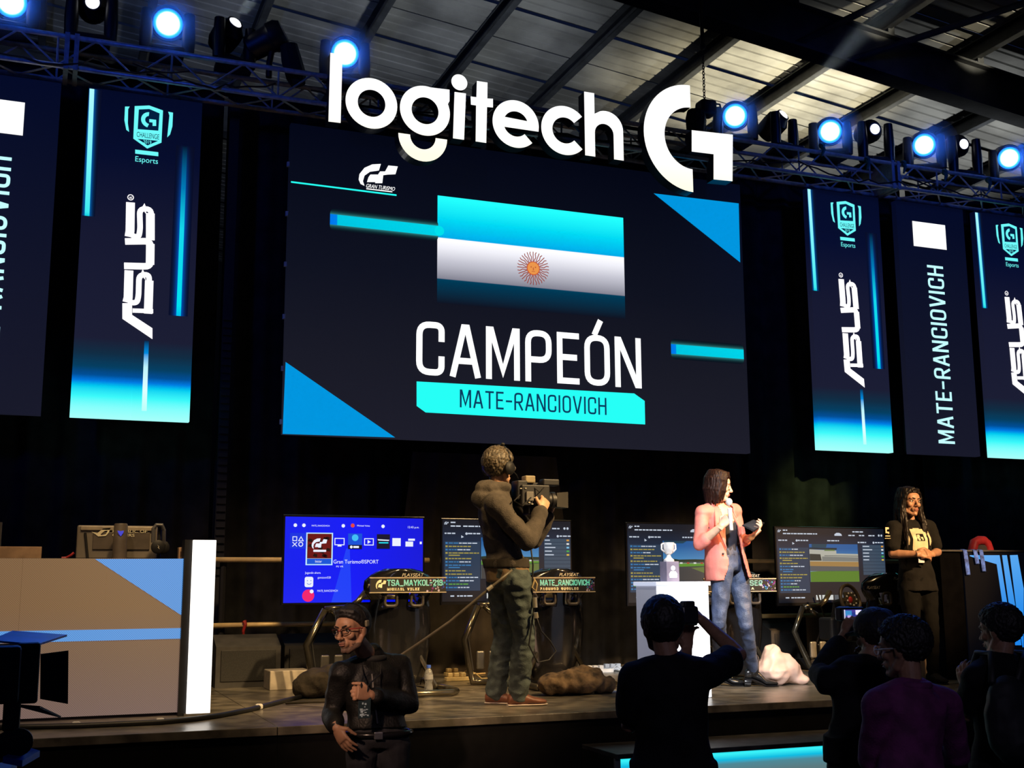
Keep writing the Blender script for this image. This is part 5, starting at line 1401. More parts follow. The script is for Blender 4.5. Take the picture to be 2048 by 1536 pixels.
def power_strip(x, y, n, label, m, w=.11):
    p = flo(x, y, STG)
    t = thing('power_strip', label, 'power strip', tuple(p), group='power strips on the stage')
    MB().bev((p.x-w, p.y-.03, STG), (p.x+w, p.y+.03, STG+.035), .006).build('body', m, t)
    for k in range(n):
        xx = p.x-w+.04+k*.06
        MB().bev((xx-.022, p.y-.025, STG+.035), (xx+.022, p.y+.025, STG+.07), .006).build('plug', m, t)
    mb = MB(); mb.tube([(p.x+w-.01, p.y, STG+.02), (p.x+w+.06, p.y+.03, STG+.06), (p.x+w+.12, p.y+.02, STG+.01), (p.x+w+.25, p.y+.1, STG+.008)], .006, 6); mb.build('cord', m, t)
m_cream = mat('cream_plastic', (.80, .62, .30), .5)
power_strip(915, 1362, 3, 'cream power strip with plugs beside the water bottle', m_cream)
power_strip(908, 1352, 2, 'cream power strip behind the other near the water bottle', m_cream, .09)
power_strip(1192, 1346, 4, 'white power strip lit brightly beside the camouflage jacket', mat('bright_white', (.9, .9, .92), .5), .17)
power_strip(1232, 1342, 3, 'white power strip near the podium foot', mat('bright_white', (.9, .9, .92), .5), .14)
for k, (pp, lb) in enumerate((([(1180, 1352), (1195, 1340), (1215, 1338), (1240, 1344), (1262, 1350)], 'white cord lying across the stage near the podium'), ([(1165, 1362), (1210, 1372), (1250, 1375)], 'white cord beside the camouflage jacket'))):
    floor_cable(pp, .008, 'extension_cable', M_white, lb)
mb = MB(); p = flo(1225, 1384, STG); mb.bev((p.x-.09, p.y-.05, STG), (p.x+.09, p.y+.05, STG+.012), .004); solo(mb, 'paper_sheet', mat('bright_white', (.9, .9, .92), .5), 'white paper lying on the stage left of the photographer', 'paper')

# ---- right desk with blue screen, lanyards, red chair
RY = 8.15
rx0 = at(1882, 1098, RY).x; rx1 = rx0+2.2; rz = at(1960, 1100, RY).z
rd = thing('led_desk', 'black desk with a blue striped screen at the right edge', 'desk', ((rx0+rx1)/2, RY, STG))
MB().box((rx0, RY+.02, STG), (rx1, RY+.4, rz-.015)).build('body', mat('desk_black', (.0025, .0025, .003), .9, spec=0.0), rd)
MB().bev((rx0-.02, RY-.01, rz-.015), (rx1, RY+.42, rz), .003).build('top', mat('desk_top_grey', (.06, .06, .065), .4), rd)
lx0 = at(1926, 1110, RY).x; lx1 = at(2046, 1110, RY).x+.02
MB().bev((lx0, RY, STG+.02), (lx1, RY+.02, rz-.02), .003).build('screen_panel', emit('panel_dark', rgb(4, 5, 10), 1, .002, .9), rd)
c7 = crop(1840, 1060, 5.12, RY-.003)
m_rb = emit_ramp('right_blue_picture', 'Z', 0, 1.1, [(0, rgb(10, 120, 235)), (.5, rgb(40, 140, 235)), (1, rgb(90, 170, 240))], 1)
for pl in ([(510, 268), (560, 285), (785, 350), (850, 790), (905, 1150), (960, 1150), (900, 790), (815, 258), (510, 258)], [(840, 258), (890, 258), (985, 830), (1040, 1180), (975, 1180), (915, 800)], [(920, 258), (1000, 255), (1062, 600), (1062, 1200), (1050, 1200), (990, 830)]):
    MB().flat([c7(pl)[::-1]], RY-.003).build('stripe_graphic', m_rb, rd)
m_lan = mat('lanyard_blue', (.05, .12, .75), .6, 0, .8, 22)
for k, (xx, yb, lb) in enumerate(((1930, 1150, 'long blue lanyard hanging over the right desk edge'), (1950, 1128, 'short looped blue lanyard on the right desk edge'), (1962, 1143, 'blue lanyard with white print hanging beside the looped one'))):
    a = at(xx, 1095, RY-.02); zb_ = at(xx+4, yb, RY-.02).z
    mb = MB(); w = .022
    vs = []
    path = [(a.x, RY+.12, rz+.003), (a.x, RY+.02, rz+.004), (a.x, RY-.014, rz-.004), (a.x+.006, RY-.02, (rz+zb_)/2), (a.x+.018, RY-.016, zb_)]
    for (x, y, z) in path: vs += [(x-w, y, z), (x+w, y, z), (x+w, y-.003, z+.002), (x-w, y-.003, z+.002)]
    fs = []
    for i in range(len(path)-1):
        for j in range(4):
            fs.append((i*4+j, i*4+(j+1) % 4, (i+1)*4+(j+1) % 4, (i+1)*4+j))
    fs += [(0, 1, 2, 3), tuple(len(vs)-4+j for j in (3, 2, 1, 0))]
    mb.add(vs, fs); solo(mb, 'lanyard', m_lan, lb, 'lanyard', 'lanyards on the right desk')
c = at(2024, 1098, 8.7)
ch = thing('gaming_chair', 'red and grey chair back showing over the right desk', 'chair', (c.x, 9.1, STG))
zt = at(2022, 1078, 8.7).z; w = .10
mb = MB(); mb.tube([(c.x-w, 9.1, STG+.5), (c.x-w, 9.1, zt-.08), (c.x-w*.75, 9.1, zt-.02), (c.x-w*.2, 9.1, zt), (c.x+w*.4, 9.1, zt), (c.x+w*.8, 9.1, zt-.03), (c.x+w, 9.1, zt-.08), (c.x+w*1.1, 9.1, STG+.5)], .045, 10); mb.build('back_bolster', mat('chair_red', (.85, .05, .05), .5), ch, smooth=True)
mb = MB(); mb.bev((c.x-w, 9.08, STG+.45), (c.x+w, 9.14, zt-.035), .02); mb.build('back_pad', mat('chair_grey', (.12, .09, .07), .7), ch)
mb = MB(); mb.bev((c.x-.22, 8.97, STG+.42), (c.x+.22, 9.4, STG+.52), .03); mb.build('seat', mat('chair_grey', (.12, .09, .07)), ch)
mb = MB(); mb.tube([(c.x, 9.2, STG+.06), (c.x, 9.2, STG+.43)], .03, 10); mb.build('gas_column', M_black, ch)
for k in range(5):
    a = 2*PI*k/5; mb = MB(); mb.tube([(c.x, 9.2, STG+.08), (c.x+.2*math.cos(a), 9.2+.2*math.sin(a), STG+.035)], [.03, .02], 8); mb.ell((c.x+.2*math.cos(a), 9.2+.2*math.sin(a), STG+.025), (.025, .025, .025), 8, 6); mb.build('base_leg', M_black, ch)
# effect light on the stage floor behind the woman in black
p = at(1860, 1293, 8.3)
fx = thing('floor_light', 'small blue glowing floor light beside the legs of the woman in black', 'stage light', (p.x, 8.33, STG))
MB().bev((p.x-.06, 8.3, STG), (p.x+.05, 8.42, p.z+.14), .01).build('housing', mat('tan_board', (.17, .12, .08), .7), fx)
mb = MB(); mb.lathe((p.x+.0, 8.298, p.z), [(.033, 0), (.03, .008), (.001, .012)], 18, 0, Matrix.Rotation(PI/2, 3, 'X')); mb.build('lens', emit('floor_lens', (.25, .6, 1, 1), 3.0), fx)
q = at(1862, 1326, 8.3); mb = MB(); mb.bev((q.x-.03, 8.285, q.z-.02), (q.x+.03, 8.30, q.z+.02), .006); mb.build('lens', emit('floor_lens_cyan', (.05, .6, .85, 1), 1.2), fx)
# pedal board of the right rig
p = at(1655, 1296, 9.62)
ped = thing('pedal_board', 'black pedal board with cables on the stage behind the kneeling photographer', 'pedals', (p.x, 9.62, STG))
MB().bev((p.x-.22, 9.62, STG), (p.x+.18, 9.87, STG+.10), .01).build('base_plate', M_black, ped)
for k in range(4): MB().bev((p.x-.18+.09*k, 9.64, STG+.10), (p.x-.13+.09*k, 9.68, STG+.24), .008).build('pedal', mat('pedal_dark', (.06, .055, .05), .35, .5), ped)
mb = MB(); mb.tube([at(1636, 1190, 9.68), at(1650, 1240, 9.7), at(1640, 1265, 9.72), (p.x-.1, 9.75, STG+.1)], .008, 6); mb.build('cable', M_black, ped)

# ---- broadcast camera at the lower left, seen from behind its matte box
BY = 2.6
g = lambda x, y, d=0: at(x, y, BY+d)
cb = thing('broadcast_camera', 'black broadcast camera with open matte box flaps at the lower left', 'camera', (g(20, 1400).x, BY, 0.0))
m_cam = mat('camera_black', (.012, .012, .015), .5)
a = g(-60, 1410); b = g(82, 1290)
MB().bev((a.x, BY-.02, a.z), (b.x-.035, BY+.10, b.z), .008).build('lens_body', m_cam, cb)
MB().bev((b.x-.045, BY+.02, a.z-.004), (b.x, BY+.12, b.z+.004), .006).build('matte_box', m_cam, cb)
p1, p2, p3, p4 = g(81, 1308, .1), g(137, 1301, .14), g(136, 1408, .14), g(80, 1398, .1)
mb = MB(); vs = [p1, p2, p3, p4]; vs2 = [v+Vector((0, .004, 0)) for v in vs]; mb.add(vs+vs2, [(0, 3, 2, 1), (4, 5, 6, 7), (0, 1, 5, 4), (1, 2, 6, 5), (2, 3, 7, 6), (3, 0, 4, 7)]); mb.build('side_flap', m_cam, cb)
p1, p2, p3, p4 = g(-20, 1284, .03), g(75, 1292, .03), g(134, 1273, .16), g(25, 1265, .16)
mb = MB(); vs = [p1, p2, p3, p4]; vs2 = [v+Vector((0, 0, .004)) for v in vs]; mb.add(vs+vs2, [(0, 3, 2, 1), (4, 5, 6, 7), (0, 1, 5, 4), (1, 2, 6, 5), (2, 3, 7, 6), (3, 0, 4, 7)]); mb.build('top_flap', mat('flap_blue_light', (.01, .20, .85), .35), cb)  # blue stage light put into the grey flap's colour
p1, p2, p3, p4 = g(30, 1412, .03), g(80, 1416, .03), g(122, 1436, .14), g(60, 1418, .14)
mb = MB(); vs = [p1, p2, p3, p4]; vs2 = [v+Vector((0, 0, .004)) for v in vs]; mb.add(vs+vs2, [(0, 3, 2, 1), (4, 5, 6, 7), (0, 1, 5, 4), (1, 2, 6, 5), (2, 3, 7, 6), (3, 0, 4, 7)]); mb.build('bottom_flap', m_cam, cb)
a = g(3, 1465); b = g(42, 1408)
MB().bev((a.x, BY+.0, a.z), (b.x, BY+.06, b.z+.01), .006).build('support_post', m_cam, cb)
for (x, y) in ((15, 1490), (38, 1484)):
    q = g(x, y, -.02); mb = MB(); mb.lathe(q, [(.018, -.012), (.026, -.008), (.026, .008), (.018, .012), (.012, .013)], 20, 0, Matrix.Rotation(PI/2, 3, 'X')); mb.build('focus_wheel', m_cam, cb, smooth=40)
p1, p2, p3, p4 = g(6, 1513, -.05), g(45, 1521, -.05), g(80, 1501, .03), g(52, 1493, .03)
mb = MB(); vs = [p1, p2, p3, p4]; vs2 = [v+Vector((0, 0, -.012)) for v in vs]; mb.add(vs+vs2, [(0, 1, 2, 3), (7, 6, 5, 4), (0, 4, 5, 1), (1, 5, 6, 2), (2, 6, 7, 3), (3, 7, 4, 0)]); mb.build('side_plate', mat('flap_blue_light', (.01, .20, .85), .35), cb)  # plate coloured blue in place of the stage light falling on it
q = g(-10, 1530); MB().bev((q.x-.12, BY-.25, q.z-.06), (q.x+.04, BY+.08, q.z-.005), .01).build('camera_plate', m_cam, cb)
hub = Vector((q.x-.04, BY-.1, q.z-.06))
for k in range(3):
    an = R_(90+120*k); mb = MB(); mb.tube([hub, hub+Vector((.45*math.cos(an), .45*math.sin(an), -hub.z+.01))], .018, 8); mb.build('tripod_leg', m_cam, cb)
# ================================================================== PEOPLE
def V3(*a): return Vector(a)
def loft(mb, rings, n=16, cap=True):
    """rings: (centre, axis u, axis v, half u, half v)"""
    vs = []; fs = []; k = len(rings)
    for c, u, v, ru, rv in rings:
        for j in range(n):
            a = 2*PI*j/n
            vs.append(Vector(c)+Vector(u)*(ru*math.cos(a))+Vector(v)*(rv*math.sin(a)))
    for i in range(k-1):
        for j in range(n):
            j2 = (j+1) % n; fs.append((i*n+j, i*n+j2, (i+1)*n+j2, (i+1)*n+j))
    fs.append(tuple(reversed(range(n)))); fs.append(tuple((k-1)*n+j for j in range(n)))
    mb.add(vs, fs)
def limb(mb, pts, rs, n=14):
    P = [Vector(p) for p in pts]
    pp = []; rr = []
    for i in range(len(P)-1):
        m = 5
        for j in range(m):
            t = j/m; pp.append(P[i].lerp(P[i+1], t)); rr.append(rs[i]+(rs[i+1]-rs[i])*t)
    pp.append(P[-1]); rr.append(rs[-1])
    mb.tube(pp, rr, n)
    mb.ell(P[0], (rs[0],)*3, 12, 8); mb.ell(P[-1], (rs[-1],)*3, 12, 8)
    for i in range(1, len(P)-1): mb.ell(P[i], (rs[i]*1.02,)*3, 12, 8)
def hand(mb, w, d, nrm, thumb, curl=.4, s=1.0, tcurl=.3):
    """palm, four fingers and a thumb; d points along the hand, nrm out of the palm, thumb = +1/-1 side"""
    d = Vector(d).normalized(); nrm = Vector(nrm); nrm = (nrm-d*nrm.dot(d)).normalized(); lat = d.cross(nrm).normalized()*thumb
    w = Vector(w)
    loft(mb, [(w-d*.03*s, lat, nrm, .027*s, .020*s), (w, lat, nrm, .028*s, .019*s), (w+d*.03*s, lat, nrm, .038*s, .018*s), (w+d*.065*s, lat, nrm, .042*s, .016*s), (w+d*.09*s, lat, nrm, .040*s, .012*s)], 16)
    cs = curl if hasattr(curl, '__len__') else [curl]*4
    for i in range(4):
        L = (.92, 1.0, .94, .76)[i]*s
        p = w+d*(.085-.006*abs(i-1.2))*s+lat*(.031-.0205*i)*s
        dd = (d+lat*(.10-.07*i)).normalized(); ax = dd.cross(nrm).normalized()
        pts = [p-dd*.015*s]; rr = [.0095*s]
        ang = 0
        for seg, b in zip((.042, .027, .021), (.95, 1.15, .7)):
            ang += cs[i]*b
            v = dd*math.cos(ang)+nrm*math.sin(ang)
            p = p+v*seg*L; pts.append(p); rr.append((.0092, .0083, .0072)[len(pts)-2]*s)
        limb(mb, pts, rr, 8)
    p = w+d*.022*s+lat*.026*s
    v1 = (d*.62+lat*.72+nrm*.25).normalized(); v2 = (d*(.85)+lat*(.35-tcurl)+nrm*(.25+tcurl)).normalized()
    limb(mb, [p, p+v1*.042*s, p+v1*.042*s+v2*.034*s, p+v1*.042*s+v2*.034*s+(v2+nrm*tcurl).normalized()*.024*s], [.014*s, .0115*s, .0100*s, .0085*s], 8)
class Head:
    def __init__(s, c, f, up=(0, 0, 1), k=1.0):
        s.c = Vector(c); s.f = Vector(f).normalized(); u = Vector(up); s.u = (u-s.f*u.dot(s.f)).normalized(); s.r = s.f.cross(s.u).normalized(); s.k = k
        s.R = Matrix((s.r, s.f, s.u)).transposed()
    def p(s, x, y, z): return s.c+(s.r*x+s.f*y+s.u*z)*s.k
    def loc(s, w): d = (Vector(w)-s.c)/s.k; return Vector((d.dot(s.r), d.dot(s.f), d.dot(s.u)))
    def ell(s, mb, c, r, n=16, m=10): mb.ell(s.p(*c), tuple(v*s.k for v in r), n, m, 0, s.R)
    def tube(s, mb, pts, rs, n=12): limb(mb, [s.p(*q) for q in pts], [v*s.k for v in rs], n)
    def skull(s, mb, fem=False):
        s.ell(mb, (0, -.014, .036), (.074, .096, .080), 24, 16)
        s.ell(mb, (0, .040, .030), (.062, .050, .058), 20, 12)
        s.tube(mb, [(0, .020, .0), (0, .026, -.055), (0, .046, -.092)], [.066, .053 if not fem else .049, .026])
        for t in (-1, 1):
            s.tube(mb, [(t*.056, -.004, -.035), (t*.046, .022, -.072), (t*.012, .062, -.098)], [.018, .020, .017], 8)
            s.ell(mb, (t*.040, .062, -.022), (.022, .020, .020)); s.ell(mb, (t*.030, .074, .028), (.024, .016, .009)); s.ell(mb, (t*.076, -.006, -.006), (.009, .019, .031))
            s.ell(mb, (t*.011, .094, -.032), (.008, .010, .007))
            s.ell(mb, (t*.030, .066, .004), (.017, .014, .011))
        s.ell(mb, (0, .072, -.060), (.032, .020, .024))
        s.tube(mb, [(0, .082, .020), (0, .099, -.012), (0, .108, -.028), (0, .090, -.036)], [.008, .009, .0115, .008], 8)
        s.ell(mb, (0, .090, -.056), (.021, .009, .0055)); s.ell(mb, (0, .088, -.067), (.018, .009, .006)); s.ell(mb, (0, .076, -.096), (.020, .016, .014))
    def face(s, par, brow, iris=(.03, .018, .012), lip=(.35, .12, .10), glance=0.0):
        m_w = mat('eye_white', (.72, .70, .66), .3); m_i = mat('iris_dark', iris, .2); m_b = mat('brow_'+str(brow[0]), brow, .8); m_l = mat('lip_'+str(lip[0]), lip, .45)
        for t in (-1, 1):
            mb = MB(); s.ell(mb, (t*.031, .0735, .005), (.0145, .0085, .0070), 12, 8); e = mb.build('eye', m_w, par, smooth=True)
            mb = MB(); s.ell(mb, (t*.031+glance, .0800, .0045), (.0062, .0035, .0062), 10, 6); mb.build('iris', m_i, e, smooth=True)
            mb = MB(); s.tube(mb, [(t*.046, .070, .009), (t*.031, .0825, .0125), (t*.016, .080, .008)], [.0018, .0022, .0018], 6); mb.build('eyelid', m_b, par)
            mb = MB(); s.tube(mb, [(t*.050, .074, .026), (t*.034, .089, .031), (t*.014, .0925, .026)], [.0022, .0040, .0034], 6); mb.build('eyebrow', m_b, par)
        mb = MB(); s.ell(mb, (0, .0925, -.0565), (.0215, .0085, .0045)); s.ell(mb, (0, .0905, -.0660), (.0185, .0085, .0055)); mb.build('lips', m_l, par, smooth=True)
    def hair_cap(s, par, m, thick=.0, line=None, amp=.003, fr=70, name='hair', extra=None, vox=.005, drop=0.0, st=(1, 1, .55)):
        n, mm = 48, 30
        prof_y = [-.13, -.08, -.04, .0, .03, .06, .085, .12]; prof_z = line or [-.085, -.075, -.055, -.012, .035, .062, .080, .09]
        vs = []; fs = []
        for i in range(mm+1):
            th = PI*i/mm
            for j in range(n):
                ph = 2*PI*j/n
                d = Vector((math.sin(th)*math.cos(ph), math.sin(th)*math.sin(ph), math.cos(th)))
                q = Vector((d.x*(.083+thick), d.y*(.106+thick)-.014, d.z*(.092+thick*1.3)+.036))
                zl = float(np.interp(q.y, prof_y, prof_z))-drop
                if q.z < zl:
                    t = min(1, (zl-q.z)/.02); q = q.lerp(Vector((d.x*.055, d.y*.075-.014, d.z*.05+.036)), t)
                vs.append(s.p(*q))
        for i in range(mm):
            for j in range(n):
                j2 = (j+1) % n; fs.append((i*n+j, (i+1)*n+j, (i+1)*n+j2, i*n+j2))
        mb = MB(); mb.add(vs, fs)
        if extra: extra(mb)
        o = remesh(mb, name, m, vox, 1); crease(o, amp, fr, 3, st); crease(o, amp*.6, fr*2.1, 5, st)
        adopt(o, par); return o
def adopt(o, par):
    off = np.array(par.location, dtype='f'); me = o.data
    co = np.empty(len(me.vertices)*3, 'f'); me.vertices.foreach_get('co', co); co = co.reshape(-1, 3)-off
    me.vertices.foreach_set('co', co.ravel()); me.update(); o.parent = par; WPOS[o.name] = Vector(par.location)
    return o
class Fig:
    """a standing figure laid out in world coordinates; joints may be moved before the surfaces are grown"""
    def __init__(s, base, f, H, label, k=1.0):
        s.base = Vector(base); s.f = Vector((f[0], f[1], 0)).normalized(); s.r = Vector((s.f.y, -s.f.x, 0)); s.H = H; s.k = H/1.75*k
        s.root = thing('person', label, 'person', tuple(base))
        g = lambda x, y, z: s.base+s.r*x*H+s.f*y*H+Vector((0, 0, z*H))
        s.P = g(0, 0, .53); s.C = g(0, 0, .775); s.N = g(0, -.008, .845); s.hc = g(0, .015, .935)
        s.sh = {1: g(.108, 0, .81), -1: g(-.108, 0, .81)}; s.el = {1: g(.14, -.02, .63), -1: g(-.14, -.02, .63)}; s.wr = {1: g(.15, .03, .48), -1: g(-.15, .03, .48)}
        s.hip = {1: g(.05, 0, .52), -1: g(-.05, 0, .52)}; s.kn = {1: g(.055, .015, .285), -1: g(-.055, .015, .285)}; s.an = {1: g(.055, -.01, .05), -1: g(-.055, -.01, .05)}
        s.hd = {1: Vector((0, 0, -1)), -1: Vector((0, 0, -1))}; s.pn = {1: -s.r, -1: s.r.copy()}; s.cu = {1: .35, -1: .35}; s.toe = {1: s.f.copy(), -1: s.f.copy()}
        s.head = None; s.hands = (1, -1)
    def torso(s, mb, e=0.0, z0=-.09, z1=1.0, sc=1.0, belly=0.0, sh=1.0, chest=0.0):
        up = (s.N-s.P); k = s.k
        rt = (s.sh[1]-s.sh[-1]); rt = (rt-up*(rt.dot(up)/up.length_squared)).normalized(); hr = (s.hip[1]-s.hip[-1]).normalized()
        T = [-.12, -.02, .12, .3, .5, .68, .82, .9, .97]
        hw = [.150, .172, .165, .145, .152, .172, .178, .150, .075]; hd = [.095, .118, .115, .100, .108, .120, .108, .088, .070]
        rings = []
        for t, a, b in zip(T, hw, hd):
            if t < z0 or t > z1: continue
            c = s.P.lerp(s.C, min(1, max(0, t/.82))) if t <= .82 else s.C.lerp(s.N, (t-.82)/.18)
            if t < 0: c = s.P+up*t
            u = hr.lerp(rt, min(1, max(0, t*1.4))).normalized(); v = up.normalized().cross(u).normalized()
            bb = b+(chest if .5 <= t <= .7 else 0)
            c2 = c+ (-v if v.dot(s.f) < 0 else v)*(belly if .1 < t < .5 else chest*.5 if .5 <= t <= .7 else 0)
            rings.append((c2, u, v, (a*sc*(sh if t > .6 else 1)+e)*k, (bb*sc+e)*k))
        loft(mb, rings, 28)
        if z1 > .8:
            for q in (1, -1): limb(mb, [s.C.lerp(s.N, .35), s.sh[q]], [(.075*sc+e)*k, (.058*sc+e)*k], 12)
    def arm(s, mb, q, e=0.0, to=1.0, r=(.056, .046, .042, .030)):
        k = s.k; S, E, Wd = s.sh[q], s.el[q], s.wr[q]
        r0, r1, r2, r3 = [(v+e)*k for v in r]
        m = S.lerp(E, .4)
        if to <= .5:
            t = to*2; limb(mb, [S, S.lerp(E, t*.5), S.lerp(E, t)], [r0, (r0+r1)/2, r1+.006]); return
        t = (to-.5)*2; Ed = E.lerp(Wd, t); bul = E.lerp(Wd, .25)
        limb(mb, [S, m, E, bul.lerp(E, .0) if t > .3 else Ed, Ed], [r0, r1*1.04, r2*.98, r2*1.02, r2+(r3-r2)*t])
    def leg(s, mb, q, e=0.0, r=(.088, .068, .056, .054, .038), fr=0.0):
        k = s.k; H_, K, A = s.hip[q], s.kn[q], s.an[q]
        rs = [(v+e)*k for v in r]
        limb(mb, [H_+(K-H_)*fr, H_.lerp(K, .5), K, K.lerp(A, .3), A], [rs[0], rs[1], rs[2], rs[3], rs[4]], 16)
    def body(s, skin, vox=.005, fem=False, thin=-.008, legs=True):
        mb = MB(); h = s.head
        s.torso(mb, thin, sc=.93)
        for q in (1, -1):
            s.arm(mb, q, thin*.5)
            if legs: s.leg(mb, q, thin*1.5)
            if q in s.hands: hand(mb, s.wr[q], s.hd[q], s.pn[q], -q if False else s.thumb(q), s.cu[q], s.k*1.04)
            else: mb.ell(s.wr[q], (.03, .03, .03))
        limb(mb, [s.N-(s.N-s.C)*.3, s.N, h.p(0, -.018, -.05)], [.066*s.k, .056*s.k if not fem else .048*s.k, .052*s.k if not fem else .045*s.k])
        h.skull(mb, fem)
        o = remesh(mb, 'body', skin, vox, 2, .45); adopt(o, s.root); s.bodyo = o; return o
    def thumb(s, q):
        # lat = d x n ; the thumb of a right hand (palm n, fingers d) lies on the side d x n * (+1) for the right hand
        return 1 if q == 1 else -1
    def garment(s, fn, name, m, vox=.009, amp=.006, fr=9, seed=0, st=(1, 1, 1), sm=2):
        mb = MB(); fn(mb); o = remesh(mb, name, m, vox, sm)
        if amp: crease(o, amp, fr, seed, st)
        adopt(o, s.root); return o
    def shoes(s, m, ms, heel=0.0, L=.27, name='shoe', high=0.0):
        for q in (1, -1):
            A = s.an[q]; t = s.toe[q].normalized(); lat = t.cross(Vector((0, 0, 1))); z = s.base.z; k = s.k; up = Vector((0, 0, 1))
            c = Vector((A.x, A.y, z)); mb = MB()
            def rg(d, w, h0, h1): return (c+t*d*k+up*((h0+h1)/2), lat, up, w*k, (h1-h0)/2)
            hh = heel
            loft(mb, [rg(-.075, .026, .012+hh, .07+hh), rg(-.06, .034, .01+hh, .085+hh), rg(-.01, .037, .01+hh, .10+hh+.0), rg(.05, .040, .01+hh*.55, .085+hh*.6), rg(.10, .045, .01, .062), rg(.15, .043, .01, .05), rg(.185, .032, .012, .042), rg(.20, .015, .015, .033)], 16)
            if high: limb(mb, [c+up*(.06+hh), c+up*(.06+hh+high)], [.048*k, .052*k])
            o = remesh(mb, name, m, .006, 1); adopt(o, s.root)
            ml = MB()
            loft(ml, [rg(-.078, .028, 0 + hh*0, .014+hh), rg(-.03, .036, 0, .014+hh), rg(-.02, .036, 0 if not hh else hh*.8, .014+hh), rg(.05, .040, 0 if not hh else hh*.35, .014+hh*.5), rg(.10, .046, 0, .014), rg(.16, .043, 0, .014), rg(.205, .018, .002, .014)], 14)
            so = ml.build('sole', ms, s.root, smooth=40)
M_skin = mat('skin_tan', (.42, .225, .135), .5, 0, .12, 30)
M_skin2 = mat('skin_light', (.62, .36, .22), .48, 0, .1, 30)
M_skin3 = mat('skin_brown', (.38, .20, .12), .5, 0, .12, 30)
M_hairb = mat('hair_black', (.009, .008, .008), .6, 0, .4, 60)
M_hairbr = mat('hair_dark_brown', (.022, .008, .005), .5, 0, .4, 60, spec=.2)
M_hairg = mat('hair_greying', (.085, .065, .042), .5, 0, .7, 70)
M_jean = mat('jeans_teal', (.060, .080, .075), .85, 0, .35, 14, .25, 160)
M_jeanb = mat('jeans_blue', (.060, .085, .16), .5, 0, .35, 14, .2, 120)
M_jeand = mat('jeans_black', (.022, .022, .028), .85, 0, .35, 14, .2, 160)
M_blk = mat('cloth_black', (.008, .008, .010), .85, 0, .3, 12, .15, 120, spec=.15)
M_blk2 = mat('cloth_black_soft', (.011, .011, .012), .9, 0, .3, 12, .2, 140, spec=.15)

# ---- 1  man in a black jacket before the stage
YM = 6.74
m1 = Fig((at(752, 1400, YM).x, YM, 0), (-.22, -.97), 1.68, 'man in a black jacket with red glasses and headset standing before the stage')
m1.P = at(756, 1478, 6.72); m1.C = at(742, 1345, 6.78); m1.N = at(742, 1318, 6.78)
m1.sh = {1: at(684, 1348, 6.74), -1: at(797, 1334, 6.80)}
m1.el = {1: at(664, 1428, 6.80), -1: at(818, 1408, 6.72)}
m1.wr = {1: at(672, 1455, 6.62), -1: at(742, 1390, 6.52)}
m1.hd = {1: (at(694, 1495, 6.56)-at(672, 1455, 6.62)), -1: (at(712, 1384, 6.50)-at(742, 1390, 6.52))}
m1.pn = {1: V3(.75, .55, .1), -1: V3(.1, .9, -.35)}; m1.cu = {1: .28, -1: 1.15}
for q in (1, -1):
    m1.hip[q] = m1.P+m1.r*q*.088-V3(0, 0, .03); m1.kn[q] = m1.P+m1.r*q*.10+m1.f*.06-V3(0, 0, .42); m1.an[q] = V3(m1.P.x, m1.P.y, 0)+m1.r*q*.11+m1.f*.02+V3(0, 0, .08)
hd = m1.head = Head(at(704, 1260, 6.66), (-.80, -.60, -.10), (-.10, .0, 1), 1.09)
m1.body(M_skin, .005)
hd.face(m1.root, (.015, .01, .008), glance=-.002, lip=(.30, .12, .09))
hd.hair_cap(m1.root, M_hairb, .005, line=[-.075, -.068, -.05, .0, .040, .070, .088, .10], amp=.0022, fr=60, extra=lambda mb: hd.tube(mb, [(.05, .055, .098), (0, .066, .106), (-.055, .045, .094), (-.08, .0, .05)], [.012, .016, .016, .012]))
m1.bodyo.data.materials.append(mat('skin_stubble', (.13, .075, .050), .7, 0, .3, 120))
for pl in m1.bodyo.data.polygons:      # chin beard and moustache
    q = hd.loc(Vector(pl.center)+m1.root.location)
    if (q.y > .045 and q.z < -.078 and q.z > -.13 and abs(q.x) < .045) or (q.y > .082 and -.052 < q.z < -.041 and abs(q.x) < .026) or (q.y > .0 and -.105 < q.z < -.062 and abs(q.x) > .040 and q.y < .06): pl.material_index = 1
m1.garment(lambda mb: (m1.torso(mb, .022, z0=.05, z1=1.0, belly=.0), m1.arm(mb, 1, .020, .93), m1.arm(mb, -1, .020, .93), limb(mb, [m1.C.lerp(m1.N, .5), m1.N+V3(0, 0, .01)], [.09, .078])), 'jacket', mat('jacket_black', (.008, .008, .008), .5, 0, .3, 10, .2, 90, spec=.3), .009, .009, 8, 1)
m1.garment(lambda mb: (m1.torso(mb, .010, z0=-.14, z1=.2), m1.leg(mb, 1, .012), m1.leg(mb, -1, .012)), 'jeans', M_jeand, .010, .006, 10, 2)
mb = MB(); up = (m1.N-m1.P).normalized(); c0 = m1.P+up*.035
mb.tube([c0+(m1.r*math.cos(a)*.188+m1.f*math.sin(a)*.133) for a in [2*PI*i/32 for i in range(32)]], .017, 8, closed=True); mb.build('belt', M_blackg, m1.root, smooth=True)
bk = c0+m1.f*.148; mb = MB(); mb.rbox(bk, (.05, .012, .04), Matrix.Rotation(math.atan2(m1.f.x, -m1.f.y), 3, 'Z'), 0, .004); mb.build('belt_buckle', mat('buckle', (.6, .6, .62), .25, .9), m1.root)
mb = MB()      # jacket zip and collar
zp = [m1.C.lerp(m1.N, .75)+m1.f*.075, m1.C+m1.f*.128, m1.P.lerp(m1.C, .5)+m1.f*.136, m1.P+up*.10+m1.f*.14]
mb.tube(zp, .006, 6); mb.build('zip', M_grey, m1.root)
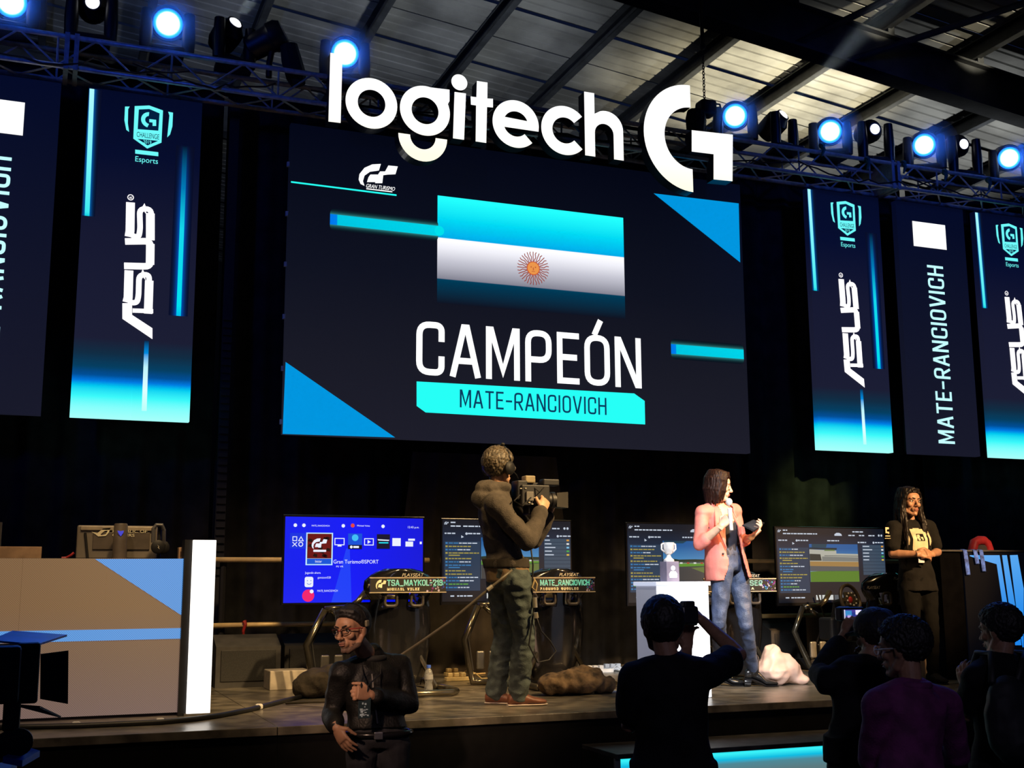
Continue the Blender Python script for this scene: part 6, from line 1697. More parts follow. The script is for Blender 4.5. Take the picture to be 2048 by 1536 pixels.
mb = MB(); mb.tube([m1.N+V3(0, 0, .005)+(m1.r*math.cos(a)*.078+m1.f*math.sin(a)*.078) for a in [2*PI*i/28 for i in range(28)]], .019, 8, closed=True); mb.build('collar', mat('jacket_rib', (.012, .012, .012), .8), m1.root, smooth=True)
# glasses, headset, badge
m_red2 = mat('red_frame', (.35, .03, .03), .4)
gl = thing('glasses', 'rectangular glasses with red temples worn by the man in the black jacket', 'glasses', tuple(hd.p(0, .10, 0)))
for t in (-1, 1):
    pts = rounded([(t*.010, -.013), (t*.052, -.011), (t*.054, .014), (t*.010, .014)], .008, True, 3)
    mb = MB(); mb.tube([hd.p(x, .104-abs(x)*.28, z+.004) for x, z in pts], .0026, 6, closed=True); mb.build('lens_rim', mat('rim_black', (.015, .01, .01), .3), gl)
    mb = MB(); mb.tube([hd.p(t*.054, .09, .014), hd.p(t*.074, .055, .012), hd.p(t*.080, -.01, .008)], .0030, 6); mb.build('temple', m_red2, gl)
mb = MB(); mb.tube([hd.p(-.010, .101, .008), hd.p(0, .104, .010), hd.p(.010, .101, .008)], .0026, 6); mb.build('bridge', m_red2, gl)
hs = thing('headset', 'thin black intercom headset on the man in the black jacket', 'headset', tuple(hd.p(0, 0, .05)))
mb = MB(); mb.tube([hd.p(.092*math.cos(a), -.012, .036+.100*math.sin(a)) for a in [PI*i/16 for i in range(17)]], .005, 6); mb.build('headband', M_blackg, hs)
for t in (-1, 1):
    mb = MB(); mb.rbox(hd.p(t*.093, -.012, .028), (.018, .026, .036), hd.R, 0, .006); mb.build('ear_piece', mat('headset_grey', (.20, .18, .12), .4), hs)
bd = at(729, 1416, 6.50)
bg = thing('badge', 'dark event badge with white print hanging before the jacket', 'badge', tuple(bd))
mb = MB(); mb.bev((bd.x-.035, bd.y-.003, bd.z-.055), (bd.x+.035, bd.y+.003, bd.z+.055), .002); mb.build('card', mat('badge_dark', (.03, .05, .06), .3), bg)
mb = MB(); rnd = random.Random(9)
for k in range(16):
    x = bd.x+rnd.uniform(-.028, .018); z = bd.z+rnd.uniform(-.048, .035); mb.flat([rect(x, z, x+rnd.uniform(.006, .018), z+rnd.uniform(.004, .012))], bd.y-.0045)
mb.build('print', mat('badge_print', (.55, .7, .78), .4), bg, kind='stuff')
mb = MB()
for t in (-1, 1): mb.tube([(bd.x+t*.012, bd.y, bd.z+.055), (bd.x+t*.02, bd.y+.005, bd.z+.12), m1.C+m1.f*.15+V3(t*.05, 0, 0), m1.N+m1.f*.06+V3(t*.06, 0, .01)], .004, 5)
mb.build('strap', M_black, bg)

# ---- 2  cameraman on the stage
c2b = (flo(985, 1413, STG)+flo(1045, 1424, STG))/2
m2 = Fig((c2b.x, c2b.y, STG), (.90, .30), 1.74, 'cameraman in a grey hooded jumper and green grey jeans filming on the stage')
YC = c2b.y
m2.P = at(1016, 1152, YC); m2.C = at(992, 1018, YC+.02); m2.N = at(992, 975, YC+.02)
m2.sh = {1: at(990, 1008, YC-.17), -1: at(1012, 1012, YC+.20)}; m2.el = {1: at(1055, 1084, YC-.22), -1: at(1070, 1078, YC+.22)}; m2.wr = {1: at(1084, 1020, YC-.13), -1: at(1096, 1028, YC+.10)}
m2.hd = {1: at(1097, 985, YC-.07)-at(1084, 1020, YC-.13), -1: V3(.2, -.15, 1)}; m2.pn = {1: V3(-.1, .95, .1), -1: V3(.1, -.9, .2)}; m2.cu = {1: [.45, .5, .55, .6], -1: .6}
a1, a2 = flo(1037, 1412, STG), flo(992, 1408, STG)
m2.hip = {1: m2.P+V3(.02, -.09, -.03), -1: m2.P+V3(-.01, .09, -.03)}
m2.an = {1: V3(a1.x, a1.y, STG+.09), -1: V3(a2.x, a2.y, STG+.09)}
m2.kn = {1: m2.hip[1].lerp(m2.an[1], .5)+V3(.05, 0, 0), -1: m2.hip[-1].lerp(m2.an[-1], .5)+V3(.04, 0, 0)}
m2.toe = {1: V3(1, -.12, 0), -1: V3(.75, -.5, 0)}
hd = m2.head = Head(at(998, 936, YC), (.86, .48, -.02), (.05, 0, 1), 1.08)
m2.body(M_skin2, .005)
hd.face(m2.root, (.05, .04, .03))
hd.hair_cap(m2.root, M_hairg, .012, line=[-.09, -.085, -.06, -.015, .035, .062, .080, .09], amp=.005, fr=50)
def hood(mb):
    m2.torso(mb, .018, z0=.05, z1=1.0, sc=.95); m2.arm(mb, 1, .020, .95); m2.arm(mb, -1, .020, .95)
    b = m2.N-m2.f*.06
    mb.ell(b+V3(0, 0, -.015)-m2.f*.02, (.085, .11, .06)); mb.ell(b+V3(0, 0, -.08)-m2.f*.055, (.075, .095, .075))
    mb.tube([m2.N+V3(0, 0, .0)+(m2.r*math.cos(a)*.085+m2.f*math.sin(a)*.075) for a in [2*PI*i/24 for i in range(24)]], .03, 8, closed=True)
m2.garment(hood, 'hooded_jumper', mat('jumper_grey', (.075, .062, .050), .95, 0, .2, 20, .3, 150), .009, .014, 7, 4)
up = (m2.C-m2.P).normalized()
m2.garment(lambda mb: loft(mb, [(m2.P+up*.12, m2.r, m2.f, .186, .138), (m2.P+up*.05, m2.r, m2.f, .184, .138)], 28), 'hem_band', mat('jumper_hem', (.035, .028, .020), .95), .01, .004, 9, 5)
m2.garment(lambda mb: loft(mb, [(m2.P+up*.08, m2.r, m2.f, .178, .132), (m2.P-up*.04, m2.r, m2.f, .180, .134)], 28), 'shirt_tail', mat('shirt_tan', (.20, .13, .065), .9), .01, .006, 9, 6)
m2.garment(lambda mb: (m2.torso(mb, .006, z0=-.14, z1=.2), m2.leg(mb, 1, .016, r=(.092, .072, .060, .060, .056)), m2.leg(mb, -1, .016, r=(.092, .072, .060, .060, .056))), 'jeans', M_jean, .009, .011, 11, 7, (1, 1, 1.4))
m2.shoes(mat('shoe_brown', (.16, .055, .025), .5), mat('sole_pale', (.45, .38, .32), .6))
hp = thing('headphones', 'black over-ear headphones with microphone worn by the cameraman', 'headphones', tuple(hd.p(0, 0, .05)))
mb = MB(); mb.tube([hd.p(.094*math.cos(a), -.005, .036+.108*math.sin(a)) for a in [PI*i/18 for i in range(19)]], .008, 8); mb.build('headband', M_blackg, hp, smooth=True)
for t in (-1, 1):
    rot = (hd.r*t).to_track_quat('Z', 'Y').to_matrix(); mb = MB(); mb.lathe(hd.p(t*.080, -.006, -.004), [(.046, 0), (.047, .02), (.034, .034), (.02, .038)], 20, 0, rot); mb.build('ear_cup', M_black, hp, smooth=40)
mb = MB(); mb.ell(hd.p(.03, -.004, .150), (.015, .012, .012)); mb.build('band_knob', M_black, hp)
mb = MB(); mb.tube([hd.p(.10, .0, -.01), hd.p(.098, .06, -.045), hd.p(.07, .11, -.06)], .004, 6); mb.build('microphone_arm', M_black, hp)
gl = thing('glasses', 'thin glasses worn by the cameraman', 'glasses', tuple(hd.p(.05, .09, .004)))
for t in (-1, 1):
    mb = MB(); mb.tube([hd.p(t*.034+.022*math.cos(a), .102-.004*math.cos(a)*t, .004+.017*math.sin(a)) for a in [2*PI*i/14 for i in range(14)]], .002, 5, closed=True); mb.build('lens_rim', M_grey, gl)
    mb = MB(); mb.tube([hd.p(t*.056, .098, .008), hd.p(t*.078, .05, .008), hd.p(t*.082, 0, .004)], .002, 5); mb.build('temple', M_grey, gl)
# shoulder camera
vc = thing('video_camera', 'black shoulder video camera with lens hood held by the cameraman', 'camera', tuple(at(1070, 1025, YC)))
Yv = YC-.02
def cbx(x0, y0, x1, y1, d0, d1, nm, m=m_cam, ch=.008):
    a = at(x0, y1, Yv); b = at(x1, y0, Yv); MB().bev((a.x, Yv+d0, a.z), (b.x, Yv+d1, b.z), ch).build(nm, m, vc)
cbx(1036, 972, 1092, 1012, -.07, .09, 'camera_body'); cbx(1030, 962, 1050, 1000, -.05, .07, 'battery'); cbx(1048, 952, 1068, 966, -.03, .05, 'top_light', mat('lamp_tan', (.30, .24, .14), .5)); cbx(1080, 960, 1112, 972, -.06, .02, 'viewfinder'); cbx(1062, 966, 1096, 973, .0, .04, 'top_handle', m_cam, .004)
cbx(1052, 1008, 1080, 1030, -.05, .06, 'shoulder_pad'); cbx(1044, 985, 1058, 1003, -.085, -.07, 'side_panel', M_grey, .003)
a = at(1090, 1000, Yv); b = at(1108, 1001, Yv); c = at(1112, 1001, Yv); d = at(1129, 1001, Yv)
mb = MB(); rot = Matrix.Rotation(PI/2, 3, 'Y'); mb.lathe(a, [(.05, 0), (.05, (b.x-a.x)*.5), (.056, (b.x-a.x)*.6), (.056, b.x-a.x)], 20, 0, rot); mb.build('lens_barrel', m_cam, vc, smooth=40)
mb = MB(); w0 = .05; vs = []
for (x, w, h) in ((b.x, .052, .048), (d.x, .062, .055)): vs += [(x, Yv-w, a.z-h), (x, Yv+w, a.z-h), (x, Yv+w, a.z+h), (x, Yv-w, a.z+h)]
mb.add(vs, [(0, 1, 2, 3), (0, 4, 5, 1), (1, 5, 6, 2), (2, 6, 7, 3), (3, 7, 4, 0), (4, 7, 6, 5)]); mb.build('lens_hood', mat('hood_grey', (.035, .032, .028), .5), vc)
mb = MB(); rnd = random.Random(2)
for k in range(10):
    x = rnd.uniform(1040, 1088); y = rnd.uniform(976, 1008); p = at(x, y, Yv-.072); mb.cbox((p.x, Yv-.073, p.z), (rnd.uniform(.006, .02), .008, rnd.uniform(.005, .012)))
mb.build('controls', mat('control_pale', (.45, .42, .35), .4), vc, kind='stuff')
mb = MB(); mb.tube([at(1040, 990, Yv-.08), at(1028, 1002, Yv-.14), at(1045, 1012, Yv-.15), at(1062, 995, Yv-.09)], .005, 6); mb.tube([at(1062, 970, Yv-.05), at(1080, 985, Yv-.1), at(1088, 975, Yv-.07)], .004, 6); mb.build('cable', M_black, vc, kind='stuff')
mb = MB(); e = flo(572, 1410, STG)
pts = [at(1024, 1140, YC-.20), at(1000, 1160, YC-.20), at(975, 1180, YC-.17), at(900, 1243, YC-.05), at(840, 1285, YC+.1), at(780, 1325, YC+.3), V3(at(690, 1385, YC+.5).x, YC+.5, STG+.05), V3(e.x, e.y, STG+.012)]
mb.tube(pts, .009, 8); solo(mb, 'camera_cable', mat('cable_grey', (.10, .085, .06), .5), 'taut grey cable running from the cameraman down to the stage', 'cable', smooth=True)
mb = MB(); q = at(985, 1172, YC-.18); q2 = at(975, 1180, YC-.17); mb.tube([q, q2], .014, 8); solo(mb, 'cable_connector', mat('metal_pale', (.6, .55, .42), .35, .6), 'metal connector on the taut camera cable behind the cameraman', 'connector')
mb = MB(); mb.tube([at(1062, 1098, YC-.13), at(1066, 1130, YC-.12), at(1064, 1180, YC-.12), at(1068, 1215, YC-.10), at(1062, 1260, YC-.08), at(1058, 1290, YC-.08), at(1075, 1325, YC-.05), at(1098, 1320, YC-.02), at(1112, 1302, YC), at(1100, 1282, YC), at(1082, 1262, YC-.04), at(1072, 1232, YC-.09)], .006, 6)
t = thing('hanging_cable', 'looped dark cable with a plug hanging from the cameraman belt', 'cable', tuple(at(1075, 1325, YC-.05)))
mb.build('cord', M_black, t, smooth=True)
mb = MB(); mb.tube([at(1069, 1195, YC-.12), at(1070, 1215, YC-.12)], .017, 10); mb.tube([at(1071, 1225, YC-.12), at(1073, 1236, YC-.12)], .017, 8); mb.build('plug', mat('plug_silver', (.5, .46, .36), .3, .7), t)
mb = MB(); mb.tube([at(1069, 1160, YC-.14), at(1064, 1175, YC-.14), at(1072, 1182, YC-.14), at(1074, 1168, YC-.14), at(1068, 1158, YC-.14)], .007, 6); mb.build('tie', mat('rope_tan', (.42, .32, .15), .8), t)

# ---- 3  presenter in a pink blazer
b3 = (flo(1452, 1380, STG)+flo(1522, 1382, STG))/2
m3 = Fig((b3.x, b3.y, STG), (.28, -.96), 1.70, 'presenter in a pink blazer and blue trousers speaking into a microphone')
Y3 = b3.y
m3.P = at(1452, 1128, Y3+.02); m3.C = at(1437, 1032, Y3+.02); m3.N = at(1433, 1004, Y3+.03)
m3.sh = {1: at(1405, 1026, Y3-.02), -1: at(1468, 1023, Y3+.07)}; m3.el = {1: at(1399, 1088, Y3-.08), -1: at(1482, 1084, Y3+.04)}; m3.wr = {1: at(1443, 1052, Y3-.26), -1: at(1503, 1074, Y3-.12)}
m3.hd = {1: at(1462, 1030, Y3-.29)-at(1443, 1054, Y3-.26), -1: at(1522, 1058, Y3-.16)-at(1503, 1074, Y3-.12)}; m3.pn = {1: V3(.75, .5, -.2), -1: V3(-.35, .1, .9)}; m3.cu = {1: [.95, 1.0, 1.05, 1.1], -1: [.4, .55, .65, .7]}
a1, a2 = flo(1444, 1372, STG), flo(1512, 1374, STG)
m3.hip = {1: at(1444, 1138, Y3-.02), -1: at(1474, 1138, Y3+.08)}; m3.an = {1: V3(a1.x, a1.y+.03, STG+.13), -1: V3(a2.x, a2.y+.03, STG+.13)}
m3.kn = {1: at(1438, 1245, Y3-.02), -1: at(1492, 1250, Y3+.0)}; m3.toe = {1: V3(.8, -.45, 0), -1: V3(.9, -.35, 0)}
hd = m3.head = Head(at(1437, 972, Y3-.02), (.80, -.52, -.16), (.06, 0, 1), .98)
m3.body(mat('skin_fair', (.80, .50, .34), .48, 0, .08, 30), .005, True)
hd.face(m3.root, (.03, .018, .012), lip=(.45, .07, .06))
def bob(mb):
    for k in range(22):
        a = R_(100+ (k-10.5)*13.5)   # around the back of the head
        x, y = .078*math.cos(a), -.012-.092*math.sin(a)*1.0
        y = -.012 - .09*math.sin(a)
        ln = (.205 if abs(k-10.5) < 9 else .17)+.012*math.sin(k*2.7)
        hd.tube(mb, [(x*.8, y*.8, .10), (x*1.08, y*1.05, .045), (x*1.12, y*1.08, -.04), (x*.90, y*.86+.008, .05-ln)], [.024, .019, .016, .005], 8)
    hd.tube(mb, [(.02, .062, .110), (-.055, .060, .072), (-.080, .030, .0), (-.082, .022, -.08)], [.013, .014, .014, .006], 8)
    hd.tube(mb, [(.02, .062, .110), (.060, .056, .072), (.083, .022, .0), (.086, .012, -.08), (.078, .016, -.145)], [.013, .015, .017, .016, .006], 8)
hd.hair_cap(m3.root, M_hairbr, .006, amp=.003, fr=75, st=(1, 1, .10), extra=bob)
m3.garment(lambda mb: (m3.torso(mb, .004, z0=.02, z1=.70, sc=.90, chest=.012)), 'dark_top', mat('top_navy', (.022, .024, .040), .7), .008, .004, 9, 8)
def blz(mb):
    up = (m3.N-m3.P).normalized()
    m3.torso(mb, .016, z0=.0, z1=.97, sc=.88, chest=.016, sh=.92); m3.arm(mb, 1, .010, .62, r=(.046, .043, .042, .040)); m3.arm(mb, -1, .010, .66, r=(.046, .043, .042, .040)); [limb(mb, [m3.N-V3(0, 0, .02), m3.sh[q_]+V3(0, 0, .012)], [.055, .042]) for q_ in (1, -1)]
    loft(mb, [(m3.P.lerp(m3.C, .6), m3.r, m3.f, .165, .130), (m3.P.lerp(m3.C, .3), m3.r, m3.f, .172, .138), (m3.P, m3.r, m3.f, .19, .155), (m3.P-up*.13, m3.r, m3.f, .205, .165)], 30)
o = m3.garment(blz, 'blazer', mat('blazer_pink', (.72, .22, .18), .65, 0, .08, 12, .1, 150), .009, .006, 8, 9)
me = o.data; bm = bmesh.new(); bm.from_mesh(me)      # open front, neckline and hem
upv = (m3.N-m3.P).normalized(); kill = []
for fce in bm.faces:
    w = fce.calc_center_median()+m3.root.location
    d = w-m3.P; h = d.dot(upv); fr_ = d.dot(m3.f); sd = d.dot(m3.r); hN = (m3.N-m3.P).dot(upv)
    open_w = .080+.004*max(0, h/hN)+ (.035*max(0, -h/.12) if h < 0 else 0)
    dxw = (w-m3.el[1]).length; 
    near_arm = min((w-m3.el[1]).length, (w-m3.wr[1]).length, (w-m3.el[-1]).length, (w-m3.wr[-1]).length, (w-m3.el[1].lerp(m3.wr[1], .4)).length) < .09
    if near_arm: continue
    if (fr_ > .03 and abs(sd-.030) < open_w) or h < -.125 or (h > hN+.01 and abs(sd) < .075): kill.append(fce)
bmesh.ops.delete(bm, geom=kill, context='FACES'); bm.to_mesh(me); bm.free()
md = o.modifiers.new('s', 'SOLIDIFY'); md.thickness = .008; md.offset = -1
for t in (1, -1):       # lapels
    mb = MB(); o_ = m3.r*.030; A = m3.N+m3.r*t*.075+m3.f*.03; B = m3.P.lerp(m3.C, .78)+o_+m3.r*t*.098+m3.f*.118; Cc = m3.P.lerp(m3.C, .30)+o_+m3.r*t*.088+m3.f*.128
    D = B+m3.r*t*.045-m3.f*.012; vs = [A, B, Cc, D]; vs2 = [v+m3.f*.012 for v in vs]
    mb.add(vs+vs2, [(0, 1, 2, 3), (7, 6, 5, 4), (0, 4, 5, 1), (1, 5, 6, 2), (2, 6, 7, 3), (3, 7, 4, 0)]); mb.build('lapel', mat('blazer_pink', (.72, .22, .18)), m3.root)
mb = MB(); mb.ell(m3.P.lerp(m3.C, .2)+m3.r*.140+m3.f*.112, (.009, .009, .009), 8, 6); mb.build('button', M_black, m3.root)
m3.garment(lambda mb: (m3.torso(mb, .000, z0=-.14, z1=.32, sc=.93), m3.leg(mb, 1, .004, r=(.090, .070, .054, .052, .040)), m3.leg(mb, -1, .004, r=(.090, .070, .054, .052, .040))), 'trousers', M_jeanb, .008, .006, 11, 10)
m3.shoes(mat('boot_black', (.012, .012, .013), .25), M_blackg, .055, name='boot', high=.10)
mic = thing('microphone', 'white handheld microphone held up by the presenter', 'microphone', tuple(at(1462, 1062, Y3-.28)))
a = at(1463, 1060, Y3-.30); b = at(1459, 1016, Y3-.31); c = at(1458, 1004, Y3-.31)
mb = MB(); mb.tube([a, a.lerp(b, .5), b], [.013, .015, .018], 12); mb.build('handle', mat('mic_white', (.85, .85, .85), .4), mic, smooth=40)
mb = MB(); mb.ell(c, (.026, .026, .030), 14, 10); mb.build('grille', mat('mic_head', (.75, .70, .68), .5, 0, .4, 200), mic, smooth=True)
tb = thing('cue_card', 'dark tablet held flat by the presenter', 'tablet', tuple(at(1508, 1062, Y3-.16)))
p1, p2, p3, p4 = at(1484, 1052, Y3-.22), at(1507, 1041, Y3-.05), at(1529, 1047, Y3-.10), at(1508, 1064, Y3-.27)
mb = MB(); vs = [p1, p4, p3, p2]; vs2 = [v+V3(0, 0, .008) for v in vs]; mb.add(vs+vs2, [(3, 2, 1, 0), (4, 5, 6, 7), (0, 1, 5, 4), (1, 2, 6, 5), (2, 3, 7, 6), (3, 0, 4, 7)]); mb.build('case', M_blackg, tb)
mb = MB(); cc = (p1+p2+p3+p4)/4; vs = [cc+(v-cc)*.9+V3(0, 0, .009) for v in (p1, p4, p3, p2)]; mb.add(vs, [(0, 1, 2, 3)]); mb.build('display', mat('tablet_glass', (.03, .035, .05), .1), tb)

# ---- 4  woman in a black shirt
Y4 = 8.0
b4 = at(1832, 1150, Y4)
m4 = Fig((b4.x, Y4, STG), (-.12, -.99), 1.63, 'woman with long dark hair in a black printed T-shirt with folded hands')
m4.P = at(1835, 1165, Y4); m4.C = at(1822, 1062, Y4+.02); m4.N = at(1820, 1042, Y4+.02)
m4.sh = {1: at(1787, 1056, Y4), -1: at(1858, 1054, Y4+.04)}; m4.el = {1: at(1785, 1108, Y4-.02), -1: at(1875, 1104, Y4)}; m4.wr = {1: at(1838, 1108, Y4-.20), -1: at(1863, 1108, Y4-.19)}
m4.hd = {1: V3(.9, -.1, -.05), -1: V3(-.75, -.25, .1)}; m4.pn = {1: V3(-.1, .75, -.5), -1: V3(.1, .8, -.5)}; m4.cu = {1: .45, -1: .6}
for q in (1, -1):
    m4.hip[q] = m4.P+m4.r*q*.082-V3(0, 0, .03); m4.kn[q] = m4.P+m4.r*q*.085+m4.f*.03-V3(0, 0, .43); m4.an[q] = V3(m4.P.x, Y4, STG+.08)+m4.r*q*.09
hd = m4.head = Head(at(1818, 1004, Y4-.02), (-.02, -1, -.06), (.04, 0, 1), 1.03)
m4.body(M_skin3, .005, True)
hd.face(m4.root, (.015, .01, .008), lip=(.36, .11, .09))
def longhair(mb):
    for k in range(24):
        a = 2*PI*k/24; x, y = .080*math.cos(a), -.012+.095*math.sin(a)
        if y > .052: continue
        sd = 1 if x > 0 else -1
        ln = .34 if y < .03 else .36
        hd.tube(mb, [(x*.8, y*.8, .095), (x*1.08, y*1.02, .03), (x*1.12, y*1.0-.004, -.06), (x*1.18, y*.8-.01+(.045 if y > -.02 else 0), -.16), (x*1.15, y*.7+(.065 if y > -.02 else -.02), -ln+.03*math.sin(k*2.1))], [.022, .018, .019, .020, .008], 8)
    hd.tube(mb, [(.012, .066, .108), (.064, .052, .070), (.086, .036, .0), (.096, .030, -.07), (.104, .04, -.15), (.10, .05, -.22)], [.014, .015, .015, .018, .018, .008], 8)
    hd.tube(mb, [(.012, .066, .108), (-.062, .052, .070), (-.086, .034, .0), (-.096, .03, -.07), (-.104, .07, -.18), (-.10, .085, -.30)], [.014, .015, .015, .020, .022, .008], 8)
hd.hair_cap(m4.root, mat('hair_long_black', (.006, .004, .0035), .45, 0, .4, 60, spec=.25), .001, line=[-.085, -.075, -.055, -.02, .035, .070, .090, .10], amp=.004, fr=60, st=(1, 1, .18), extra=longhair)
m4.garment(lambda mb: (m4.torso(mb, .014, z0=-.06, z1=.985, sc=.95, chest=.025), m4.arm(mb, 1, .012, .36), m4.arm(mb, -1, .012, .36), loft(mb, [(m4.P+V3(0, 0, .10), m4.r, m4.f, .140, .10), (m4.P, m4.r, m4.f, .166, .122), (m4.P-V3(0, 0, .07), m4.r, m4.f, .176, .132)], 26)), 't_shirt', mat('tee_black', (.009, .0085, .008), .9, 0, .2, 12, .15, 120, spec=.15), .009, .007, 8, 11)
m4.garment(lambda mb: (m4.torso(mb, .004, z0=-.14, z1=.15), m4.leg(mb, 1, .006, r=(.092, .074, .058, .054, .045)), m4.leg(mb, -1, .006, r=(.092, .074, .058, .054, .045))), 'trousers', mat('trousers_black', (.005, .005, .005), .9, spec=.12), .009, .005, 10, 12)
m4.shoes(M_blk, M_blackg)
# shirt print: shield and sleeve mark, wrapped on the cloth
def shirt_decal(par, polys, c, ux, uz, sc, m, nm, body, push):
    mb = MB()
    for pl in polys:
        n = len(pl); cx = sum(p[0] for p in pl)/n; cz = sum(p[1] for p in pl)/n
        tri_ = tessellate_polygon([[Vector((p[0], p[1], 0)) for p in pl]])
        pts = [c+ux*(p[0]*sc)+uz*(p[1]*sc) for p in pl]
        pts = [body(p)+push for p in pts]
        mb.add(pts, [t if True else t for t in tri_])
    return mb.build(nm, m, par)
def drape_on(o, par, dirn):
    from mathutils.bvhtree import BVHTree
    bm = bmesh.new(); bm.from_mesh(o.data); bv = BVHTree.FromBMesh(bm); bm.free(); off = Vector(par.location)
    def fn(p):
        h = bv.ray_cast(p-off-dirn*.6, dirn)
        return (h[0]+off) if h[0] is not None else p
    return fn
tee = [c_ for c_ in m4.root.children if c_.name.startswith('t_shirt')][0]
dv = Vector((0.15, 1, 0)).normalized(); bf = drape_on(tee, m4.root, dv)
gcen = at(1845, 1083, Y4-.15); m_prn = mat('shirt_print', (.62, .52, .34), .7)
def grid_poly(loop, step=.012):
    """cut an outline into small convex cells so it can follow the cloth"""
    xs = [p[0] for p in loop]; zs = [p[1] for p in loop]; cells = []
    def inside(x, z):
        c = False; n = len(loop)
        for i in range(n):
            (x0, z0), (x1, z1) = loop[i], loop[i-1]
            if (z0 > z) != (z1 > z) and x < (x1-x0)*(z-z0)/(z1-z0)+x0: c = not c
        return c
    x = min(xs)
    while x < max(xs):
        z = min(zs)
        while z < max(zs):
            if inside(x+step/2, z+step/2): cells.append([(x, z), (x+step, z), (x+step, z+step), (x, z+step)])
            z += step
        x += step
    return cells
shield = [(-.062, .095), (0, .10), (.062, .085), (.058, -.06), (0, -.11), (-.06, -.06)]
Gp = [(-.036, .066), (.034, .060), (.032, -.004), (-.036, .0)]
lbr = [(-.105, .10), (-.082, .10), (-.078, .0), (-.085, -.03), (-.105, .02)]; rbr = [(.080, .085), (.10, .08), (.098, .0), (.08, -.04), (.076, .0)]
cells = [c_ for c_ in grid_poly(shield, .006) if not (abs(c_[0][0]+.001) < .034 and .002 < c_[0][1] < .058) and not (abs(c_[0][0]) < .024 and -.075 < c_[0][1] < -.055)]
cells += grid_poly(lbr, .006)+grid_poly(rbr, .006)
cells += [c_ for c_ in grid_poly([(-.024, .050), (.0, .052), (.0, .036), (-.010, .03), (-.004, .018), (.0, .016), (.0, .008), (-.02, .010), (-.03, .03)], .004)]+grid_poly([(.002, .034), (.024, .032), (.024, .010), (.012, .010), (.012, .022), (.002, .022)], .004)
shirt_decal(m4.root, cells, gcen, V3(1, -.12, 0).normalized(), UZ, 1.12, m_prn, 'shirt_print', bf, -dv*.004)
sc_p = at(1775, 1062, Y4-.06); cells = grid_poly([(-.02, .028), (.01, .03), (.012, .015), (-.006, .012), (-.006, -.004), (.012, -.006), (.010, -.022), (-.02, -.016)], .004)+grid_poly([(-.025, -.035), (.02, -.035), (.02, -.045), (-.025, -.045)], .004)+grid_poly([(-.03, -.056), (.03, -.056), (.03, -.062), (-.03, -.062)], .004)
shirt_decal(m4.root, cells, sc_p, V3(1, -.2, 0).normalized(), UZ, 1.0, m_prn, 'sleeve_print', bf, -dv*.004)
q = at(1848, 1118, Y4-.22); mb = MB(); mb.bev((q.x-.03, Y4-.19, q.z-.03), (q.x+.03, Y4-.186, q.z+.02), .001); solo(mb, 'paper_card', mat('card_white', (.7, .68, .75), .5), 'small white card under the folded hands of the woman in black', 'card')

# ---- 5..8  photographers standing before the stage, seen from behind
def backview(lab, base, f, H, P, C, N, hc, hf, sh, el, wr, hdirs, pn, cu, shirt, skin, to=.34, hairline=None, hair=None, hk=1.05, seed=0, trousers=None, hamp=.0035, sc=1.0):
    m = Fig(base, f, H, lab)
    m.P, m.C, m.N = P, C, N; m.sh, m.el, m.wr = sh, el, wr; m.hd, m.pn, m.cu = hdirs, pn, cu
    for q in (1, -1):
        m.hip[q] = m.P+m.r*q*.088-V3(0, 0, .03); m.an[q] = V3(m.base.x, m.base.y, .08)+m.r*q*.11; m.kn[q] = m.hip[q].lerp(m.an[q], .5)+m.f*.05
    m.head = Head(hc, hf, (0, 0, 1), hk)
    m.body(skin, .0055)
    m.head.face(m.root, (.015, .01, .008))
    m.head.hair_cap(m.root, hair or M_hairb, .010, line=hairline, amp=hamp, fr=58)
    m.garment(lambda mb: (m.torso(mb, .020, z0=-.06, z1=.99, sc=sc), m.arm(mb, 1, .022, to), m.arm(mb, -1, .022, to), loft(mb, [(m.P+V3(0, 0, .05), m.r, m.f, .19, .14), (m.P-V3(0, 0, .08), m.r, m.f, .195, .145)], 26)), 'shirt', shirt, .010, .008, 7, seed)
    m.garment(lambda mb: (m.torso(mb, .008, z0=-.14, z1=.15), m.leg(mb, 1, .012), m.leg(mb, -1, .012)), 'trousers', trousers or M_jeand, .011, .006, 10, seed+1)
    m.shoes(M_blk, M_blackg)
    return m
Y5 = 4.7
c5 = at(1345, 1400, Y5)
m5 = backview('photographer in a black T-shirt seen from behind with camera raised', (c5.x, Y5, 0), (.42, .9), 1.66,
    at(1347, 1545, Y5), at(1340, 1352, Y5), at(1336, 1322, Y5), at(1326, 1256, Y5+.03), (.48, .86, -.05),
    {1: at(1414, 1348, Y5-.02), -1: at(1268, 1358, Y5+.02)}, {1: at(1478, 1310, Y5+.12), -1: at(1258, 1450, Y5+.12)}, {1: at(1404, 1240, Y5+.32), -1: at(1374, 1300, Y5+.40)},
    {1: at(1378, 1216, Y5+.36)-at(1404, 1240, Y5+.32), -1: V3(.05, .1, 1)}, {1: V3(-.35, .6, -.4), -1: V3(.1, -.3, .9)}, {1: .55, -1: .6}, M_blk, M_skin3, seed=20)
cm = thing('photo_camera', 'black photo camera held to the eye by the photographer in the middle', 'camera', tuple(at(1378, 1245, Y5+.36)))
a = at(1356, 1250, Y5+.30); b = at(1398, 1212, Y5+.30)
MB().bev((a.x, Y5+.30, a.z), (b.x, Y5+.37, b.z), .012).build('body', m_cam, cm)
q = at(1378, 1207, Y5+.32); MB().bev((q.x-.03, Y5+.31, q.z-.02), (q.x+.03, Y5+.36, q.z+.012), .008).build('prism', m_cam, cm)
q = at(1380, 1232, Y5+.37); mb = MB(); mb.lathe(q, [(.036, 0), (.036, .05), (.04, .06), (.04, .12)], 18, 0, Matrix.Rotation(-PI/2, 3, 'X')); mb.build('lens', m_cam, cm, smooth=40)
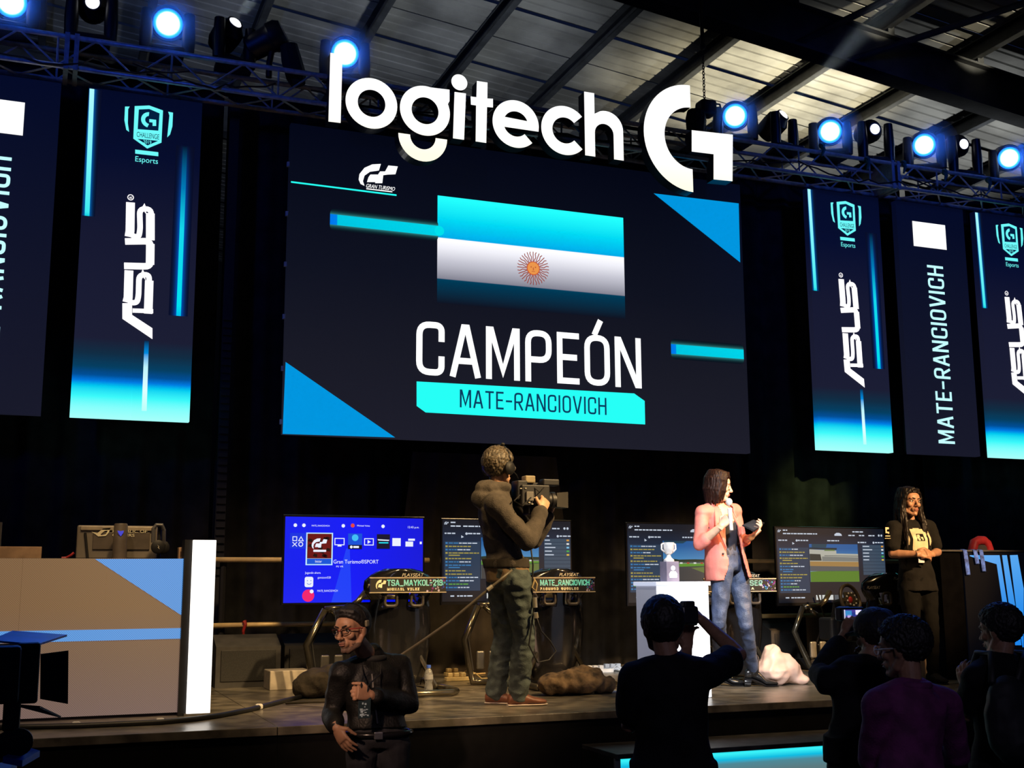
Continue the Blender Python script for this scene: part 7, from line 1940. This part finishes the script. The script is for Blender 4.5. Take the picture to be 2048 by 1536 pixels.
q = at(1366, 1222, Y5+.295); mb = MB(); mb.bev((q.x-.009, Y5+.295, q.z-.016), (q.x+.009, Y5+.30, q.z+.016), .002); mb.build('grip_mark', M_white, cm)
# 6 photographer with lit display
Y6 = 5.05
c6 = at(1715, 1420, Y6)
m6 = backview('hunched photographer in black with a cap and a lit camera display', (c6.x, Y6, 0), (.15, .98), 1.62,
    at(1722, 1490, Y6-.05), at(1722, 1352, Y6+.06), at(1735, 1318, Y6+.10), at(1748, 1272, Y6+.12), (.0, .97, -.2),
    {1: at(1790, 1362, Y6+.06), -1: at(1655, 1362, Y6+.06)}, {1: at(1812, 1420, Y6+.1), -1: at(1640, 1348, Y6+.22)}, {1: at(1745, 1330, Y6+.38), -1: at(1690, 1266, Y6+.34)},
    {1: V3(-.4, .2, 1), -1: at(1702, 1240, Y6+.34)-at(1690, 1266, Y6+.34)}, {1: V3(-.7, -.2, 0), -1: V3(.6, .5, -.2)}, {1: .6, -1: .7}, M_blk2, M_skin3, to=.86, seed=30, hairline=[-.075, -.068, -.05, .0, .035, .062, .082, .09])
h6 = m6.head
mb = MB(); h6.ell(mb, (0, -.014, .050), (.094, .116, .088)); h6.ell(mb, (0, -.014, .03), (.096, .118, .03)); h6.ell(mb, (0, .12, .035), (.07, .07, .010)); o = remesh(mb, 'cap', mat('cap_navy', (.014, .018, .035), .85), .007, 1); adopt(o, m6.root)
cm = thing('photo_camera', 'camera with a bright display held up by the hunched photographer', 'camera', tuple(at(1708, 1245, Y6+.36)))
a = at(1684, 1242, Y6+.36); b = at(1730, 1214, Y6+.36)
MB().bev((a.x, Y6+.365, a.z), (b.x, Y6+.42, b.z), .008).build('body', m_cam, cm)
a = at(1690, 1238, Y6+.36); b = at(1724, 1219, Y6+.36)
mb = MB(); mb.flat([rect(a.x, a.z, b.x, b.z)], Y6+.362); ds = mb.build('display', emit('cam_display', rgb(70, 60, 150), 1.0), cm)
w_, h_ = b.x-a.x, b.z-a.z
for (u0, v0, u1, v1, cc) in ((.05, .35, .40, .9, (60, 140, 200)), (.15, .1, .35, .45, (200, 170, 230)), (.62, .45, .95, .95, (240, 235, 255)), (-.03, 0, .03, 1, (220, 225, 255)), (.4, .3, .6, .7, (40, 60, 140))):
    mb = MB(); mb.flat([rect(a.x+w_*u0, a.z+h_*v0, a.x+w_*u1, a.z+h_*v1)], Y6+.360); mb.build('display_picture', emit('dp%d_%d_%d' % cc, rgb(*cc), 1), ds)
q = at(1708, 1228, Y6+.43); mb = MB(); mb.lathe(q, [(.036, 0), (.036, .05), (.042, .06), (.042, .12)], 18, 0, Matrix.Rotation(-PI/2, 3, 'X')); mb.build('lens', m_cam, cm, smooth=40)
bp = thing('camera_bag', 'dark blue pouch on the raised arm side of the hunched photographer', 'bag', tuple(at(1765, 1240, Y6+.3)))
mb = MB(); mb.ell(at(1762, 1232, Y6+.32), (.085, .05, .04)); o = remesh(mb, 'pouch', mat('pouch_blue', (.03, .05, .12), .7), .008, 1); crease(o, .008, 20); adopt(o, bp)
# 7 man in purple shirt
Y7 = 4.5
c7_ = at(1815, 1450, Y7)
m7 = backview('man in a dark purple shirt with curly hair and glasses seen from behind', (c7_.x, Y7, 0), (-.05, 1), 1.60,
    at(1818, 1565, Y7-.02), at(1822, 1398, Y7), at(1822, 1368, Y7), at(1806, 1297, Y7+.03), (-.50, .86, -.12),
    {1: at(1892, 1408, Y7), -1: at(1756, 1408, Y7)}, {1: at(1915, 1510, Y7+.1), -1: at(1742, 1520, Y7+.1)}, {1: at(1860, 1520, Y7+.32), -1: at(1785, 1520, Y7+.32)},
    {1: V3(-.4, .4, .6), -1: V3(.4, .4, .6)}, {1: V3(-.6, 0, .4), -1: V3(.6, 0, .4)}, {1: .6, -1: .6}, mat('shirt_purple', (.15, .022, .12), .8, 0, .3, 14, .2, 120), M_skin3, to=.92, seed=40, hamp=.008, hk=1.1, hairline=[-.07, -.062, -.045, -.005, .035, .062, .080, .09])
h7 = m7.head
mb = MB(); mb.tube([m7.N+V3(0, 0, -.005)+(m7.r*math.cos(a)*.075+m7.f*math.sin(a)*.072) for a in [2*PI*i/24 for i in range(24)]], .022, 8, closed=True); mb.build('collar', mat('shirt_purple', (.15, .022, .12)), m7.root, smooth=True)
gl = thing('glasses', 'pale framed glasses on the man in the purple shirt', 'glasses', tuple(h7.p(0, .1, 0)))
for t in (-1, 1):
    mb = MB(); mb.tube([h7.p(t*.034+.022*math.cos(a), .104, .002+.018*math.sin(a)) for a in [2*PI*i/14 for i in range(14)]], .003, 5, closed=True); mb.build('lens_rim', M_white, gl)
    mb = MB(); mb.tube([h7.p(t*.056, .10, .006), h7.p(t*.080, .05, .006), h7.p(t*.084, 0, .004)], .0032, 5); mb.build('temple', M_white, gl)
# 8 man at the right edge
Y8 = 4.95
c8 = at(1995, 1420, Y8)
m8 = backview('man in a black T-shirt with backpack at the right picture edge', (c8.x, Y8, 0), (.15, .98), 1.68,
    at(2010, 1545, Y8), at(2005, 1345, Y8), at(2003, 1316, Y8), at(2000, 1262, Y8+.02), (-.30, .95, -.12),
    {1: at(2082, 1352, Y8), -1: at(1952, 1356, Y8)}, {1: at(2110, 1450, Y8+.1), -1: at(1935, 1430, Y8+.12)}, {1: at(2040, 1400, Y8+.35), -1: at(1934, 1376, Y8+.36)},
    {1: V3(-.4, .3, .8), -1: V3(-.15, .2, 1)}, {1: V3(-.6, 0, .2), -1: V3(.8, .2, 0)}, {1: .6, -1: .45}, M_blk, M_skin3, seed=50, hamp=.006, hk=1.06)
ph = thing('mobile_phone', 'dark mobile phone held by the man at the right edge', 'phone', tuple(at(1950, 1345, Y8+.38)))
a = at(1932, 1352, Y8+.38); b = at(1968, 1334, Y8+.38); MB().bev((a.x, Y8+.40, a.z), (b.x, Y8+.41, b.z), .004).build('case', M_blackg, ph)
bpk = thing('backpack', 'black backpack worn by the man at the right picture edge', 'backpack', tuple(at(2020, 1500, Y8-.2)))
mb = MB(); q = at(2020, 1440, Y8-.20); mb.ell(q, (.14, .10, .22)); mb.ell(q+V3(0, -.05, -.08), (.11, .08, .12)); o = remesh(mb, 'bag', mat('backpack_black', (.012, .013, .018), .7), .012, 2); crease(o, .010, 10); adopt(o, bpk)
for t in (-1, 1):
    s_ = m8.C+m8.r*t*.10; mb = MB(); mb.tube([q+V3(t*.08, .02, .18), s_+V3(0, -.05, .10), s_+V3(0, .05, .10), s_+V3(0, .13, -.05)], .018, 8); mb.build('strap', M_black, bpk, smooth=True)
